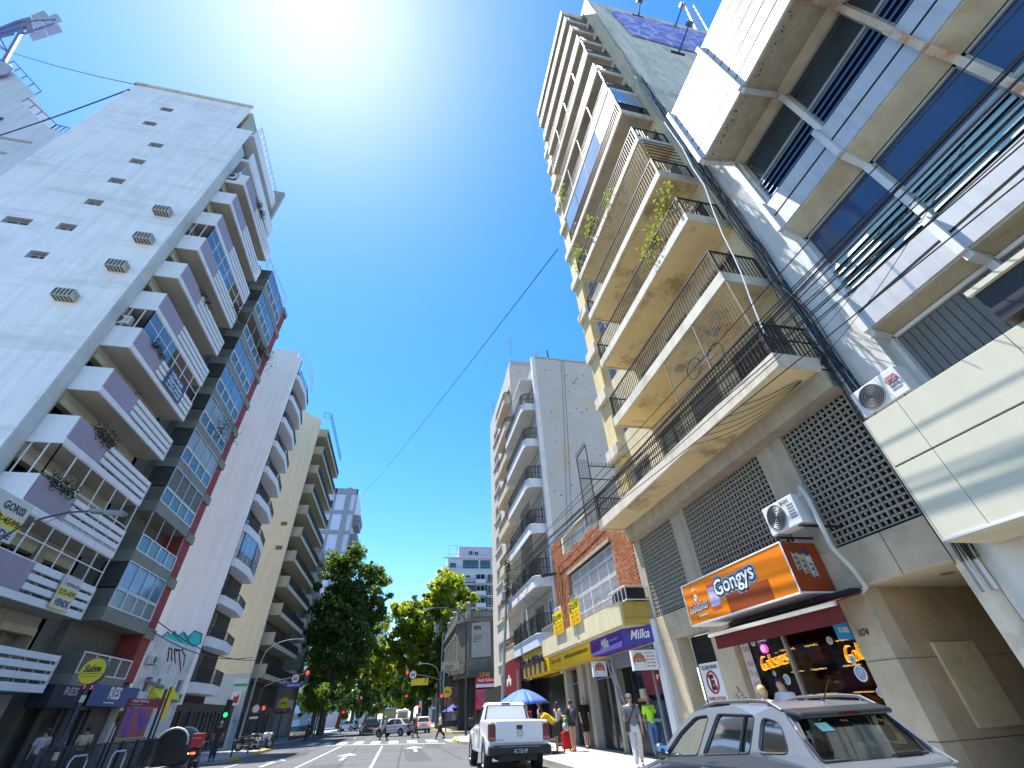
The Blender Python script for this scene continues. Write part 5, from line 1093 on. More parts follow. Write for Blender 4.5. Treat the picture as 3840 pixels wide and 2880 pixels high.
for s in (-1, 1):
    b = MB(); path = [(s * .60, y, zr_(y) + z) for y, z in ((2.05, .0), (1.9, .035), (1.6, .05), (.9, .05), (.66, .04), (.5, .01))]
    b.tube(path, .017, 6); b.bar(path[1], (path[1][0], path[1][1], path[1][2] - .05), .03); b.bar(path[4], (path[4][0], path[4][1], path[4][2] - .05), .03); o = b.build('roof_rail', M('rail_grey', (.10, .105, .11), .45)); o.parent = SU
    b = MB(); b.sph((s * .96, 2.62, 1.03), .1, 10, sx=.8, sy=.7, sz=.9); b.bar((s * .86, 2.6, .99), (s * .95, 2.62, 1.0), .04); o = b.build('mirror', M('mirror_housing', (.05, .055, .06), .4), None, smooth=True); o.parent = SU
    o = MB().add([(s * .96 - .07, 2.56, .97), (s * .96 + .07, 2.56, .97), (s * .96 + .07, 2.56, 1.09), (s * .96 - .07, 2.56, 1.09)], [(0, 1, 2, 3)]).build('mirror_glass', M('mirror_glass', (.5, .5, .5), .03, 1., var=0)); o.parent = SU
    for y in (.75, 3.25): wheel(SU, s * .74, y, .31, s, .2)
    o = MB().box(s * .60, s * .83, -.05, .12, .60, .84).build('tail_lamp', redl, None, bevel=.03); o.parent = SU
    o = MB().box(s * .852, s * .866, 1.70, 1.86, .88, .92).build('door_handle', gp); o.parent = SU
b = MB(); b.cyl((.05, .62, 1.47), (.08, .45, 1.66), .006, n=5); b.sph((.05, .62, 1.475), .025, 6); o = b.build('aerial', black); o.parent = SU
for x, y in ((-.36, 1.45), (.36, 1.45), (-.36, .95), (.36, .95)):
    b = MB(); b.box(x - .21, x + .21, y - .06, y + .06, .55, 1.12); b.box(x - .12, x + .12, y - .045, y + .045, 1.15, 1.33); o = b.build('seat', M('seat_fabric', (.035, .035, .038), .9), None, bevel=.045); o.parent = SU
b = MB(); b.tube([(-.36 + .17 * math.cos(a), 2.05 - .05 * math.sin(a), 1.0 + .17 * math.sin(a)) for a in np.linspace(0, 2 * PI, 17)[:-1]], .014, 5, closed=True); b.box(-.7, .7, 2.15, 2.7, .82, .97); b.box(-.75, .75, .1, 2.8, .30, .55); o = b.build('dashboard', plastic); o.parent = SU
SU.location = (4.45, 4.25, 0.0)

# ---- cars at the crossing and beyond
sv = paintm('silver', (.42, .43, .46), .6); wc = paintm('car_white', (.75, .75, .75)); dkc = paintm('car_black', (.02, .022, .026)); gc = paintm('bus_green', (.05, .16, .10))
c = make_car('car', 'silver saloon turning across the zebra crossing', sv, 4.35, 1.76, 1.47, 'sedan'); c.location = (1.6, 57.1, 0); c.rotation_euler = (0, 0, math.radians(55.7))
c = make_car('car', 'white hatchback seen from behind, just right of the silver saloon', wc, 3.9, 1.7, 1.5, 'hatch', lit=True); c.location = (3.0, 62, 0); c.rotation_euler = (0, 0, math.radians(6))
c = make_car('car', 'black car in the shade left of the silver saloon', dkc, 4.3, 1.8, 1.6, 'hatch'); c.location = (-2.9, 66, 0); c.rotation_euler = (0, 0, math.radians(10))
c = make_car('car', 'white hatchback crossing far off near the left kerb', wc, 3.9, 1.7, 1.5, 'hatch'); c.location = (YP(933 + 1690 * .24096, 2480 + 960 * .24096, 105).x, 105, 0); c.rotation_euler = (0, 0, math.radians(68))
c = make_car('car', 'silver car farther up the street behind the saloon', sv, 4.2, 1.74, 1.45, 'sedan'); c.location = (-.6, 84, 0)
def van(name, label, p, paint_, L, W, H, cat):
    t = thing(name, label, cat, (0, 0, 0)); shell('body', paint_, [(0, .4), (0, H - .1), (.1, H), (L - .5, H), (L, H * .45), (L, .4)], lambda y, z: W / 2 - .04 * z / H, t, .08)
    b = MB(); b.add([(-W * .36, -.015, H * .55), (W * .36, -.015, H * .55), (W * .36, -.015, H * .86), (-W * .36, -.015, H * .86)], [(0, 1, 2, 3)]); sidepane(b, [(L * .1, H * .55), (L * .85, H * .55), (L * .8, H * .85), (L * .1, H * .85)], lambda y, z: W / 2 - .04 * z / H, .01); o = b.build('window', dglass); o.parent = t
    for s in (-1, 1):
        for y in (L * .2, L * .8): wheel(t, s * (W / 2 - .15), y, .4, s)
        o = MB().box(s * W * .4, s * W * .48, -.02, .02, .7, 1.0).build('tail_lamp', redl); o.parent = t
    t.location = p; return t
van('van', 'white box van standing far up the street', (.9, 96, 0), wc, 5, 2.0, 2.6, 'van'); van('bus', 'green bus far up the street beside the white van', (-1.5, 104, 0), gc, 10, 2.5, 3.0, 'bus')
# ---- motorcycles
def moto(name, label, p, rz, box=None, col=black, lit=False, group=None):
    t = thing(name, label, 'motorcycle', (0, 0, 0), 0, group)
    for y in (-.62, .62):
        b = MB(); b.tube([(0, y + .25 * math.cos(a), .30 + .25 * math.sin(a)) for a in np.linspace(0, 2 * PI, 21)[:-1]], .075, 6, closed=True); w_ = b.build('wheel', tyre); w_.parent = t
        b = MB(); b.cyl((-.04, y, .3), (.04, y, .3), .06, n=8)
        for k in range(6): b.bar((0, y, .3), (0, y + .25 * math.cos(k), .3 + .25 * math.sin(k)), .015)
        o = b.build('spokes', alu); o.parent = w_
    b = MB(); b.tube([(0, -.62, .3), (0, -.2, .42), (0, .25, .62), (0, .42, .9)], .04, 6); b.tube([(.07, .62, .3), (.07, .45, .92)], .03, 6); b.tube([(-.07, .62, .3), (-.07, .45, .92)], .03, 6); b.tube([(.14, -.7, .34), (.14, .1, .28)], .04, 6); o = b.build('frame', greymet); o.parent = t
    b = MB(); b.box(-.13, .13, -.12, .22, .28, .56); o = b.build('engine', M('engine', (.12, .12, .12), .5), None, bevel=.03); o.parent = t
    b = MB(); b.sph((0, .2, .82), .2, 8, sx=.85, sy=1.5, sz=.8); b.sph((0, .5, .72), .2, 8, sx=.8, sy=.7, sz=1.3); b.box(-.16, .16, -.5, .1, .5, .72); o = b.build('tank', col, smooth=True); o.parent = t
    b = MB(); b.box(-.13, .13, -.62, .02, .74, .84); o = b.build('seat', black, None, bevel=.03); o.parent = t
    b = MB(); b.tube([(-.36, .34, 1.02), (-.12, .44, .98), (.12, .44, .98), (.36, .34, 1.02)], .018, 5); b.cyl((.30, .38, 1.02), (.34, .38, 1.2), .008, n=4); b.cyl((-.30, .38, 1.02), (-.34, .38, 1.2), .008, n=4); b.sph((.35, .38, 1.24), .06, 6, sy=.4); b.sph((-.35, .38, 1.24), .06, 6, sy=.4); o = b.build('handlebar', black); o.parent = t
    b = MB(); b.sph((0, .62, .86), .1, 8); o = b.build('headlight', clearl); o.parent = t
    b = MB(); b.box(-.09, .09, -.86, -.78, .58, .66); o = b.build('tail_lamp', redon if lit else redl); o.parent = t
    b = MB(); b.box(-.1, .1, -.86, -.6, .66, .74); b.box(-.1, .1, -.84, -.83, .42, .56); o = b.build('tail_fairing', col); o.parent = t
    if lit: o = MB().sph((-.2, -.8, .62), .035, 6).build('indicator', M('lit_amber', (.8, .3, .05), .4, emit=(1, .4, .05), estr=3, var=0)); o.parent = t
    if box:
        b = MB(); b.box(-.25, .25, -.95, -.42, .86, 1.38); o = b.build('delivery_box', box, None, bevel=.03); o.parent = t
        q = MB().box(-.2, .2, -.957, -.951, 1.18, 1.22).build('reflective_band', M('pink_band', (.5, .25, .25), .5)); q.parent = o
    t.location = p; t.rotation_euler = (0, 0, rz); return t
moto('motorcycle', 'motorcycle with a bright red delivery box and lit tail lamp by the left kerb', (-9.75, 30.9, 0), .12, M('red_box', (.42, .012, .02), .5, var=.1), lit=True)
moto('motorcycle', 'dark motorcycle parked on the left pavement corner, the nearer of two', (-10.6, 44.2, .13), -1.2)
moto('motorcycle', 'motorcycle with a pale fairing parked on the left pavement corner, right of its dark neighbour', (-9.85, 44.6, .13), -1.0, col=M('pale_fairing', (.5, .5, .52), .4))
moto('motorcycle', 'small motorcycle riding far up the street near the white hatchback', (-4.0, 104, 0), .3)
# ================================================================== people (skin-modifier figures, made into meshes in one go)
SKQ = []
def skinmesh(name, verts, edges, radii, mat, parent, root=0, sub=2):
    me = bpy.data.meshes.new(name); me.from_pydata(verts, edges, []); o = bpy.data.objects.new(name, me); COL.objects.link(o); o.parent = parent
    o.modifiers.new('skin', 'SKIN'); me.materials.append(mat)
    for i, d in enumerate(me.skin_vertices[0].data): d.radius = radii[i] if isinstance(radii[i], tuple) else (radii[i], radii[i]); d.use_root = (i == root)
    s = o.modifiers.new('sub', 'SUBSURF'); s.levels = sub; s.render_levels = sub; SKQ.append(o); return o
SKIN = {'light': M('skin_light', (.50, .30, .21), .6, var=.06), 'tan': M('skin_tan', (.34, .18, .11), .6, var=.06)}
HAIR = {'black': M('hair_black', (.018, .014, .012), .6), 'brown': M('hair_brown', (.06, .032, .02), .6), 'grey': M('hair_grey', (.36, .35, .33), .7), 'blond': M('hair_blond', (.55, .40, .18), .6), 'bald': None}
def person(label, p, rz, H=1.74, skin='tan', shirt=(.1, .1, .1), legs=(.03, .03, .035), hair='black', short=False, walk=.0, bend=0., arms=(.0, .0), elbow=(.15, .15), sleeve=.5, fingers=False, female=False, longhair=False, shoes=(.03, .03, .03), hat=None, group=None, sit=False):
    """facing local +y, feet at z=0; walk = half stride angle, bend = trunk angle forwards, arms = (left, right) swing forwards"""
    t = thing('person', label, 'person', (0, 0, 0), 0, group); k = H / 1.75; S = SKIN[skin]
    hipz = .93
    def up(x, y, z):                       # trunk point rotated about the hips by bend
        dz = z - hipz; return (x, y * math.cos(bend) + dz * math.sin(bend), hipz + dz * math.cos(bend) - y * math.sin(bend))
    sw = .165 if female else .19; hw_ = .095
    V = [up(0, 0, .95), up(0, 0, 1.10), up(0, .005, 1.28), up(0, -.01, 1.43), up(0, .0, 1.52), up(0, .02, 1.60), up(0, .015, 1.70), up(0, .118, 1.615)]
    E_ = [(0, 1), (1, 2), (2, 3), (3, 4), (4, 5), (5, 6), (5, 7)]
    rw_ = .105 if female else .118
    R = [(.14, .11), (rw_, .10), (.148, .112), (.11, .085), (.054, .054), (.082, .096), (.074, .086), .018]
    J = {}
    for s, nm in ((-1, 0), (1, 1)):
        a = arms[nm]; e = elbow[nm]
        sh = Vector(up(s * sw, -.005, 1.42)); base = bend * .35
        d1 = Vector((s * .16, math.sin(a + base * 0), -math.cos(a))).normalized(); el = sh + d1 * .29
        d2 = Vector((-s * .03, math.sin(a + e), -math.cos(a + e))).normalized(); wr = el + d2 * .25; hd = wr + d2 * .085
        i = len(V); V += [tuple(sh), tuple(el), tuple(wr), tuple(hd)]; E_ += [(3, i), (i, i + 1), (i + 1, i + 2), (i + 2, i + 3)]; R += [.066, .047, .033, (.036, .026)]
        J['arm%d' % nm] = (sh, el, wr, hd)
        if fingers:
            side = d2.cross(Vector((0, 1, 0.2))).normalized(); fwd = d2.cross(side).normalized()
            for q, (o_, l) in enumerate(((-.022, .055), (-.008, .07), (.007, .075), (.021, .066))):
                f0 = hd + fwd * o_ + d2 * .01; f1 = f0 + d2 * l * .55 - side * .006; f2 = f1 + d2 * l * .4 - side * s * .018
                j = len(V); V += [tuple(f0), tuple(f1), tuple(f2)]; E_ += [(i + 3, j), (j, j + 1), (j + 1, j + 2)]; R += [.0095, .0085, .007]
            j = len(V); th = wr + d2 * .04 + fwd * -.03; V += [tuple(th), tuple(th + d2 * .035 - fwd * .012)]; E_ += [(i + 2, j), (j, j + 1)]; R += [.011, .009]
    for s, nm in ((-1, 0), (1, 1)):
        a = walk * s * (1 if True else -1); hp = Vector((s * hw_, 0, .90)); kn_b = max(0, -a) * .9
        if sit: a = 1.35; kn_b = 1.35
        d1 = Vector((0, math.sin(a), -math.cos(a))); kn = hp + d1 * .42; d2 = Vector((0, math.sin(a - kn_b), -math.cos(a - kn_b))); an = kn + d2 * .41
        toe = an + Vector((0, .15, -.045 + max(0, -a) * -.05))
        i = len(V); V += [tuple(hp), tuple(kn), tuple(an), tuple(toe)]; E_ += [(0, i), (i, i + 1), (i + 1, i + 2), (i + 2, i + 3)]; R += [.094, .064, .044, (.038, .028)]
        J['leg%d' % nm] = (hp, kn, an, toe)
    zmin = min(J['leg0'][3].z, J['leg1'][3].z, J['leg0'][2].z - .05, J['leg1'][2].z - .05) - .03 if not sit else 0
    sc = lambda v: tuple(Vector((v[0] * k, v[1] * k, (v[2] - zmin) * k)))
    rs_ = lambda r: (r[0] * k, r[1] * k) if isinstance(r, tuple) else r * k
    skinmesh('body', [sc(v) for v in V], E_, [rs_(r) for r in R], S, t)
    # shirt
    g = .030; sv_ = [up(0, 0, .84), up(0, 0, 1.10), up(0, .005, 1.28), up(0, -.01, 1.43), up(0, -.0, 1.465)]; se = [(0, 1), (1, 2), (2, 3), (3, 4)]; sr = [(.135 + g, .105 + g), (rw_ + g + .008, .095 + g), (.14 + g, .105 + g), (.105 + g * .6, .08 + g * .6), (.07, .065)]
    for nm in (0, 1):
        sh, el, wr, hd = J['arm%d' % nm]; i = len(sv_); end = sh.lerp(el, sleeve * 1.6) if sleeve <= .6 else el.lerp(wr, .9)
        if sleeve <= .6: sv_ += [tuple(sh), tuple(end)]; se += [(3, i), (i, i + 1)]; sr += [.062 + g * .8, .052 + g]
        elif sleeve > 0: sv_ += [tuple(sh), tuple(el), tuple(end)]; se += [(3, i), (i, i + 1), (i + 1, i + 2)]; sr += [.08, .06, .045]
    shm = shirt if isinstance(shirt, bpy.types.Material) else M('cloth_%02d_%02d_%02d' % tuple(int(c * 99) for c in shirt), shirt, .85, var=.12, scale=7, bump=.3, bscale=14)
    skinmesh('shirt', [sc(v) for v in sv_], se, [rs_(r) for r in sr], shm, t)
    # trousers or shorts
    pv_ = [up(0, 0, 1.08), (0, 0, .93)]; pe = [(0, 1)]; prr = [(.128, .108), (.152, .122)]
    for nm in (0, 1):
        hp, kn, an, toe = J['leg%d' % nm]; i = len(pv_)
        if short: e1 = hp.lerp(kn, short if isinstance(short, float) else .85); pv_ += [tuple(hp), tuple(e1)]; pe += [(1, i), (i, i + 1)]; prr += [.104, .088 if not female else .09]
        else: pv_ += [tuple(hp), tuple(kn), tuple(an + Vector((0, 0, .03)))]; pe += [(1, i), (i, i + 1), (i + 1, i + 2)]; prr += [.112, .086, .074]
    lm = legs if isinstance(legs, bpy.types.Material) else M('cloth_%02d_%02d_%02d' % tuple(int(c * 99) for c in legs), legs, .85, var=.12, scale=7, bump=.3, bscale=14)
    skinmesh('shorts' if short else 'trousers', [sc(v) for v in pv_], pe, [rs_(r) for r in prr], lm, t)
    for nm in (0, 1):
        hp, kn, an, toe = J['leg%d' % nm]; b = MB(); c1 = Vector(sc(an - Vector((0, .03, .045)))); c2 = Vector(sc(toe)) + Vector((0, .03, 0))
        m_ = (c1 + c2) / 2; b.sph(m_, 1, 8, sx=.048 * k, sy=.15 * k, sz=.05 * k); o = b.build('shoe', M('shoe_%02d_%02d_%02d' % tuple(int(c * 99) for c in shoes), shoes, .6), smooth=True); o.parent = t
    hc = Vector(sc(up(0, .0, 1.655)))
    hm = HAIR[hair]
    if hm:
        b = MB(); b.sph(hc + Vector((0, -.018 * k, .022 * k)), 1, 10, sx=.092 * k, sy=.104 * k, sz=.095 * k)
        if longhair: b.sph(hc + Vector((0, -.07 * k, -.10 * k)), 1, 8, sx=.088 * k, sy=.06 * k, sz=.19 * k)
        o = b.build('hair', hm, smooth=True); o.parent = t
    if hat:
        b = MB(); b.sph(hc + Vector((0, -.012 * k, .035 * k)), 1, 10, sx=.105 * k, sy=.115 * k, sz=.09 * k); b.cyl(hc + Vector((0, .09 * k, .03 * k)), hc + Vector((0, .10 * k, .045 * k)), .075 * k, n=10); o = b.build('cap', M('cap_%02d_%02d_%02d' % tuple(int(c * 99) for c in hat), hat, .8), smooth=True); o.parent = t
    if fingers:
        f = Vector(sc(up(0, .1, 1.63))); b = MB()
        for s in (-1, 1): b.sph(f + Vector((s * .03 * k, .0, .005 * k)), .009 * k, 6, 0); b.bar(f + Vector((s * .018 * k, .004, .022 * k)), f + Vector((s * .043 * k, .0, .022 * k)), .007, m=0)
        b.bar(f + Vector((-.022 * k, -.004, -.055 * k)), f + Vector((.022 * k, -.004, -.055 * k)), .009, m=1); o = b.build('face', [black, M('lips', (.28, .10, .08), .6)]); o.parent = t
        b = MB()
        for s in (-1, 1): b.sph(Vector(sc(up(s * .082, .0, 1.62))), 1, 6, sx=.012 * k, sy=.022 * k, sz=.032 * k)
        for o in b.split('ear', S): o.parent = t
    t.location = p; t.rotation_euler = (0, 0, rz); return t, J, sc
def bag(parent, c, sx, sy, sz, mat, strap=None, name='backpack'):
    b = MB(); b.sph(c, 1, 10, sx=sx, sy=sy, sz=sz)
    if strap:
        for p, q in zip(strap, strap[1:]): b.bar(p, q, .035, .012)
    o = b.build(name, mat, smooth=True); o.parent = parent; return o
A_ = math.radians
# two men walking on the pavement towards the street corner, nearest figures
gy = ZP(1950 + 1880 * .24096, 2480 + 1650 * .24096, .13)
P1, J1, s1 = person('man in a grey t-shirt, dark cap and pale track pants, black bag across his chest', (gy.x, gy.y, .13), A_(160), 1.66, 'light', (.16, .16, .18), (.52, .51, .52), 'black', walk=.22, arms=(.12, -.25), elbow=(.2, .2), fingers=True, hat=(.10, .105, .12), shoes=(.4, .38, .36))
b = MB(); b.tube([(-.15, .05, 1.44), (-.08, .15, 1.33), (.06, .155, 1.12), (.17, .08, .98)], .018, 5); b.tube([(-.15, .0, 1.45), (-.1, -.12, 1.35), (.08, -.13, 1.1), (.17, .0, .98)], .018, 5); b.box(.13, .25, -.08, .12, .78, 1.0); o = b.build('shoulder_bag', black); o.parent = P1
hp = YP(1950 + 1990 * .24096, 2480 + 530 * .24096, 16.6)
P2, J2, s2 = person('man in a fluorescent yellow green t-shirt and jeans, right of the man in grey', (hp.x - .05, 16.6, .13), A_(165), hp.z - .13, 'tan', M('neon_shirt', (.46, .80, .02), .8, var=.08, scale=6, bump=.3, bscale=12), (.10, .20, .36), 'grey', walk=.2, arms=(.35, -.1), elbow=(.7, .25), fingers=True, shoes=(.05, .05, .05))
b = MB(); b.tube([(.03 * math.cos(a), .142, 1.27 + .03 * math.sin(a)) for a in np.linspace(0, 2 * PI, 13)[:-1]], .006, 4, closed=True); o = b.build('chest_emblem', black); o.parent = P2
def foot(px, py, z=0.): return ZP(px, py, z)
dG = lambda a, b, z=.13: ZP(1950 + a * .24096, 2480 + b * .24096, z)
dD = lambda a, b, z=0.: ZP(1400 + a * .24096, 2480 + b * .24096, z)
q = dG(590, 1440); person('bald man in a yellow t-shirt bending forward beside the pickup', (q.x, q.y, .13), A_(75), 1.72, 'tan', (.72, .46, .01), (.035, .035, .04), 'black', short=.95, bend=.95, arms=(1.0, 1.1), elbow=(.3, .3), shoes=(.04, .04, .04))
q = dG(850, 1410); G1, Jg, sg = person('woman in black shorts with a dark backpack, bare legs and orange shoes', (q.x, q.y, .13), A_(15), 1.66, 'light', (.03, .03, .035), (.02, .02, .022), 'brown', short=.3, female=True, arms=(.5, .8), elbow=(1.2, 1.4), shoes=(.55, .12, .04), walk=.06)
bag(G1, (0, -.17, 1.16), .16, .09, .22, M('backpack_grey', (.06, .06, .07), .8), [(-.1, -.1, 1.3), (-.11, .03, 1.4), (-.11, .1, 1.25)])
q = dG(660, 1330); person('woman with long brown hair in a pale top standing beside the woman with the backpack', (q.x, q.y + .3, .13), A_(-60), 1.64, 'light', (.45, .42, .38), (.03, .03, .035), 'brown', female=True, longhair=True, arms=(.7, .4), elbow=(1.3, .6))
q = dG(1060, 1355); person('grey haired man in black t-shirt and black shorts near the shop glazing', (q.x, q.y, .13), A_(185), 1.76, 'light', (.012, .012, .014), (.025, .025, .022), 'grey', short=.95, walk=.12, arms=(-.05, .15), elbow=(.2, .3))
sc_ = dG(740, 1395); rc = thing('suitcase', 'bright red suitcase standing on the pavement beside the bare legs', 'suitcase', (sc_.x, sc_.y, .13), .2)
b = MB(); b.box(-.19, .19, -.12, .12, .06, .62); o = b.build('shell', M('red_case', (.60, .01, .015), .4, var=.06), bevel=.04); o.parent = rc
b = MB(); b.bar((-.1, .08, .6), (-.1, .08, .95), .02); b.bar((.1, .08, .6), (.1, .08, .95), .02); b.bar((-.11, .08, .95), (.11, .08, .95), .025); o = b.build('handle', black); o.parent = rc
for x in (-.14, .14): o = MB().cyl((x - .02, 0, .03), (x + .02, 0, .03), .03, n=8).build('wheel', black); o.parent = rc
bg_ = thing('carrier_bag', 'white, green and yellow carrier bag resting on top of the red suitcase', 'bag', (sc_.x, sc_.y, .75), .2); b = MB(); b.sph((0, -.06, .16), 1, 8, sx=.17, sy=.1, sz=.17, m=0); b.sph((0, -.05, .35), 1, 8, sx=.11, sy=.08, sz=.14, m=1); o = b.build('bag', [M('white_bag', (.6, .6, .55), .7, var=.2, scale=12), M('green_bag', (.12, .5, .05), .7)], smooth=True); o.parent = bg_
# vendor and customers beneath the blue parasol
um = YP(1640 + 1330 * .24096, 2240 + 1420 * .24096, 22.2)
person('person in a floral shirt under the blue parasol', (um.x + .35, 24.2, .13), A_(20), 1.62, 'tan', M('floral_shirt', (.42, .38, .28), .8, var=.7, scale=22), (.05, .05, .06), 'brown', arms=(.3, .3), elbow=(.8, .8))
person('person with a red cap and dark backpack right of the blue parasol', (um.x + 1.35, 24.6, .13), A_(60), 1.68, 'tan', (.5, .48, .44), (.05, .05, .06), 'black', hat=(.35, .02, .03))
person('person in dark red behind the parasol stall', (um.x + .85, 25.2, .13), A_(170), 1.6, 'tan', (.25, .02, .04), (.05, .05, .06), 'black')
ub = thing('parasol', 'bright blue street parasol opened over a stall behind the pickup', 'parasol', (um.x, 22.2, .13))
b = MB(); b.cyl((um.x, 22.2, .13), (um.x, 22.2, um.z), .022, n=8); b.build('pole', alu, ub)
b = MB(); n = 8; top = Vector((um.x, 22.2, um.z - .02)); RR = 1.18
for i in range(n):
    a0, a1 = 2 * PI * i / n, 2 * PI * (i + 1) / n
    def pt(f, g_): 
        a = a0 + (a1 - a0) * g_; sag = 1 - .07 * math.sin(PI * g_) * f; return top + Vector((math.cos(a) * RR * f * sag, math.sin(a) * RR * f * sag, -.52 * f ** 1.6))
    b.grid(pt, np.linspace(0, 1, 6), np.linspace(0, 1, 5))
    for g_ in np.linspace(0, .999, 5)[:-1]: pass
cn = b.build('canopy', M('parasol_blue', (.07, .16, .62), .65, var=.06), ub, smooth=True); cn.modifiers.new('thick', 'SOLIDIFY').thickness = .006
b = MB()
for i in range(n): a = 2 * PI * i / n; b.tube([top + Vector((math.cos(a) * RR * f, math.sin(a) * RR * f, -.52 * f ** 1.6 - .02)) for f in np.linspace(.05, 1, 5)], .008, 4)
b.build('rib', alu, ub)
st = thing('vendor_stall', 'vendor table with a red cloth under the blue parasol', 'stall', (um.x + .5, 22.9, .13)); b = MB(); b.box(um.x - .3, um.x + 1.0, 22.7, 23.3, .8, .86); b.build('table_top', brown, st); b = MB(); b.box(um.x - .28, um.x + .98, 22.72, 22.74, .3, .8); b.build('cloth', M('red_cloth', (.28, .02, .04), .85), st)
for dx in (-.25, .93): MB().box(um.x + dx, um.x + dx + .04, 22.75, 22.79, .13, .8).build('leg', greymet, st)
# crossing the zebra
q = dD(1030, 1215); person('bald man in a white shirt and dark trousers walking over the zebra crossing', (q.x, q.y, 0), A_(85), 1.73, 'tan', (.62, .64, .66), (.015, .015, .018), 'bald', walk=.36, arms=(.25, -.25), elbow=(.5, .2))
q = dD(650, 1195); PM, Jm, sm_ = person('man in dark clothes with a black backpack mid way over the zebra crossing', (q.x, q.y, 0), A_(-80), 1.74, 'tan', (.10, .10, .12), (.09, .09, .10), 'brown', walk=.24, arms=(.2, -.2)); bag(PM, (0, -.2, 1.2), .15, .11, .25, black)
q = dD(155, 1235); person('person with a beige shirt and hat stepping across the left end of the zebra', (q.x, q.y, 0), A_(-88), 1.7, 'tan', (.28, .27, .23), (.02, .02, .024), 'black', walk=.34, arms=(.2, -.2), hat=(.35, .3, .22), sleeve=.9)
# far stall under the small navy parasol
sp_ = dD(1240, 1060, .13)
for i, dx in enumerate((.0, 1.0)): person('man in a white shirt at the navy parasol stall, %s' % ('left of the pair' if i == 0 else 'right of the pair'), (sp_.x + .1 + dx, 62 + i * .3, .13), A_(170), 1.68, 'tan', (.62, .64, .66), (.05, .05, .06), 'black')
ns = YP(1400 + 1240 * .24096, 2480 + 665 * .24096, 60)
nu = thing('parasol', 'small navy parasol over the far corner stall', 'parasol', (ns.x, 60, .13)); b = MB(); n = 8
for i in range(n):
    a0, a1 = 2 * PI * i / n, 2 * PI * (i + 1) / n; b.add([(ns.x, 60, ns.z), (ns.x + 1.25 * math.cos(a0), 60 + 1.25 * math.sin(a0), ns.z - .65), (ns.x + 1.25 * math.cos(a1), 60 + 1.25 * math.sin(a1), ns.z - .65)], [(0, 1, 2)])
b.build('canopy', M('parasol_navy', (.04, .05, .28), .7), nu); MB().cyl((ns.x, 60, .13), (ns.x, 60, ns.z), .025, n=6).build('pole', alu, nu)
ct = thing('vendor_cart', 'dark wheeled vendor cart with sacks at the far corner', 'cart', (ns.x, 59.4, .13)); b = MB(); b.box(ns.x - 1.2, ns.x + .9, 59.2, 60, .5, 1.0); b.build('body', plastic, ct)
for dx in (-1.0, -.3, .5): wheel(ct, ns.x + dx, 59.1, .34, -1, .12)
b = MB(); b.box(ns.x - .2, ns.x + .45, 59.1, 59.18, 1.0, 1.5); b.build('board', M('grey_board', (.3, .3, .32), .7), ct)
# shoppers in front of the sweet shop, seen over the car roof
pa = XP(2560 + 510 * .57866, 1920 + 1140 * .57866, 7.5); pb_ = XP(2560 + 625 * .57866, 1920 + 1085 * .57866, 7.9)
person('blond person standing at the sweet shop window', (7.5, pa.y, .13), A_(-90), pa.z - .1, 'light', (.5, .46, .36), (.1, .1, .12), 'blond')
person('dark haired woman in a white top before the sweet shop window', (7.9, pb_.y, .13), A_(100), pb_.z - .1, 'light', (.62, .60, .60), (.1, .1, .12), 'black', female=True, arms=(.4, .5), elbow=(1.2, 1.2))
# shaded figures on the left pavement
for lab, x, y, rz, sh, hr in (('person in a cream shirt behind the subway railings on the left', -12.6, 26.0, 20, (.5, .45, .28), 'black'), ('person in a pale shirt by the blue shop front on the left', -13.2, 24.4, 60, (.45, .4, .42), 'brown'), ('rider standing beyond the red delivery box', -9.6, 33.0, 10, (.03, .03, .04), 'grey')):
    person(lab, (x, y, .13), A_(rz), 1.7, 'tan', sh, (.04, .04, .05), hr)
for i, (x, y, lab) in enumerate(((-5.6, 118, 'tiny walker far up the left side of the street'), (-3.4, 110, 'second tiny walker far up the street, nearer the middle'), (-9.4, 62, 'person in dark clothes at the corner railings in the tree shade'))): person(lab, (x, y, .0), A_(40 * i), 1.7, 'tan', ((.2, .2, .22), (.5, .35, .2), (.04, .04, .05))[i], (.04, .04, .05), 'black', walk=.2)
# evaluate every figure once
dg = bpy.context.evaluated_depsgraph_get()
for o in SKQ:
    me = bpy.data.meshes.new_from_object(o.evaluated_get(dg)); old_ = o.data; o.modifiers.clear(); o.data = me; bpy.data.meshes.remove(old_)
    me.polygons.foreach_set('use_smooth', [True] * len(me.polygons))
# ================================================================== zoomed-crop coordinates -> photograph pixels (for placing signs on their walls)
def Zm(x0, y0, w): return lambda a, b: (x0 + a * w / 2212, y0 + b * w / 2212)
zA = Zm(500, 2480, 533); zB = Zm(0, 2480, 533); zC = Zm(933, 2480, 533); zD_ = Zm(1400, 2480, 533); zE_ = Zm(1640, 2240, 533); zF = Zm(900, 2160, 533); zI = Zm(0, 1800, 533); zJ = Zm(0, 2150, 533); z3 = Zm(0, 1920, 1280); z2l = Zm(0, 960, 1280); z2r = Zm(2560, 960, 1280); z4 = Zm(1000, 1920, 1280)
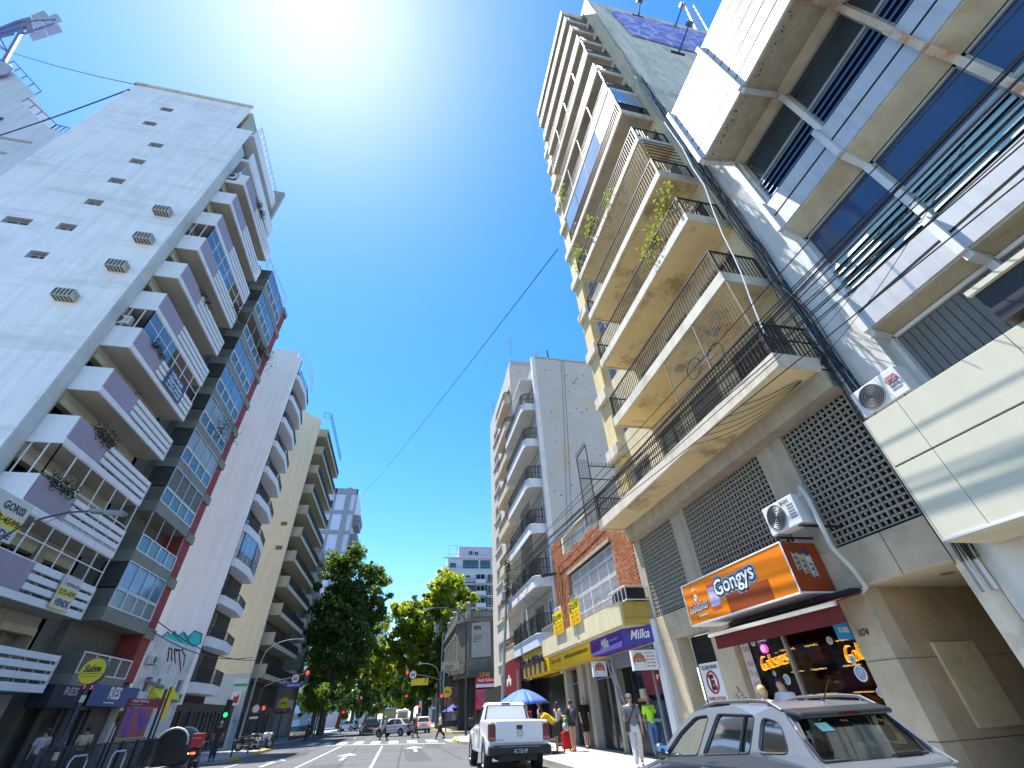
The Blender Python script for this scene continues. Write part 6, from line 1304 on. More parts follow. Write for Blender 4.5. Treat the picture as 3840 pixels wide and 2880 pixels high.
# ================================================================== trees
def leafmat(name, c, tr, amt):
    m = M(name, c, .55, var=.35, scale=.9); t = m.node_tree; N = t.nodes; b = N['Principled BSDF']; out = N['Material Output']
    tl_ = N.new('ShaderNodeBsdfTranslucent'); tl_.inputs[0].default_value = (*tr, 1); mx = N.new('ShaderNodeMixShader'); mx.inputs[0].default_value = amt
    t.links.new(b.outputs[0], mx.inputs[1]); t.links.new(tl_.outputs[0], mx.inputs[2]); t.links.new(mx.outputs[0], out.inputs[0]); return m
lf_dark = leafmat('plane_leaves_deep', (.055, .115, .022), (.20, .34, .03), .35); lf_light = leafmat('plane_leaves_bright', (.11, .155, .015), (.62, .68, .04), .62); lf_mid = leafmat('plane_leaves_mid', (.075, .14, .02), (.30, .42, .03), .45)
bark = M('plane_bark', (.13, .11, .085), .9, var=.4, scale=3, bump=.4, bscale=12)
def tree(label, base, blobs, n, s, mats, trunk_r=.35, seed=1, fork=4.5, group='plane trees along the street', zs=1.):
    blobs = [(x, y, z * zs, r * (1 + (zs - 1) * .6)) for x, y, z, r in blobs]
    t = thing('plane_tree', label, 'tree', base, 0, group); rg = np.random.default_rng(seed); B = Vector(base)
    cl = []
    vol = np.array([r ** 2.4 for *_, r in blobs]); vol = vol / vol.sum(); ncl = max(40, n // 110)
    for k in rg.choice(len(blobs), ncl, p=vol):
        x, y, z, r = blobs[k]; d = rg.normal(size=3); d /= np.linalg.norm(d); rad = r * (rg.uniform(.2, 1.08) ** .5 if rg.random() < .82 else rg.uniform(1.05, 1.3))
        cl.append((x + d[0] * rad, y + d[1] * rad, z + d[2] * rad * .92 - .25 * rg.random(), rg.uniform(.3, 1.15) ** 1.4 * (.5 + r * .2)))
    cl = np.array(cl); idx = rg.integers(0, len(cl), n); C_ = cl[idx]
    d = rg.normal(size=(n, 3)); d /= np.linalg.norm(d, axis=1)[:, None]; rad = C_[:, 3] * rg.uniform(.05, 1.15, n) ** .6
    P = C_[:, :3] + d * rad[:, None] * np.array([1, 1, .85])
    nn = d + rg.normal(size=(n, 3)) * .8 + np.array([0, 0, .5]); nn /= np.linalg.norm(nn, axis=1)[:, None]
    a = np.cross(nn, rg.normal(size=(n, 3))); a /= np.linalg.norm(a, axis=1)[:, None]; b_ = np.cross(nn, a); sz = s * rg.uniform(.55, 1.25, n)[:, None]
    V = np.stack([P - a * sz * .5, P + b_ * sz * .42 - a * sz * .05, P + a * sz * .55, P - b_ * sz * .42 - a * sz * .05], 1).reshape(-1, 3) - np.array(base)
    me = bpy.data.meshes.new('crown'); me.vertices.add(4 * n); me.vertices.foreach_set('co', V.ravel()); me.loops.add(4 * n); me.loops.foreach_set('vertex_index', np.arange(4 * n)); me.polygons.add(n)
    me.polygons.foreach_set('loop_start', np.arange(n) * 4); me.polygons.foreach_set('loop_total', np.full(n, 4))
    for m in mats: me.materials.append(m)
    me.polygons.foreach_set('material_index', (rg.random(len(cl))[idx] < .3).astype(np.int32) if len(mats) > 1 else np.zeros(n, np.int32)); me.update(calc_edges=True)
    o = link('crown', me); o.parent = t
    tk = MB(); fk = B + Vector((rg.uniform(-.3, .3), 0, fork)); tk.tube([B - B, Vector((.05, .05, fork * .5)), fk - B], [trunk_r * 1.25, trunk_r, trunk_r * .85], 10)
    for k in rg.choice(len(blobs), min(len(blobs), 6), replace=False):
        x, y, z, r = blobs[k]; e = Vector((x, y, z)); m_ = fk.lerp(e, .5) + Vector((rg.uniform(-.6, .6), rg.uniform(-.6, .6), .4)); tk.tube([fk - B - Vector((0, 0, .2)), m_ - B, e - B], [trunk_r * .6, trunk_r * .38, trunk_r * .12], 7)
        for q in range(3):
            e2 = e + Vector(rg.normal(size=3)) * r * .6; tk.tube([m_ - B, e2 - B], [trunk_r * .2, .03], 5)
    tk.build('trunk', bark).parent = t; return t
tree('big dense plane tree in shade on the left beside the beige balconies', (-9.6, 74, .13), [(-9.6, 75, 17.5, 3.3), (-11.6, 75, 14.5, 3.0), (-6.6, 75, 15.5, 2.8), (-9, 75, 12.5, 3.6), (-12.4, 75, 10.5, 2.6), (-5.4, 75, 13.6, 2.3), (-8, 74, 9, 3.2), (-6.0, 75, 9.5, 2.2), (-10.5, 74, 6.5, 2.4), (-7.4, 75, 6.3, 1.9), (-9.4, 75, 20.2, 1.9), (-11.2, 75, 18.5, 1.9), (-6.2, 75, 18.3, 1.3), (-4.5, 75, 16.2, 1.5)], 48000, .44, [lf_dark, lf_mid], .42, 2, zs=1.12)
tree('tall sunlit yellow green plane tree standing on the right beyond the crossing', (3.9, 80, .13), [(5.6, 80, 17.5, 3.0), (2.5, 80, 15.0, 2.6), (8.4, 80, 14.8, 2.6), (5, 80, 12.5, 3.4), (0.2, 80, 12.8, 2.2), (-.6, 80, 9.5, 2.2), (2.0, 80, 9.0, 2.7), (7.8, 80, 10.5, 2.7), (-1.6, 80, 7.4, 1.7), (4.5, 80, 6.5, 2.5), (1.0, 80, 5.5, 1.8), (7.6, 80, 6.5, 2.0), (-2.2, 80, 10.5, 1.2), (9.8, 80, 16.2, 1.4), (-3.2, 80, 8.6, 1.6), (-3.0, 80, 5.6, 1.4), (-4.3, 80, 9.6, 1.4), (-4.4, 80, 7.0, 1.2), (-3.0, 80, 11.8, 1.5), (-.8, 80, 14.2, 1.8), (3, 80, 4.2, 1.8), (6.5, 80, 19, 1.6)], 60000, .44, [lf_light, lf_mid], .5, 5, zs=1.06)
tree('mid distance plane tree left of the vista, shaded green', (-8.4, 105, .13), [(-7.5, 105, 9, 3.4), (-5.5, 105, 6.5, 2.6), (-9.5, 105, 6, 2.8), (-7, 105, 4.4, 2.2), (-10.5, 100, 4.5, 2.4), (-4.2, 108, 4.6, 2.0)], 16000, .5, [lf_dark], .3, 7)
tree('farther plane tree on the left leaning over the traffic', (-7.2, 130, .13), [(-6, 130, 10, 3.8), (-3.4, 130, 8.5, 3.0), (-7, 130, 6, 3.2)], 14000, .6, [lf_dark, lf_light], .3, 8)
tree('rounded bright tree at the middle of the vista', (-2.5, 175, .13), [(-3, 175, 11.5, 4.2), (-1, 175, 8, 4.0), (-5, 175, 8, 3.6)], 7000, .8, [lf_light], .35, 9)
tree('plane tree right of the vista beyond the tall sunlit one', (3.0, 118, .13), [(2.4, 118, 10, 4.0), (.6, 118, 7, 3.0), (4.5, 118, 7.5, 3.4), (1.5, 118, 4.6, 2.2)], 16000, .55, [lf_dark, lf_light], .35, 10)
tree('small bright young tree in front of the dark left tree', (-9.2, 66, .13), [(-9.2, 66, 4.3, .9), (-9.6, 66, 3.4, .8), (-8.8, 66, 3.3, .7)], 1800, .3, [lf_mid], .08, 11, fork=2.6)
tree('broad green tree filling the vista below the bright rounded one', (-1.5, 150, .13), [(-1.5, 150, 6.5, 3.2), (1.5, 150, 6, 3), (-5, 150, 6.5, 3.4), (-8, 150, 7, 3.5)], 9000, .7, [lf_dark, lf_light], .3, 15)
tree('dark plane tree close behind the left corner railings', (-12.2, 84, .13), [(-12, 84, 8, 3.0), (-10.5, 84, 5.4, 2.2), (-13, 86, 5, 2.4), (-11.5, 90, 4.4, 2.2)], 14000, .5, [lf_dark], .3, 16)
tree('far tree deep in the street between the two rows', (1.2, 210, .13), [(1, 210, 9, 5), (4, 210, 9, 4.5)], 5000, 1.0, [lf_dark, lf_light], .4, 12)
tree('far left tree at the street end', (-7.5, 200, .13), [(-8, 200, 9, 5), (-11, 200, 8, 4)], 5000, 1.0, [lf_dark], .4, 13)

# ================================================================== lamps, masts, traffic lights
polem = M('dark_pole', (.045, .048, .052), .5, var=.15); galv = M('galvanised_pole', (.30, .33, .33), .5, .3, var=.12); gpole = M('green_grey_pole', (.28, .34, .31), .6, var=.15, streak=.2)
def lamp(name, label, base, pts, head, mat, r=.07):
    t = thing(name, label, 'street lamp', base); MB().cyl(base, pts[0], r * 1.2, r, 10).build('pole', mat, t); MB().tube(pts, [r * .8] + [r * .55] * (len(pts) - 1), 8).build('arm', mat, t)
    a, c = Vector(head[0]), Vector(head[1]); d = (c - a).normalized(); b = MB(); b.bar(a, c, .26, .09); b.build('lamp_head', M('lamp_head_grey', (.22, .26, .27), .5), t, bevel=.03); MB().bar(a.lerp(c, .45) - Vector((0, 0, .055)), a.lerp(c, .95) - Vector((0, 0, .055)), .2, .02).build('lens', M('lamp_lens', (.4, .42, .38), .3), t); return t
lamp('street_lamp', 'tall dark street lamp with a long curved arm left of the pickup', (5.54, 43.9, .13), [(5.4, 43.9, 7.6), (5.25, 43.9, 8.5), (4.6, 43.9, 9.15), (3.4, 43.9, 9.4), (2.3, 43.9, 9.38)], ((2.35, 43.9, 9.38), (1.45, 43.9, 9.27)), polem, .085)
a = [YP(*zF(*p), 46) for p in ((330, 1330), (400, 1180), (480, 1110), (620, 1030), (760, 995), (860, 985))]
lamp('street_lamp', 'street lamp with a curved arm at the left corner before the beige balconies', (a[0].x - .1, 46, .13), [tuple(p) for p in a], (tuple(a[-1]), tuple(YP(*zF(1000, 985), 46))), galv, .07)
a = [YP(*zI(*p), 14) for p in ((-160, 1060), (0, 920), (340, 710), (700, 585), (1090, 500), (1400, 485))]
lamp('street_lamp', 'near street lamp arm sweeping in from the left picture edge', (a[0].x - .3, 14, .13), [tuple(p) for p in a], (tuple(a[-1]), tuple(YP(*zI(1960, 525), 14))), polem, .05)
a = [YP(*zD_(*p), 57) for p in ((1040, 250), (990, 110), (920, 55), (840, 35), (770, 35))]
lamp('street_lamp', 'smaller curved street lamp above the right hand traffic light', (a[0].x + .3, 57, .13), [tuple(p) for p in a], (tuple(a[-1]), tuple(YP(*zD_(690, 48), 57))), galv, .05)
redsig = M('red_signal', (.7, .02, .01), .4, emit=(1, .02, .008), estr=2.2, var=0); grnsig = M('green_signal', (.02, .6, .1), .4, emit=(.01, 1, .10), estr=1.6, var=0); deadsig = M('dead_lens', (.03, .03, .02), .3)
def signal(parent, c, s=1., lit=0, face=-1):
    """three lamp head facing the camera; lit lens index from the top"""
    x, y, z = c; h = .9 * s; b = MB(); b.box(x - .16 * s, x + .16 * s, y - .02, y + .22 * s, z - h / 2, z + h / 2); o = b.build('signal_head', black, parent, bevel=.03)
    for k in range(3):
        zc = z + h / 2 - h * (k + .5) / 3; q = MB(); q.cyl((x, y - .035, zc), (x, y - .02, zc), .115 * s, n=14); q.build('lens', (redsig if k == 0 else grnsig) if k == lit else deadsig, o)
        v = MB(); v.tube([(x + .13 * s * math.cos(a), y - .10, zc + .13 * s * math.sin(a)) for a in np.linspace(0, PI, 9)], .012, 4); v.build('visor', black, o)
def disc(parent, c, r, rim, face, txt=None, tm=None, n=24, y_thick=.03, name='sign_plate'):
    x, y, z = c; b = MB(); b.cyl((x, y, z), (x, y + y_thick, z), r, n=n, m=0); b.cyl((x, y - .004, z), (x, y - .001, z), r * .80, n=n, m=1); o = b.build(name, [rim, face], parent)
    if txt: text(txt, (x - r * .52, y - .008, z - r * .38), FY, r * 1.04, r * .76, tm or black, o, bold=.03)
    return o
wsign = M('sign_white', (.75, .75, .75), .5, var=.03); rsign = M('sign_red', (.45, .02, .025), .5, var=.05); bsign = M('sign_blue', (.02, .05, .30), .5); ysign = M('sign_yellow', (.72, .52, .01), .5, var=.06)
# left mast
tL = thing('traffic_light', 'left traffic light mast with an arm, a 50 limit disc and a blue street plate', 'traffic light', (-10.9, 45, .13))
red = YP(*zC(920, 180), 45); low = YP(*zC(240, 720), 45); fif = YP(*zC(730, 270), 45); blu = YP(*zC(710, 370), 45)
b = MB(); b.cyl((-10.9, 45, .13), (-10.9, 45, 3.9), .08, n=10); b.tube([(-10.9, 45, 3.4), (-10.7, 45, 4.0), (-10, 45, 4.3), (-8.6, 45, 4.55), (red.x - .1, 45, red.z)], .055, 8); b.build('mast', polem, tL)
signal(tL, (red.x, 44.9, red.z - .3), 1.0, 0); signal(tL, (low.x, 44.9, low.z - .3), .9, 0); disc(tL, (fif.x, 44.85, fif.z), .34, rsign, wsign, '50')
MB().box(blu.x - .75, blu.x + .65, 44.85, 44.88, blu.z - .17, blu.z + .14).build('street_plate', bsign, tL); text('HUMAHUACA', (blu.x - .5, 44.84, blu.z - .08), FY, .95, .15, wsign, tL, bold=.02)
nt_ = YP(*zA(1810, 745), 45.2); disc(tL, (-10.9, 44.85, nt_.z), .3, rsign, wsign, name='no_turn_disc')
MB().box(-11.2, -10.6, 44.86, 44.9, nt_.z - .62, nt_.z - .48).build('small_plate', wsign, tL)
tG = thing('pedestrian_signal', 'traffic signal showing green behind the red delivery motorcycle', 'traffic light', (-11.6, 40, .13)); gq = YP(*zA(1400, 840), 40); MB().cyl((gq.x + .05, 40, .13), (gq.x + .05, 40, gq.z + .9), .05, n=8).build('pole', polem, tG); signal(tG, (gq.x + .18, 39.85, gq.z + .35), 1.1, 2)
# right mast
tR = thing('traffic_light', 'right traffic light mast with an arm, a 60 limit disc and a yellow arrow plate', 'traffic light', (4.35, 55, .13))
red = YP(*zD_(527, 185), 55); s60 = YP(*zD_(617, 210), 55); yel = YP(*zD_(720, 320), 55); lowr = YP(*zD_(1060, 540), 55)
b = MB(); b.cyl((4.35, 55, .13), (4.35, 55, 3.9), .09, n=10); b.tube([(4.35, 55, 3.8), (4.25, 55, 4.3), (3.7, 55, 4.6), (2.4, 55, 4.9), (red.x + .1, 55, red.z)], .055, 8); b.build('mast', polem, tR)
signal(tR, (red.x, 54.9, red.z - .25), 1.0, 0); signal(tR, (lowr.x, 54.88, lowr.z - .3), 1.0, 0); disc(tR, (s60.x, 54.85, s60.z), .42, rsign if False else M('sign_rim_dark', (.2, .03, .03), .5), wsign, '60')
o = MB().box(yel.x - .9, yel.x + .9, 54.85, 54.88, yel.z - .3, yel.z + .3).build('arrow_plate', ysign, tR); b = MB(); b.bar((yel.x + .5, 54.84, yel.z - .12), (yel.x + .68, 54.84, yel.z + .15), .07, .02, up=(0, 1, 0)); b.bar((yel.x + .72, 54.84, yel.z + .18), (yel.x + .5, 54.84, yel.z + .15), .07, .02, up=(0, 1, 0)); b.build('arrow', black, o)
for lab, px, Y in (('small distant red traffic light on an arm up the street', zD_(515, 545), 78), ('distant red traffic light low by the tall tree trunk', zD_(725, 705), 76), ('distant red signal hanging before the dark left trees', zC(1750, 570), 90), ('red signal beside the orange board far on the left', zC(1470, 795), 84)):
    q = YP(*px, Y); t = thing('traffic_light', lab, 'traffic light', (q.x, Y, 0)); signal(t, (q.x, Y, q.z - .28), 1.0, 0); MB().cyl((q.x + (1.9 if 'arm' in lab else .0), Y + .3, 0), (q.x + (1.9 if 'arm' in lab else .0), Y + .3, q.z), .06, n=6).build('pole', polem, t)
    if 'arm' in lab: MB().tube([(q.x + 1.9, Y + .3, q.z - .5), (q.x + 1.6, Y + .3, q.z - .15), (q.x, Y + .3, q.z)], .045, 6).build('arm', polem, t)
ob = thing('billboard_post', 'orange street board standing in the far left shade', 'sign', (-7.6, 84, 0)); q = YP(*zC(1420, 860), 84); MB().prism([(q.x - .5, 84, .6), (q.x + .1, 84, .6), (q.x + .5, 84, 3.4), (q.x - .1, 84, 3.4)], (0, .1, 0)).build('board', M('orange_board', (.5, .14, .04), .6), ob)
# cable pole with its tangle
wp_ = thing('utility_pole', 'grey green utility pole carrying the cables, behind the pickup', 'utility pole', (5.95, 31, .13)); MB().cyl((5.95, 31, .13), (6.7, 31, 9.7), .11, .085, 12).build('pole', gpole, wp_)
b = MB(); b.box(6.2, 6.42, 30.72, 30.92, 7.5, 8.0); b.box(6.62, 6.85, 30.75, 30.95, 6.7, 7.6); b.box(6.0, 6.22, 30.8, 30.95, 2.9, 3.3); b.split('junction_box', M('junction_grey', (.34, .37, .37), .6), wp_); rr = random.Random(4); b = MB()
for k in range(34): z = rr.uniform(7.2, 9.9); b.tube([(6.45 + (z - 7) * .08 + rr.uniform(-.22, .25), 31 + rr.uniform(-.3, .1), z + .1 * q_) if False else (6.5 + (z - 7) * .07 + .2 * math.cos(q_ * 1.3 + k), 30.9 + .15 * math.sin(q_ + k), z + .09 * q_ * rr.uniform(.3, 1)) for q_ in range(6)], rr.uniform(.012, .03), 4)
b.build('cable_tangle', black, wp_, kind='stuff')
b = MB(); b.bar((6.55, 30.85, 9.5), (7.4, 30.2, 9.3), .05); b.bar((6.5, 30.9, 8.9), (7.1, 30.5, 8.8), .05); b.build('cross_arm', greymet, wp_)
# overhead cables
def cat_wire(p, q, sag, r, n=22): 
    p, q = Vector(p), Vector(q); return [p.lerp(q, f) - Vector((0, 0, sag * 4 * f * (1 - f))) for f in np.linspace(0, 1, n)]
oc = thing('overhead_cables', 'bunch of black overhead cables running along the right facades to the utility pole', 'cables', (6.5, 5, 7)); rr = random.Random(21)
for k in range(14):
    z0 = 5.95 + k * .13 + rr.uniform(-.05, .05); x0 = 6.05 + rr.uniform(0, .5); zz = 8.5 + (k % 5) * .22 + rr.uniform(-.1, .1)
    b = MB(); b.tube(cat_wire((x0, -5, z0 - .15), (6.6, 30.9, zz), rr.uniform(.05, .5), .01, 34), rr.choice([.009, .011, .013, .018 if k % 5 == 0 else .010]), 5); b.build('cable', black, oc)
for k in range(6):
    b = MB(); b.tube(cat_wire((6.93, 6.6 + k * .35, 6.98 - .03 * k), (8.1, 5.0, 7.0 + .03 * k), .10 + .05 * k, .008), .008, 4); b.build('cable', black, oc)
for k in range(7):
    b = MB(); b.tube(cat_wire((6.3 + .1 * k, 1 + k * .6, 6.9 + .1 * k), (8.15, 5.0, 7.2 + .5 * k), .15, .007), .007, 4); b.build('cable', black, oc)
for k in range(4):
    b = MB(); b.tube(cat_wire((6.68, 30.9, 9.2 - .25 * k), (7.3 + .3 * k, 25.6, 8.2 - .9 * k), .25, .008), .009, 4); b.build('cable', black, oc)
for k, (p, q, sg) in enumerate((((8.2, 15.1, 8.2), (8.2, 24.5, 7.9), .1), ((8.22, 24.3, 7.9), (8.2, 24.4, 5.6), .0), ((8.2, 24.0, 7.9), (8.2, 23.7, 5.2), .0), ((8.22, 23.4, 7.8), (8.2, 24.2, 6.0), .0))):
    b = MB(); b.tube(cat_wire(p, q, sg, .01), .018, 4); b.build('cable', black, oc)
MB().bar((8.3, 24.9, 7.75), (7.6, 25.6, 7.75), .12).build('bracket', black, oc)
for lab, pts in (('long single wire slanting across the blue sky over the street', [XP(1205 * 1.736, 538 * 1.736, 6.95), YP(783 * 1.736, 1068 * 1.736, 130)]), ('thick cable from the far left roof to the white tower top', [YP(-40, 520, 23.9), YP(486, 335, 17.8)]), ('thin cable from the phone mast to the white tower top', [YP(-30, 170, 23.9), YP(513, 318, 17.8)]), ('thin wire hanging down the grey party wall', [(10.9, 25.4, 25.1), (9.3, 25.4, 9.0)]), ('second thin wire on the grey party wall', [(11.1, 25.4, 25.1), (9.7, 25.4, 9.5)]), ('drooping wire along the lower left balconies', [XP(*zI(-100, 160), -14.3), XP(*zI(1150, 440), -14.3)]), ('wires at the left corner running to the lamp', [XP(*z3(1000, 690), -14.2), YP(*z3(1660, 960), 46)]), ('lower wire at the left corner', [XP(*z3(985, 770), -14.2), YP(*z3(1640, 940), 46)])):
    t = thing('wire', lab, 'cable', tuple(pts[0])); thick = .05 if 'thick' in lab else .03; b = MB(); b.tube(cat_wire(pts[0], pts[1], .6 if 'long' not in lab else 1.0, .01), thick if 'party' not in lab and 'left balconies' not in lab else .012, 5); b.build('strand', M('cable_blue_black', (.05, .06, .12), .6) if 'tower' in lab else polem, t)
# the white rope cable swinging in front of the balconies, hung by two pots and a bicycle
rp = thing('white_cable', 'pale cable draped down in front of the ochre balconies', 'cables', (6.85, 6, 20)); MB().tube([XP(2560 + a * .57866, b_ * .57866, 6.82) for a, b_ in ((-120, 790), (0, 960), (60, 1080), (140, 1200), (200, 1370), (260, 1520), (330, 1659))] + [XP(2560 + a * .57866, 960 + b_ * .57866, 6.82) for a, b_ in ((380, 110), (440, 280), (500, 430), (530, 500))], .016, 5).build('strand', white, rp)
for lab, px, c in (('orange pot with a red plant hanging from the ochre soffit', z2r(275, 475), (.50, .14, .03)), ('small grey hanging pot beside the orange one', z2r(205, 500), (.18, .20, .23))):
    q = XP(*px, 7.35); t = thing('hanging_pot', lab, 'plant pot', tuple(q)); MB().sph(q, .11, 10).build('pot', M('pot_%d' % len(MATS), c, .4), t); MB().cyl(q, (q.x, q.y, slabs[1] - .24), .006, n=4).build('hanger', black, t); b = MB(); rr = random.Random(2)
    for k in range(30): a = Vector((rr.uniform(-.2, .2), rr.uniform(-.2, .2), rr.uniform(.02, .2))); b.bar(q + Vector((0, 0, .05)), q + a, .012)
    b.build('foliage', M('red_plant' if 'red' in lab else 'grey_plant', (.30, .05, .02) if 'red' in lab else (.12, .16, .12), .7), t)
bk_ = thing('bicycle', 'bicycle hung inside the railing of the lowest ochre balcony', 'bicycle', (7.3, 9, 8)); q = XP(*z2r(150, 680), 7.15); b = MB()
for dy in (-.38, .5): b.tube([(q.x, q.y + dy + .3 * math.cos(a), q.z + dy * .3 + .3 * math.sin(a)) for a in np.linspace(0, 2 * PI, 21)[:-1]], .018, 5, closed=True)
b.build('wheel', tyre, bk_); b = MB()
for p, r_ in (((-.38, -.11), (.0, .0)), ((.0, .0), (.5, .15)), ((0, 0), (.05, .38)), ((.05, .38), (.42, .42)), ((.42, .42), (.5, .15)), ((-.38, -.11), (.05, .38))): b.bar((q.x, q.y + p[0], q.z + p[1]), (q.x, q.y + r_[0], q.z + r_[1]), .03)
b.build('frame', M('bike_frame', (.35, .42, .40), .35, .4), bk_)
for lab, px, x in (('leafy plant on the corner of the third balcony rail', (2495, 745), 6.9), ('green plant half way along the third balcony rail', (2445, 905), 6.9), ('plant climbing over the fourth balcony far end', (2215, 835), 6.9), ('yellow green plant low on the fourth balcony rail', (2170, 955), 6.9), ('small plant on the sixth balcony rail', (2110, 720), 6.95), ('small plant near the fifth balcony rail end', (2290, 745), 6.95)):
    q = XP(*px, x); leaves('balcony_plant', lab, [tuple(q), (q.x, q.y + .25, q.z - .12), (q.x, q.y - .15, q.z + .15), (q.x + .1, q.y + .5, q.z - .3)], 150, .16, leafmat('balcony_green', (.12, .20, .03), (.4, .5, .04), .4), group='plants on the ochre balconies')
fl = thing('ceiling_lamp', 'small square lamp under the second ochre balcony', 'lamp', (7.4, 10, 9.7)); q = XP(1600 + 1640 * .57866, 1200 + 300 * .57866, 7.6); MB().box(q.x - .12, q.x + .12, q.y - .12, q.y + .12, slabs[1] - .30, slabs[1] - .21).build('box', greymet, fl)
sf2 = thing('corner_fence', 'spiked mesh fence rising at the far end of the lowest ochre balcony', 'fence', (6.95, 15, 7.1)); b = MB(); A1 = Vector((6.6, 15.05, 7.1)); 
for p, q in (((6.45, 15.05, 7.0), (6.45, 15.05, 9.9)), ((6.95, 15.05, 7.1), (6.95, 15.05, 10.6)), ((6.45, 15.05, 9.9), (6.95, 15.05, 10.6)), ((6.95, 15.05, 9.6), (8.3, 15.05, 9.6)), ((6.45, 15.05, 9.0), (8.3, 15.05, 9.0))): b.bar(p, q, .035)
for k in range(9): b.bar((6.95 + k * .16, 15.05, 9.6), (6.93 + k * .16, 15.05, 9.78), .02); b.bar((6.45 + k * .06, 15.05, 9.9 + k * .085), (6.42 + k * .06, 15.05, 10.08 + k * .085), .02)
b.build('frame', iron, sf2); b = MB()
for k in range(16): b.bar((6.47 + k * .03, 15.05, 7.1), (6.47 + k * .03, 15.05, 9.9), .005)
for k in range(40): b.bar((6.45, 15.05, 7.1 + k * .07), (6.95, 15.05, 7.1 + k * .07), .005)
b.build('mesh', iron, sf2, kind='stuff')
# roof mast on R1 / R0
rm_ = thing('antenna_mast', 'white lattice antenna mast on the roof at the top right', 'antenna', (15.5, 6, 41)); b = MB()
c0 = YP(2640, 170, 9.0); c1 = YP(2590, 30, 9.0)
for dx, dy in ((0, 0), (1.4, 0), (.7, .9)): b.bar(c0 + Vector((dx * 1.5, dy, 0)), c1 + Vector((dx * 1.4, dy * .8, 4)), .16)
for k in range(9):
    f = k / 9; p = c0.lerp(c1 + Vector((0, 0, 4)), f); b.bar(p, p + Vector((2.0, 0, .8)), .10); b.bar(p + Vector((2.0, 0, 0)), p + Vector((0, 0, 1.3)), .09)
b.build('lattice', M('mast_white', (.55, .56, .58), .5), rm_)
for lab, px0, px1 in (('floodlight arm on the side wall above the mural, left', (2400, 0), (2395, 62)), ('floodlight arm standing in the middle of the mural top', (2560, 20), (2530, 105)), ('floodlight on an arm in front of the mural, lower right', (2585, 90), (2545, 200))):
    a = YP(*px1, 4.95); c = YP(*px0, 4.3); t = thing('floodlight', lab, 'lamp', tuple(a)); MB().bar(a, c, .09).build('arm', polem, t); MB().box(a.x - .5, a.x + .4, 4.9, 5.0, a.z - .06, a.z + .06).build('base', polem, t); MB().box(c.x - .22, c.x + .22, c.y - .15, c.y + .15, c.z - .1, c.z + .15).build('head', greymet, t)
mu = thing('mural_banner', 'purple and blue patterned banner along the top of the weathered side wall', 'banner', (9.8, 5, 34))
def mural():
    m = M('mural_print', (.25, .25, .6), .8, var=0); t = m.node_tree; N = t.nodes; L = t.links; b = N['Principled BSDF']; tc = N.new('ShaderNodeTexCoord'); w = N.new('ShaderNodeTexNoise'); w.inputs['Scale'].default_value = .45; w.inputs['Distortion'].default_value = 2.5; w.inputs['Detail'].default_value = 2
    L.new(tc.outputs['Object'], w.inputs['Vector']); r = N.new('ShaderNodeValToRGB'); e = r.color_ramp.elements; e[0].color = (.16, .20, .55, 1); e[1].color = (.22, .33, .72, 1); e[0].position = .25; e[1].position = .75; k = r.color_ramp.elements.new(.44); k.color = (.36, .28, .60, 1); k = r.color_ramp.elements.new(.50); k.color = (.60, .58, .80, 1); k = r.color_ramp.elements.new(.56); k.color = (.22, .24, .60, 1); L.new(w.outputs[0], r.inputs[0]); L.new(r.outputs[0], b.inputs['Base Color']); return m
MB().prism([(9.7, 4.98, 39.3), (10.0, 4.98, 33.2), (20, 4.98, 33.2), (20, 4.98, 41.2)], (0, -.06, 0)).build('sheet', mural(), mu)
# air conditioners on R1 / R0
ac_unit('air_conditioner', 'white air conditioner with a round fan standing over the orange shop sign', (7.55, 7.15, 4.16), 0, .88, .62, .3, word='BGH', group=None)
sh2 = thing('condenser_pipe', 'white insulated hose hanging from the air conditioner past the orange sign', 'pipe', (7.7, 6.6, 4.5)); MB().tube([(7.6, 6.68, 4.72), (7.55, 6.55, 4.85), (7.55, 6.5, 4.6), (7.6, 6.55, 4.2), (7.65, 6.6, 3.7), (7.9, 6.62, 3.3), (8.2, 6.8, 3.05), (8.28, 7.0, 3.0)], .045, 8).build('hose', M('hose_white', (.52, .52, .50), .7, var=.2), sh2)
MB().bar((7.4, 6.78, 4.15), (8.32, 6.78, 4.15), .04).bar((7.4, 7.5, 4.15), (8.32, 7.5, 4.15), .04).split('bracket', black, sh2)
ac_unit('air_conditioner', 'white air conditioner with red scrawl behind the cream fascia top', (7.75, 4.3, 5.3), 0, .86, .55, .3)
MB().tube([(7.58, 4.0 + .1 * math.cos(a), 5.65 + .05 * math.sin(2 * a)) for a in np.linspace(0, 2 * PI, 17)], .008, 4).build('red_scrawl', rsign, bpy.data.objects['air_conditioner.001'])
# ================================================================== left pavement furniture
sb = thing('subway_sign', 'big yellow oval subway sign on a dark post by the left railings', 'sign', (-11.87, 23, .13)); c = YP(*zB(1450, 150), 23)
MB().cyl((-11.87, 23.1, .13), (-11.87, 23.1, c.z - .2), .075, n=12).build('post', M('navy_post', (.03, .035, .07), .4), sb); b = MB(); b.cyl((c.x, 22.96, c.z), (c.x, 23.18, c.z), .44, n=28, m=0); b.cyl((c.x, 22.945, c.z), (c.x, 22.959, c.z), .42, n=28, m=1); o = b.build('disc', [M('disc_edge', (.08, .08, .10), .5), ysign], sb)
text('Subte', (c.x - .3, 22.93, c.z - .04), FY, .58, .24, black, o, bold=.03, shear=.25); MB().box(c.x - .42, c.x + .40, 22.935, 22.943, c.z - .10, c.z - .085).box(c.x - .28, c.x + .26, 22.936, 22.943, c.z - .19, c.z - .175).build('underline', black, o)
for z in (2.55, .9): MB().cyl((-11.87, 23.1, z), (-11.87, 23.1, z + .22), .082, n=12).build('pale_band', M('pale_band', (.55, .55, .35), .5), sb)
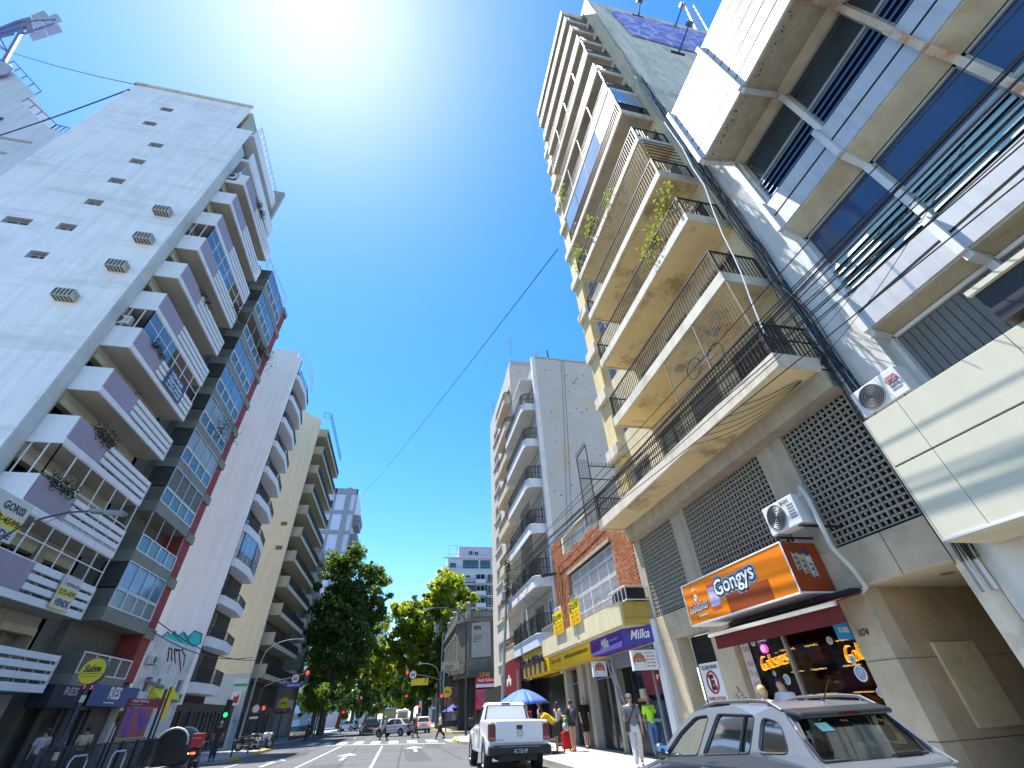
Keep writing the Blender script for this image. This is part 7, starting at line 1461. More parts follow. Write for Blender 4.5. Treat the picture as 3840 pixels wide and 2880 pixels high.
ap = thing('subway_entrance', 'subway entrance panel with a crimson header and a purple and orange poster', 'sign', (-12.1, 29, .13))
q0 = XP(*zB(2020, 630), -12.1); q1 = XP(*zA(480, 600), -12.1); y0, y1 = q0.y, q1.y
MB().box(-12.2, -12.1, y0, y1, 2.50, 2.82).build('header', M('crimson', (.22, .012, .035), .5), ap); text('Angel Gallardo', (-12.095, y0 + .2, 2.66), RX, 1.7, .13, wsign, ap, bold=.015); text('Corrientes y A. Marin', (-12.095, y0 + .2, 2.56), RX, 1.1, .06, wsign, ap)
def poster(name, cs, seed):
    m = M(name, cs[0], .5, var=0); t = m.node_tree; N = t.nodes; L = t.links; b = N['Principled BSDF']; tc = N.new('ShaderNodeTexCoord'); n = N.new('ShaderNodeTexNoise'); n.inputs['Scale'].default_value = 1.3; mp = N.new('ShaderNodeMapping'); mp.inputs['Location'].default_value = (seed, seed, 0); L.new(tc.outputs['Object'], mp.inputs[0]); L.new(mp.outputs[0], n.inputs[0]); r = N.new('ShaderNodeValToRGB'); r.color_ramp.elements[0].position = .35; r.color_ramp.elements[0].color = (*cs[0], 1); r.color_ramp.elements[1].position = .62; r.color_ramp.elements[1].color = (*cs[-1], 1)
    for k, c in enumerate(cs[1:-1]): e = r.color_ramp.elements.new(.42 + .12 * k); e.color = (*c, 1)
    L.new(n.outputs['Fac'], r.inputs[0]); L.new(r.outputs[0], b.inputs['Base Color']); return m
MB().box(-12.18, -12.12, y0 + .05, y0 + (y1 - y0) * .78, 1.38, 2.48).build('poster', poster('poster_purple', ((.10, .05, .26), (.16, .07, .30), (.36, .10, .04)), 3.), ap); MB().box(-12.2, -12.1, y0 - .05, y0 + .02, .13, 2.5).box(-12.2, -12.1, y1 - .1, y1, .13, 3.3).split('post', M('navy_post'), ap); MB().box(-12.2, -12.08, y0, y1 - .5, 1.27, 1.36).build('yellow_trim', M('dull_yellow', (.3, .26, .06), .6), ap)
rf = thing('subway_railing', 'dark iron railing around the subway stairs on the left pavement', 'fence', (-11.95, 27, .13))
b = MB(); ys_ = np.arange(22.3, 32.2, 1.4)
for y in ys_: b.box(-12.0, -11.9, y - .05, y + .05, .13, 1.28)
b.box(-11.98, -11.92, 22.3, 32, 1.2, 1.26); b.box(-11.98, -11.92, 22.3, 32, .2, .25); b.build('post', M('rail_navy', (.03, .033, .04), .5), rf)
b = MB()
for y in np.arange(22.4, 32, .12): b.box(-11.965, -11.935, y, y + .03, .25, 1.2)
b.build('bars', M('rail_navy'), rf); MB().tube([(-11.6, 23.6, .13), (-11.6, 23.6, .8), (-11.6, 23.75, .95), (-11.6, 24.6, .95), (-11.6, 24.75, .8), (-11.6, 24.75, .13)], .035, 8).build('steel_hoop', alu, rf); MB().tube([(-11.6, 26.6, .13), (-11.6, 26.6, .8), (-11.6, 26.75, .95), (-11.6, 27.6, .95), (-11.6, 27.75, .8), (-11.6, 27.75, .13)], .035, 8).build('steel_hoop', alu, rf)
ys2 = thing('shield_sign', 'small yellow shield sign hung before the blue shop front', 'sign', (-12.6, 26.2, 2.3)); q = XP(*zB(1840, 890), -12.6); b = MB(); b.prism([(-12.6, q.y - .32, q.z + .28), (-12.6, q.y + .32, q.z + .28), (-12.6, q.y + .30, q.z - .05), (-12.6, q.y, q.z - .32), (-12.6, q.y - .30, q.z - .05)], (.04, 0, 0)); o = b.build('plate', ysign, ys2); MB().prism([(-12.55, q.y - .18, q.z - .06), (-12.55, q.y + .12, q.z + .10), (-12.55, q.y + .18, q.z + .06), (-12.55, q.y - .1, q.z - .12)], (.006, 0, 0)).build('mark', black, o); MB().cyl((-12.62, q.y, .13), (-12.62, q.y, q.z - .25), .03, n=6).build('post', polem, ys2)
gcn = thing('waste_container', 'black domed street waste container beside the red delivery motorcycle', 'container', (-11.3, 32.6, 0)); b = MB(); pr_ = [(-12.0, .12), (-10.85, .12), (-10.65, .95)] + [(-11.4 + .74 * math.cos(a), 1.0 + .62 * math.sin(a)) for a in np.linspace(.1, PI - .2, 9)] + [(-12.1, 1.0)]
b.prism([(x, 31.9, z) for x, z in pr_], (0, 1.5, 0)); b.build('bin', M('bin_black', (.022, .023, .025), .45, var=.2), gcn, bevel=.04); b = MB()
for y in (31.86, 33.42): b.tube([(-11.4 + .76 * math.cos(a), y, 1.0 + .64 * math.sin(a)) for a in np.linspace(-.1, PI - .1, 12)], .045, 6)
b.split('lid_rim', M('bin_grey', (.58, .59, .60), .45, .3), gcn); b = MB(); b.box(-12.25, -12.08, 31.9, 32.0, .1, 1.35); b.box(-12.22, -12.12, 33.2, 33.4, .1, 1.3); b.split('lever', M('bin_grey'), gcn)
for x in (-11.9, -10.95):
    for y in (32.1, 33.1): wheel(gcn, x, y, .1, 1, .08)
cbd = thing('advertising_board', 'pale slanted board leaning in front of the waste container', 'board', (-12.1, 31.3, .13)); b = MB(); b.prism([(-12.55, 31.2, .1), (-12.0, 31.2, .1), (-11.95, 31.2, 1.35), (-12.35, 31.2, 1.2)], (0, .12, 0)); b.build('board', M('grey_pale_board', (.36, .36, .37), .6, var=.15), cbd); MB().box(-12.85, -12.62, 31.0, 31.06, .13, .95).build('paper_strip', wsign, cbd)
for i, (x, y) in enumerate(((-9.35, 35.6), (-9.35, 39.2), (-9.4, 42.6), (-10.6, 62), (-10.3, 70))):
    t = thing('bollard', ('nearest bollard on the left kerb corner', 'second bollard on the left kerb', 'third bollard on the left kerb by the motorcycles', 'bollard past the side street on the left', 'farthest bollard on the left kerb under the tree')[i], 'bollard', (x, y, .13), 0, 'bollards along the left kerb'); MB().cyl((x, y, .13), (x, y, .88), .05, n=10).build('post', polem, t); MB().cyl((x, y, .88), (x, y, .98), .06, .05, 10).build('cap', M('cap_white', (.55, .55, .5), .5), t)
# second entrance on the far left corner and other small signs
fe = thing('subway_entrance', 'far subway entrance with a crimson header under the left tree', 'sign', (-10.6, 62, .13)); q0 = YP(*zC(430, 770), 62); q1 = YP(*zC(640, 760), 62); MB().box(q0.x, q1.x, 62, 62.08, q0.z - .28, q0.z + .2).build('header', M('crimson'), fe); text('Angel Gallardo', (q0.x + .1, 61.99, q0.z - .1), FY, (q1.x - q0.x) * .7, .2, wsign, fe); MB().box(q0.x, q1.x, 62.02, 62.08, q0.z - 2.1, q0.z - .3).build('board', M('pale_notice', (.22, .24, .22), .5, var=.3, scale=2), fe)
sbt = thing('subway_sign', 'far yellow subway disc above the left crimson header', 'sign', (-9.8, 61.9, .13)); q = YP(*zC(548, 650), 61.8); b = MB(); b.cyl((q.x, 61.75, q.z), (q.x, 61.9, q.z), .5, n=22); b.build('disc', ysign, sbt); text('Subte', (q.x - .34, 61.74, q.z - .1), FY, .68, .25, black, sbt, bold=.02, shear=.2); MB().cyl((q.x, 61.95, .13), (q.x, 61.95, q.z), .06, n=8).build('post', polem, sbt)
sbr = thing('subway_sign', 'yellow subway disc at the right corner behind the traffic light', 'sign', (5, 56.2, .13)); q = YP(*zD_(1150, 475), 56.2); b = MB(); b.cyl((q.x, 56.15, q.z), (q.x, 56.3, q.z), .47, n=22); b.build('disc', ysign, sbr); text('Subte', (q.x - .32, 56.14, q.z - .1), FY, .64, .25, black, sbr, bold=.02, shear=.2); MB().cyl((q.x, 56.35, .13), (q.x, 56.35, q.z), .06, n=8).build('post', polem, sbr)
frl = thing('corner_railing', 'dark pedestrian railing at the far left corner', 'fence', (-10.2, 60, .13)); b = MB()
for y in np.arange(59.6, 74, .35): b.bar((-10.7, y, .13), (-10.7, y, 1.25), .04)
b.bar((-10.7, 59.6, 1.25), (-10.7, 74, 1.25), .06); b.build('bars', polem, frl)
frr = thing('corner_railing', 'dark pedestrian railing at the far right corner by the vendor cart', 'fence', (5.2, 58, .13)); b = MB()
for y in np.arange(63, 72, .35): b.bar((5.0, y, .13), (5.0, y, 1.25), .04)
b.bar((5.0, 63, 1.25), (5.0, 72, 1.25), .06); b.build('bars', polem, frr)
# ================================================================== signs and lettering
orange = M('sign_orange', (.86, .22, .004), .4, var=.03); dorange = M('sign_dark_orange', (.30, .055, .006), .5, var=.08); outl = M('outline_black', (.02, .015, .015), .5)
gs = thing('shop_sign', 'long orange sweet shop sign box with big white bubble lettering', 'sign', (7.44, 9.5, 3.1)); XS = 7.44
MB().box(XS, 8.28, 7.52, 11.45, 3.12, 4.06).build('box', orange, gs)
MB().box(XS + .02, 8.28, 7.505, 7.519, 3.13, 4.05).build('end_panel', M('end_red_orange_shaded', (.33, .045, .005), .45, var=.06), gs)  # red-orange end face, its shade put into a darker colour
MB().box(XS - .012, XS - .002, 7.5, 11.47, 4.05, 4.08).box(XS - .012, XS - .002, 7.5, 7.53, 3.1, 4.05).box(XS - .012, XS - .002, 11.44, 11.47, 3.1, 4.05).box(XS - .012, 8.28, 7.5, 11.47, 3.085, 3.118).build('frame', white, gs)
MB().box(XS - .006, XS - .001, 8.22, 9.72, 3.13, 3.52).build('brown_panel', dorange, gs)
bl_ = M('bubble_blue', (.16, .33, .52), .4)
GU = (0, -1, .06)
halo('Gongys', (XS, 10.06, 3.42), GU, 1.52, .46, bl_, gs, .075, .007, name='halo', bold=.02); halo('Gongys', (XS, 10.06, 3.42), GU, 1.52, .46, outl, gs, .032, .012, bold=.02); text('Gongys', (XS, 10.06, 3.42), GU, 1.52, .46, M('bubble_white', (.82, .84, .86), .4, var=.03), gs, bold=.02, ext=.016)
MB().box(XS - .007, XS - .001, 9.98, 10.36, 3.30, 3.86).build('sweet_packet', M('packet_lilac', (.52, .50, .66), .5, var=.2, scale=9), gs); MB().box(XS - .009, XS - .0072, 9.98, 10.36, 3.78, 3.86).box(XS - .009, XS - .0072, 9.98, 10.36, 3.30, 3.36).split('packet_band', M('packet_red', (.5, .07, .05), .5), gs)
halo('Golosinas', (XS, 11.30, 3.34), GU, .82, .24, outl, gs, .012, .006, shear=.3); text('Golosinas', (XS, 11.30, 3.34), GU, .82, .24, wsign, gs, bold=.01, shear=.3, ext=.010)
MB().box(XS - .006, XS - .001, 10.62, 10.94, 3.245, 3.275).box(XS - .006, XS - .001, 10.95, 10.97, 3.22, 3.30).build('small_print', wsign, gs)
for k, ch in enumerate('COMPAÑIA DE'):
    if ch == ' ': continue
    a = PI * (.98 - .96 * k / 10); cy, cz = 10.93, 3.66; y = cy + .19 * math.cos(a); z = cz + .20 * math.sin(a); u = (0, -math.sin(a), -math.cos(a)); v = (0, math.cos(a), math.sin(a)); text(ch, (XS, y - u[1] * .022, z - u[2] * .022), u, .045, .065, wsign, gs, v=v, bold=.03, ext=.006)
b = MB(); b.tube([(XS - .006, 10.93 + .075 * math.cos(a) * (1 - a / 22), 3.68 + .085 * math.sin(a) * (1 - a / 22)) for a in np.linspace(0, 5 * PI, 50)], .010, 4); b.bar((XS - .006, 10.93, 3.60), (XS - .006, 10.92, 3.50), .03, .004, up=(1, 0, 0)); b.build('lollipop', wsign, gs)
for k, (x, c) in enumerate(((7.66, (.42, .40, .36)), (7.80, (.50, .46, .30)), (7.96, (.62, .62, .62)))):
    b = MB(); b.box(x - .07, x + .07, 7.495, 7.503, 3.50 - .06 * k, 3.92 - .02 * k, 0); b.cyl((x, 7.493, 3.90 - .02 * k), (x, 7.503, 3.90 - .02 * k), .075, n=14, m=1); o = b.build('sweet_tube', [M('tube_%d' % k, c, .5), M('tube_top', (.05, .05, .16), .4) if k == 2 else M('tube_dark', (.2, .06, .03), .4)], gs)
    text('D.R.F', (x + .045, 7.495, 3.50 - .06 * k), (0, 0, 1), .28, .09, outl, o, v=(-1, 0, 0), bold=.02, ext=.006)
MB().box(XS - .002, XS + .004, 11.05, 11.055, 3.12, 4.05).build('seam', outl, gs)
an = thing('shop_awning', 'dark red roller awning with a pale front bar below the orange sign', 'awning', (7.44, 8.8, 2.7)); MB().box(7.40, 7.46, 6.88, 10.82, 2.76, 2.83).build('front_bar', M('bar_cream', (.62, .58, .48), .5), an); MB().box(7.52, 7.535, 6.9, 10.75, 2.50, 2.79).build('valance', M('awning_red', (.14, .009, .008), .75, var=.12), an)
MB().prism([(7.45, 6.9, 2.80), (8.28, 6.9, 3.02), (8.28, 6.9, 3.04), (7.45, 6.9, 2.82)], (0, 3.85, 0)).build('canopy', M('awning_red'), an); MB().box(8.0, 8.29, 6.95, 10.7, 2.98, 3.06).build('cassette', black, an)
sbx = thing('transit_card_sign', 'blue square SUBE card sign by the sweet shop doorway', 'sign', (8.1, 7.66, 2.4)); MB().box(7.97, 8.31, 7.64, 7.66, 2.32, 2.64).build('plate', M('sube_blue', (.02, .30, .62), .45), sbx); text('SUBE', (8.03, 7.635, 2.43), FY, .24, .09, wsign, sbx, bold=.03)
gsn = bpy.data.objects['shop_window']; neo = M('neon_orange', (1, .5, .08), .4, emit=(1, .34, .02), estr=1.3, var=0); neop = M('neon_pink', (1, .1, .4), .4, emit=(1, .06, .35), estr=1, var=0); neob = M('neon_blue', (.1, .4, 1), .4, emit=(.1, .35, 1), estr=1, var=0)
t = thing('neon_sign', 'glowing orange script neon in the shop window, complete word', 'neon sign', (8.5, 10, 2)); text('Golosinas', (8.50, 10.62, 2.02), (0, -1, .10), .92, .28, neo, t, shear=.4, bold=-.03, ext=.03)
b = MB(); b.tube([(8.47, 10.35 + .08 * math.cos(a), 2.45 + .08 * math.sin(a)) for a in np.linspace(0, 2 * PI, 17)[:-1]], .012, 5, closed=True); b.build('swirl', neop, t); b = MB(); b.tube([(8.47, 10.35 + .045 * math.cos(a), 2.45 + .045 * math.sin(a)) for a in np.linspace(0, 2 * PI, 13)[:-1]], .012, 5, closed=True); b.build('swirl', neob, t)
for k, ch in enumerate('COMPAÑIA'):
    a = PI * (1.0 - 1.0 * k / 7); u = (0, -math.sin(a), -math.cos(a)); v = (0, math.cos(a), math.sin(a)); text(ch, (8.47, 10.35 + .15 * math.cos(a) - u[1] * .025, 2.46 + .15 * math.sin(a) - u[2] * .025), u, .05, .07, (neo, neop, neob)[k % 3], t, v=v, bold=.0, ext=.01)
t = thing('neon_sign', 'glowing orange script neon partly hidden by the marble pier', 'neon sign', (8.5, 7.9, 2)); text('Golosinas', (8.50, 8.17, 1.97), (0, -1, .10), .9, .28, neo, t, shear=.4, bold=-.03, ext=.03)
bub = M('sticker_blue_white', (.35, .42, .55), .4, var=.6, scale=14)
for y, z, r_ in ((9.92, 1.82, .10), (10.25, 1.95, .05), (7.98, 1.80, .13), (8.02, 1.62 + .4, .07), (7.75, 1.5, .08), (10.9, 2.25, .05), (8.35, 2.38, .07), (10.62, 2.62, .09), (9.4, 1.35, .06)): MB().cyl((8.452, y, z), (8.457, y, z), r_, n=16).cyl((8.448, y, z), (8.4515, y, z), r_ * .8, n=16, m=1).build('round_sticker', [wsign, bub], gsn)
b = MB(); b.box(8.44, 8.455, 10.80, 11.12, .4, 2.72, 0); o = b.build('candy_strip', M('strip_white', (.55, .52, .50), .5), gsn); b = MB(); rr = random.Random(9)
for z in np.arange(.5, 2.6, .24): 
    for q in range(2): yy = 10.87 + .13 * q + rr.uniform(-.02, .03); zz = z + rr.uniform(0, .1); b.tube([(8.436, yy + .045 * math.cos(a), zz + .05 * math.sin(a) * (1 + .3 * math.cos(3 * a))) for a in np.linspace(0, 2 * PI, 9)[:-1]], .008, 4, closed=True)
b.build('candy_drawings', rsign, o, kind='stuff')
for y, z in ((8.12, 1.18), (7.8, .95)): b = MB(); b.prism([(8.452, y - .05, z + .02), (8.452, y + .05, z + .02), (8.452, y + .02, z - .26), (8.452, y - .02, z - .26)], (-.005, 0, 0), 0); b.cyl((8.447, y, z + .06), (8.452, y, z + .06), .07, n=12, m=1); b.cyl((8.447, y + .04, z + .14), (8.4519, y + .04, z + .14), .05, n=12, m=2); b.build('ice_cream_sticker', [M('cone_tan', (.6, .38, .2), .5), M('ice_red', (.5, .08, .06), .5), wsign], gsn)
pg = MB(); rr = random.Random(6)
for k in range(7): y = 11.3 + rr.uniform(0, .5); z = rr.uniform(.7, 1.7); pg.tube([(8.296, y + rr.uniform(-.12, .12), z + rr.uniform(-.15, .15)) for _ in range(5)], .008, 4)
pg.build('scribble', M('graffiti_black'), R1, kind='stuff')
cs = thing('garage_sign', 'white private garage sign with a crossed out E on the dark door', 'sign', (8.6, 13, 1.5)); MB().box(8.6, 8.63, 12.48, 13.43, 1.45, 2.38).build('board', wsign, cs); text('COCHERA PRIVADA', (8.597, 13.34, 2.22), LX, .78, .10, outl, cs, bold=.02); text('E', (8.594, 13.06, 1.74), LX, .2, .36, outl, cs, bold=.06)
b = MB(); b.tube([(8.592, 12.95 + .25 * math.cos(a), 1.92 + .25 * math.sin(a)) for a in np.linspace(0, 2 * PI, 29)[:-1]], .024, 5, closed=True); b.bar((8.585, 13.12, 2.10), (8.585, 12.78, 1.74), .045, .01, up=(1, 0, 0)); b.build('prohibition_ring', rsign, cs); text('PROHIBIDO ESTACIONAR', (8.597, 13.36, 1.51), LX, .80, .085, rsign, cs, bold=.02)
# kiosk fascia
pur = M('milka_purple', (.055, .02, .30), .4, var=.05); pur2 = M('light_purple', (.22, .10, .48), .5, var=.1)
mk = thing('kiosk_sign', 'purple kiosk fascia with white script chocolate lettering', 'sign', (7.5, 17, 3.15)); b = MB(); b.prism([(7.5, 19.1, 3.14), (7.5, 15.9, 3.16), (8.25, 15.02, 3.16), (8.25, 19.1, 3.14)], (0, 0, .52)); b.build('box', pur, mk); b = MB(); b.prism([(7.485, 19.12, 3.66), (7.485, 15.88, 3.68), (8.26, 14.98, 3.68), (8.26, 19.12, 3.66)], (0, 0, .05)); b.build('top_trim', M('grey_trim', (.3, .3, .3), .5), mk); b = MB(); b.prism([(7.495, 19.1, 3.13), (7.495, 16.1, 3.15), (7.495, 15.95, 3.32), (7.495, 19.1, 3.22)], (-.006, 0, 0)); b.build('pale_swoosh', M('lilac_swoosh', (.28, .22, .62), .4), mk)
text('Milka', (7.49, 17.95, 3.24), (0, -1, .05), .75, .30, wsign, mk, shear=.35, bold=.018); ch = Vector((.75, -.88, 0)).normalized(); text('Milka', Vector((7.5, 15.9, 3.30)) + ch * .28, ch, .72, .28, wsign, mk, shear=.35, bold=.018, ext=.008); text('El sabor de la ternura', (7.49, 17.05, 3.40), (0, -1, .05), .72, .07, wsign, mk)
MB().cyl((7.494, 18.6, 3.38), (7.488, 18.6, 3.38), .13, n=16).build('red_spot', M('deep_red', (.16, .01, .03), .5), mk); b = MB(); b.prism([(8.27, 15.9, 2.85), (8.27, 18.7, 2.85), (8.27, 18.7, 3.13), (8.27, 15.9, 3.13)], (-.03, 0, 0)); b.build('lilac_panel', M('orchid', (.30, .12, .42), .5), mk)
for lab, x0, x1, Y, z0, z1, wide in (('white gluten free sign box with text lines by the kiosk entrance', 7.27, 8.13, 15.0, 2.36, 2.95, 1), ('square white gluten free sign box farther along the kiosk front', 7.44, 8.02, 19.0, 2.43, 2.98, 0)):
    t = thing('hanging_sign', lab, 'sign', (x0, Y, z0)); MB().box(x0, x1, Y, Y + .14, z0, z1).build('box', wsign, t); b = MB()
    for p in ((x0, z0, x1, z0 + .015), (x0, z1 - .015, x1, z1)): b.box(p[0] - .005, p[2] + .005, Y - .006, Y + .145, p[1], p[3])
    b.build('edge', outl, t); cx = x0 + (.24 if wide else .29); cz = (z0 + z1) / 2; R_ = .21
    b = MB(); b.cyl((cx, Y - .006, cz - .01), (cx, Y - .002, cz - .01), R_, n=24, m=0); b.prism([(cx + R_ * .85 * math.cos(a), Y - .007, cz - .05 + R_ * .8 * math.sin(a)) for a in np.linspace(PI, 2 * PI, 12)], (0, -.003, 0), 1); b.box(cx - .12, cx + .12, Y - .012, Y - .008, cz + .06, cz + .15, 2)
    for k in range(4): b.prism([(cx - .12 + k * .06, Y - .009, cz + .15), (cx - .06 + k * .06, Y - .009, cz + .15), (cx - .09 + k * .06, Y - .009, cz + .21)], (0, -.003, 0), 2)
    o = b.build('emblem', [rsign, wsign, M('wheat_ochre', (.42, .22, .03), .6)], t); text('Sin T.A.C.C', (cx - .17, Y - .012, cz - .02), FY, .34, .07, wsign, o, bold=.02)
    if wide:
        b = MB()
        for k in range(5): 
            x = x0 + .47 + (k % 2) * .03
            for wd in (.09, .07, .08): b.box(x, x + wd, Y - .004, Y - .001, z1 - .12 - k * .09, z1 - .09 - k * .09); x += wd + .03
        b.build('text_lines', M('faded_red', (.45, .16, .15), .6), t, kind='stuff')
t = thing('payment_sign', 'small red sign with a white P at the kiosk corner', 'sign', (8.1, 15.3, 2.2)); q = YP(1900 + 955 * .5787, 1920 + 1050 * .5787, 15.3); q2 = YP(1900 + 1000 * .5787, 1920 + 1095 * .5787, 15.3); MB().box(q.x, q2.x, 15.3, 15.32, q2.z, q.z).build('plate', rsign, t); text('P', (q.x + .06, 15.29, q2.z + .05), FY, (q2.x - q.x) * .5, (q.z - q2.z) * .65, wsign, t, bold=.04)
# estate agent
yf = M('agent_yellow', (.78, .50, .005), .45, var=.04)
ga = thing('agency_sign', 'yellow estate agency fascia strip with web address under the cream balcony', 'sign', (7.5, 22, 3.1)); MB().box(7.5, 8.2, 19.16, 25.2, 3.13, 3.64).build('fascia', yf, ga); text('goldsteinpropiedades.com', (7.495, 22.6, 3.30), (0, -1, 0), 3.1, .24, outl, ga, bold=.012); text('Confie en el lider', (7.495, 24.9, 3.32), (0, -1, 0), 1.7, .20, M('agent_brown', (.40, .13, .01), .5), ga, bold=.01)
gb_ = thing('agency_sign', 'big yellow estate agency box with tall black raised letters', 'sign', (7.5, 28, 3.1)); MB().box(7.5, 8.2, 25.35, 31.0, 3.08, 4.26).build('box', yf, gb_)
for k in range(10): MB().box(7.38, 7.499, 25.75 + k * .52, 25.9 + k * .52, 3.10, 3.62).build('stripe', M('stripe_cream', (.75, .62, .3), .5) if k % 2 else M('stripe_brown', (.25, .13, .02), .5), gb_)
o = text('GOLDSTEIN', (7.36, 30.7, 3.55), LX, 5.0, .42, outl, gb_, bold=.05); o.modifiers.new('depth', 'SOLIDIFY').thickness = -.12
for (y0, y1, z0, z1, lab) in ((18.80, 20.12, 4.35, 5.30, 'yellow agency board with telephone numbers hung in front of the barred window'), (21.16, 22.66, 4.30, 5.24, 'yellow agency board with telephone numbers at the far end of the brick front')):
    t = thing('agency_board', lab, 'sign', (7.12, y0, z0)); MB().box(7.10, 7.13, y0, y1, z0, z1).build('board', M('board_yellow', (.80, .62, .005), .5, var=.04), t); b = MB(); b.box(7.095, 7.13, y0 + .1, y1 - .3, z1 + .01, z1 + .17); o = b.build('header', wsign, t); text('OFICINA', (7.09, y1 - .34, z1 + .04), LX, (y1 - y0) * .6, .10, outl, o, bold=.02)
    text('G', (7.095, y1 - .05, z0 + .50), LX, .30, .36, outl, t, bold=.04); text('OLDSTEIN', (7.095, y1 - .38, z0 + .58), LX, y1 - y0 - .48, .22, outl, t, bold=.02); text('4865-5445', (7.095, y1 - .2, z0 + .24), LX, y1 - y0 - .3, .15, M('agent_orange', (.62, .16, .005), .5), t, bold=.02); text('5228-5445', (7.095, y1 - .2, z0 + .05), LX, y1 - y0 - .3, .15, M('agent_orange'), t, bold=.02); MB().box(7.094, 7.099, y0 + .05, y1 - .1, z0 + .45, z0 + .465).build('rule', outl, t)
# red shop and corner entrance
rs_ = thing('shopfront', 'deep red shop fascia beyond the yellow agency box', 'shop', (7.6, 34, 3)); MB().box(7.32, 7.4, 31.3, 36.8, 2.4, 4.25).build('fascia', M('deep_red_fascia', (.16, .008, .012), .5), rs_); MB().box(7.34, 7.42, 31.5, 38, .13, 2.39).build('glazing', M('dark_shop_glass'), rs_); b = MB()
for k in range(3): b.cyl((7.31, 34.2 + k * .5, 3.1 + .2 * (k % 2)), (7.3, 34.2 + k * .5, 3.1 + .2 * (k % 2)), .22, n=12)
b.build('white_emblem', wsign, rs_, kind='stuff'); MB().box(7.2, 7.33, 31.6, 31.75, .13, 3.6).build('post', greymet, rs_)
sr = thing('subway_entrance', 'right hand subway entrance with a bright red header and a pink backlit poster', 'sign', (8, 53.9, .13)); q0 = YP(*zE_(600, 1265), 53.9); q1 = YP(*zE_(1010, 1260), 53.9); zb_ = YP(*zD_(1615, 750), 53.9).z; zr2 = YP(*zE_(605, 1350), 53.9).z
MB().box(q0.x, q1.x, 53.9, 54.0, zr2, q0.z + .1).build('header', M('header_red', (.55, .012, .02), .45), sr); text('Angel Gallardo', (q0.x + .18, 53.89, zr2 + .13), FY, (q1.x - q0.x) * .66, .34, wsign, sr, bold=.02); MB().box(q0.x + .02, q1.x, 53.92, 54.0, zr2 - .3, zr2 - .02).build('white_strip', wsign, sr); MB().box(q0.x + .05, q1.x - .1, 53.95, 54.0, zb_, zr2 - .45).build('poster', poster('poster_pink', ((.35, .02, .10), (.62, .05, .16), (.55, .10, .05)), 9.), sr); MB().box(q0.x - .06, q0.x, 53.9, 54.0, .13, q0.z).box(q1.x, q1.x + .06, 53.9, 54.0, .13, q0.z).split('post', M('header_red'), sr)
text('LINE', (YP(*zE_(660, 1270), 53.8).x, 53.86, q0.z + .12), FY, 1.1, .42, M('orange_letters', (.7, .25, .01), .5), sr, bold=.02)
sp2 = thing('banner', 'tall pale solarium banner on the dark corner building', 'banner', (8.5, 54.9, 8)); q0 = YP(*zE_(535, 400), 54.85); q1 = YP(*zE_(830, 915), 54.85); MB().prism([(q0.x, 54.86, q1.z - .1), (q1.x, 54.86, q1.z), (q1.x, 54.86, q0.z + .25), (q0.x, 54.86, q0.z)], (0, -.04, 0)).build('sheet', M('banner_grey', (.34, .33, .31), .7, var=.08), sp2); w = q1.x - q0.x
text('SPA', (q0.x + .25, 54.81, q0.z - .7), FY, w * .4, .42, outl, sp2, bold=.05, shear=.15); text('sun', (q0.x + .2, 54.81, q1.z + 1.6), FY, w * .45, .5, M('banner_dark', (.10, .09, .08), .6), sp2, shear=.35); MB().box(q0.x + .2, q0.x + w * .6, 54.808, 54.815, q1.z + 1.38, q1.z + 1.5).build('strap_line', M('banner_dark'), sp2); text('SOLARIUM', (q0.x + .5, 54.803, q1.z + 1.40), FY, w * .42, .08, wsign, sp2)
sn = thing('projecting_sign', 'beige sun solarium board projecting from the corner building', 'sign', (5, 54, 5.5)); MB().box(4.1, 5.95, 53.95, 54.05, 5.1, 6.0).build('board', M('board_beige', (.40, .35, .25), .6), sn); text('sun', (4.45, 53.94, 5.33), FY, .85, .36, outl, sn, shear=.3); MB().box(4.15, 5.9, 53.935, 53.949, 5.1, 5.26).build('strip', outl, sn); text('SOLARIUM', (4.25, 53.93, 5.13), FY, 1.5, .11, wsign, sn); MB().bar((5.95, 54, 5.9), (7.0, 55, 5.9), .05).build('bracket', black, sn)
# small far signs, right corner shops
t = thing('shop_sign', 'row of small lit shop signs on the far corner shops', 'sign', (6, 60, 3)); MB().box(5.85, 5.98, 57.6, 59.4, 2.6, 3.0).build('board', M('crimson'), t); MB().box(5.2, 5.98, 61.4, 61.5, 2.3, 3.1).build('orange_board', M('orange_board2', (.55, .2, .1), .5), t); MB().box(5.3, 5.95, 64, 64.1, 3.2, 4.6).build('white_frame', wsign, t)
t = thing('shop_sign', 'blue edged window sign high on the far corner shops', 'sign', (5.6, 59, 4.5)); q = YP(*zD_(1090, 180), 58); q2 = YP(*zD_(1240, 400), 58); MB().box(q.x, q2.x, 58, 58.1, q2.z, q.z).build('panel', M('navy_panel', (.01, .015, .03), .3), t); MB().box(q.x, q.x + .12, 57.98, 58.1, q2.z, q.z).box(q.x, q2.x, 57.98, 58.1, q2.z - .08, q2.z).build('edge', M('edge_lightblue', (.4, .5, .6), .5), t)
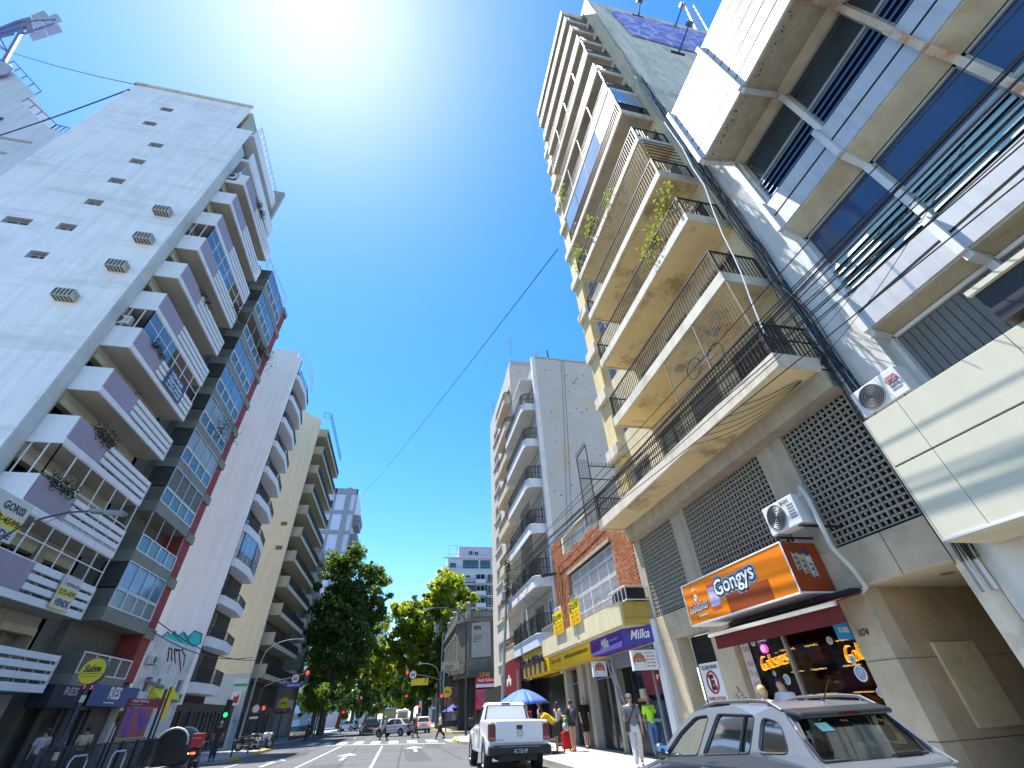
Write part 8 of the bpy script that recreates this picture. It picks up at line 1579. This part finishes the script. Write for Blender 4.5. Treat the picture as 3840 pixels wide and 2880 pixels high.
# left side: shop names and sale boards
xr = -14.4; q0 = XP(*zB(1330, 370), xr); q1 = XP(*zB(2200, 390), xr); q2 = XP(*zB(1950, 720), xr); rsb = thing('shop_sign', 'wide blue shop fascia with white RES letters under the grey green block', 'sign', (xr, 28, 2.6)); MB().box(-14.9, xr, q0.y, q1.y, q2.z + .02, (q0.z + q1.z) / 2).build('fascia', M('res_blue', (.075, .105, .26), .5, var=.06), rsb); q3 = XP(*zB(1660, 590), xr); q4 = XP(*zB(1920, 410), xr); text('RES', (xr + .006, q3.y, q3.z), RX, q4.y - q3.y, q4.z - q3.z, wsign, rsb, bold=.04); MB().box(xr + .002, xr + .006, q3.y - .2, q4.y - .3, q3.z - .16, q3.z - .11).build('small_print', wsign, rsb)
q0 = XP(*zB(900, 330), xr); q2 = XP(*zB(1230, 640), xr); b2 = thing('shop_sign', 'dark navy shop fascia with grey RES letters left of the blue one', 'sign', (xr, 24, 2.6)); MB().box(-15.2, xr, q0.y, q2.y + .6, 2.55, 3.35).build('fascia', M('navy_fascia', (.012, .014, .035), .5), b2); q3 = XP(*zB(975, 525), xr); q4 = XP(*zB(1235, 435), xr); text('RES', (xr + .006, q3.y, q3.z), RX, q4.y - q3.y, .30, M('letter_grey', (.38, .38, .40), .5), b2, bold=.04)
t = thing('neon_sign', 'small pinkish red lit sign above the blue fascia', 'sign', (xr, 27, 3.3)); q = XP(*zB(1290, 430), -14.2); q2 = XP(*zB(1460, 375), -14.2); text('OPEN' if False else 'NO', (-14.2, q.y, q.z), RX, max(.3, q2.y - q.y), .16, M('pink_lit', (.7, .1, .15), .4, emit=(1, .08, .14), estr=.25, var=0), t, bold=.03)
def board(lab, pts, x, parts, mat, name='sale_board', cat='sign'):
    """board in the plane x; pts = (left, right, bottom, top) from y0,y1,z0,z1"""
    y0, y1, z0, z1 = pts; t = thing(name, lab, cat, (x, y0, z0)); MB().box(x - .02, x, y0, y1, z0, z1).build('board', mat, t)
    for kind, s, fy0, fy1, fz0, fz1, m_ in parts:
        Y0, Y1, Z0, Z1 = y0 + (y1 - y0) * fy0, y0 + (y1 - y0) * fy1, z0 + (z1 - z0) * fz0, z0 + (z1 - z0) * fz1
        if kind == 't': text(s, (x + .006, Y0, Z0), RX, Y1 - Y0, Z1 - Z0, m_, t, bold=.03)
        else: MB().box(x, x + .004, Y0, Y1, Z0, Z1).build('panel', m_, t)
    return t
navyt = M('navy_text', (.02, .03, .12), .5); yb = M('board_yellow')
a = XP(*zJ(760, 500), -14.5); c = XP(*zJ(1250, 270), -14.5)
board('sale board reading VENDE with a telephone number on the lower white slats', (a.y, c.y - .1, 5.80, 7.08), -14.5, [('b', '', 0, 1, .38, .62, yb), ('b', '', .0, 1, 0, .03, yb), ('b', '', 0, .03, 0, .38, yb), ('t', 'VENDE', .12, .88, .10, .30, navyt), ('t', '5273-4599', .05, .95, .42, .58, navyt), ('t', 'PROPIEDADES', .25, .95, .70, .80, M('faded_navy', (.15, .17, .30), .6)), ('b', '', .05, .2, .68, .86, M('faded_pink', (.6, .42, .42), .6))], M('pale_board', (.62, .62, .56), .6))
a = XP(*zI(-260, 480), -14.45); c = XP(*zI(440, 560), -14.45); lo_ = XP(*zI(100, 900), -14.45)
board('sale board hanging at the left picture edge over the glazed balcony', (a.y, c.y, lo_.z - .15, c.z + .35), -14.45, [('b', '', 0, 1, .30, .55, yb), ('t', 'GORISI', .30, .88, .66, .86, outl), ('t', '5273-4599', .0, .93, .36, .52, outl), ('t', 'VENDE', .1, .9, .06, .24, navyt)], M('pale_board'))
a = XP(*z2l(1030, 780), -14.52); c = XP(*z2l(1160, 850), -14.52)
board('navy sale board reading VENDE on the slats of a middle balcony', (21.9, 24.0, zbot[6] + .30, zbot[6] + 1.42), -14.52, [('t', 'VENDE', .08, .8, .74, .92, wsign), ('t', 'Garofalo', .08, .92, .48, .68, wsign), ('t', '4922-2068', .08, .92, .28, .42, wsign), ('t', '15-6047-5608', .08, .92, .08, .22, wsign)], M('board_navy', (.03, .05, .16), .5))
# graffiti, yellow awning
gz = lambda a, b: YP(*z3(a, b), 39.39)
gt = MB(); pts = [(1050, 805), (1085, 775), (1105, 800), (1130, 770), (1150, 805), (1190, 775), (1215, 810), (1260, 770), (1310, 790), (1300, 850), (1240, 880), (1160, 850), (1080, 830)]
gt.add([tuple(gz(*p)) for p in pts], [tuple(range(len(pts)))]); gt.build('graffiti', gm, L3); gk_ = MB(); gk_.tube([tuple(gz(*p) - Vector((0, .01, 0))) for p in pts], .03, 4, closed=True)
for a, b_ in (((1120, 790), (1180, 850)), ((1190, 790), (1240, 860)), ((1250, 800), (1200, 840))): gk_.bar(gz(*a) - Vector((0, .01, 0)), gz(*b_) - Vector((0, .01, 0)), .06, .02)
gk_.build('graffiti_outline', gk, L3)
gx_ = lambda a, b: XP(*z3(a, b), -14.49); tg_ = MB()
for seg_ in (((1095, 880), (1085, 970)), ((1095, 880), (1115, 890), (1110, 965)), ((1130, 885), (1135, 980)), ((1135, 890), (1160, 895), (1165, 970), (1170, 1030)), ((1180, 900), (1200, 930), (1185, 1000)), ((1140, 900), (1190, 890))): tg_.tube([gx_(*p) for p in seg_], .04, 4)
tg_.build('graffiti_tag', gk, L2b, kind='stuff')
q0 = XP(*zA(340, 420), -14.3); q1 = XP(*zA(640, 560), -14.3); ya = thing('awning', 'bright yellow awning sign on the low graffiti building', 'awning', (-14.3, q0.y, 2)); MB().prism([(-14.48, q0.y, q1.z - .1), (-13.9, q0.y, q1.z - .15), (-14.48, q0.y, q0.z + .1)], (0, q1.y - q0.y, 0)).build('canopy', M('awning_yellow', (.75, .66, .01), .6), ya)
ysn = thing('post_sign', 'narrow yellow sign strip on a dark post beside the crimson header', 'sign', (-12.0, 32.6, .13)); q = XP(*zA(470, 780), -12.0); MB().box(-12.02, -11.98, q.y - .1, q.y + .4, q.z - .35, q.z + 1.0).build('strip', M('board_yellow'), ysn); MB().cyl((-12.0, q.y - .15, .13), (-12.0, q.y - .15, 3.4), .05, n=8).build('post', polem, ysn)
rc_ = thing('shop_sign', 'white panel with a red shape on the mint green pharmacy front', 'sign', (-14.4, 54, 3.5)); q = YP(*zA(1600, 590), 53.9); MB().box(q.x - .45, q.x + .35, 53.88, 53.92, q.z - .45, q.z + .55).build('panel', wsign, rc_); MB().box(q.x - .25, q.x + .2, 53.86, 53.88, q.z - .28, q.z + .22).bar((q.x + .05, 53.87, q.z + .2), (q.x + .12, 53.87, q.z + .4), .08).build('red_shape', rsign, rc_)
for lab, y, z in (('window air conditioner on the graffiti building, near the red wall', 33.0, 4.6), ('window air conditioner low on the graffiti building', 38.4, 3.0)): t = ac_unit('air_conditioner', lab, (-14.3, y, z), PI, .7, .45, .3)
pp = MB(); 
for y in (33.4, 35.9): pp.bar((-14.4, y, 3.9 if y < 35 else 3.1), (-14.4, y + 2.6, 3.7 if y < 35 else 3.2), .12)
pp.build('pipe', greymet, L2b, kind='stuff')
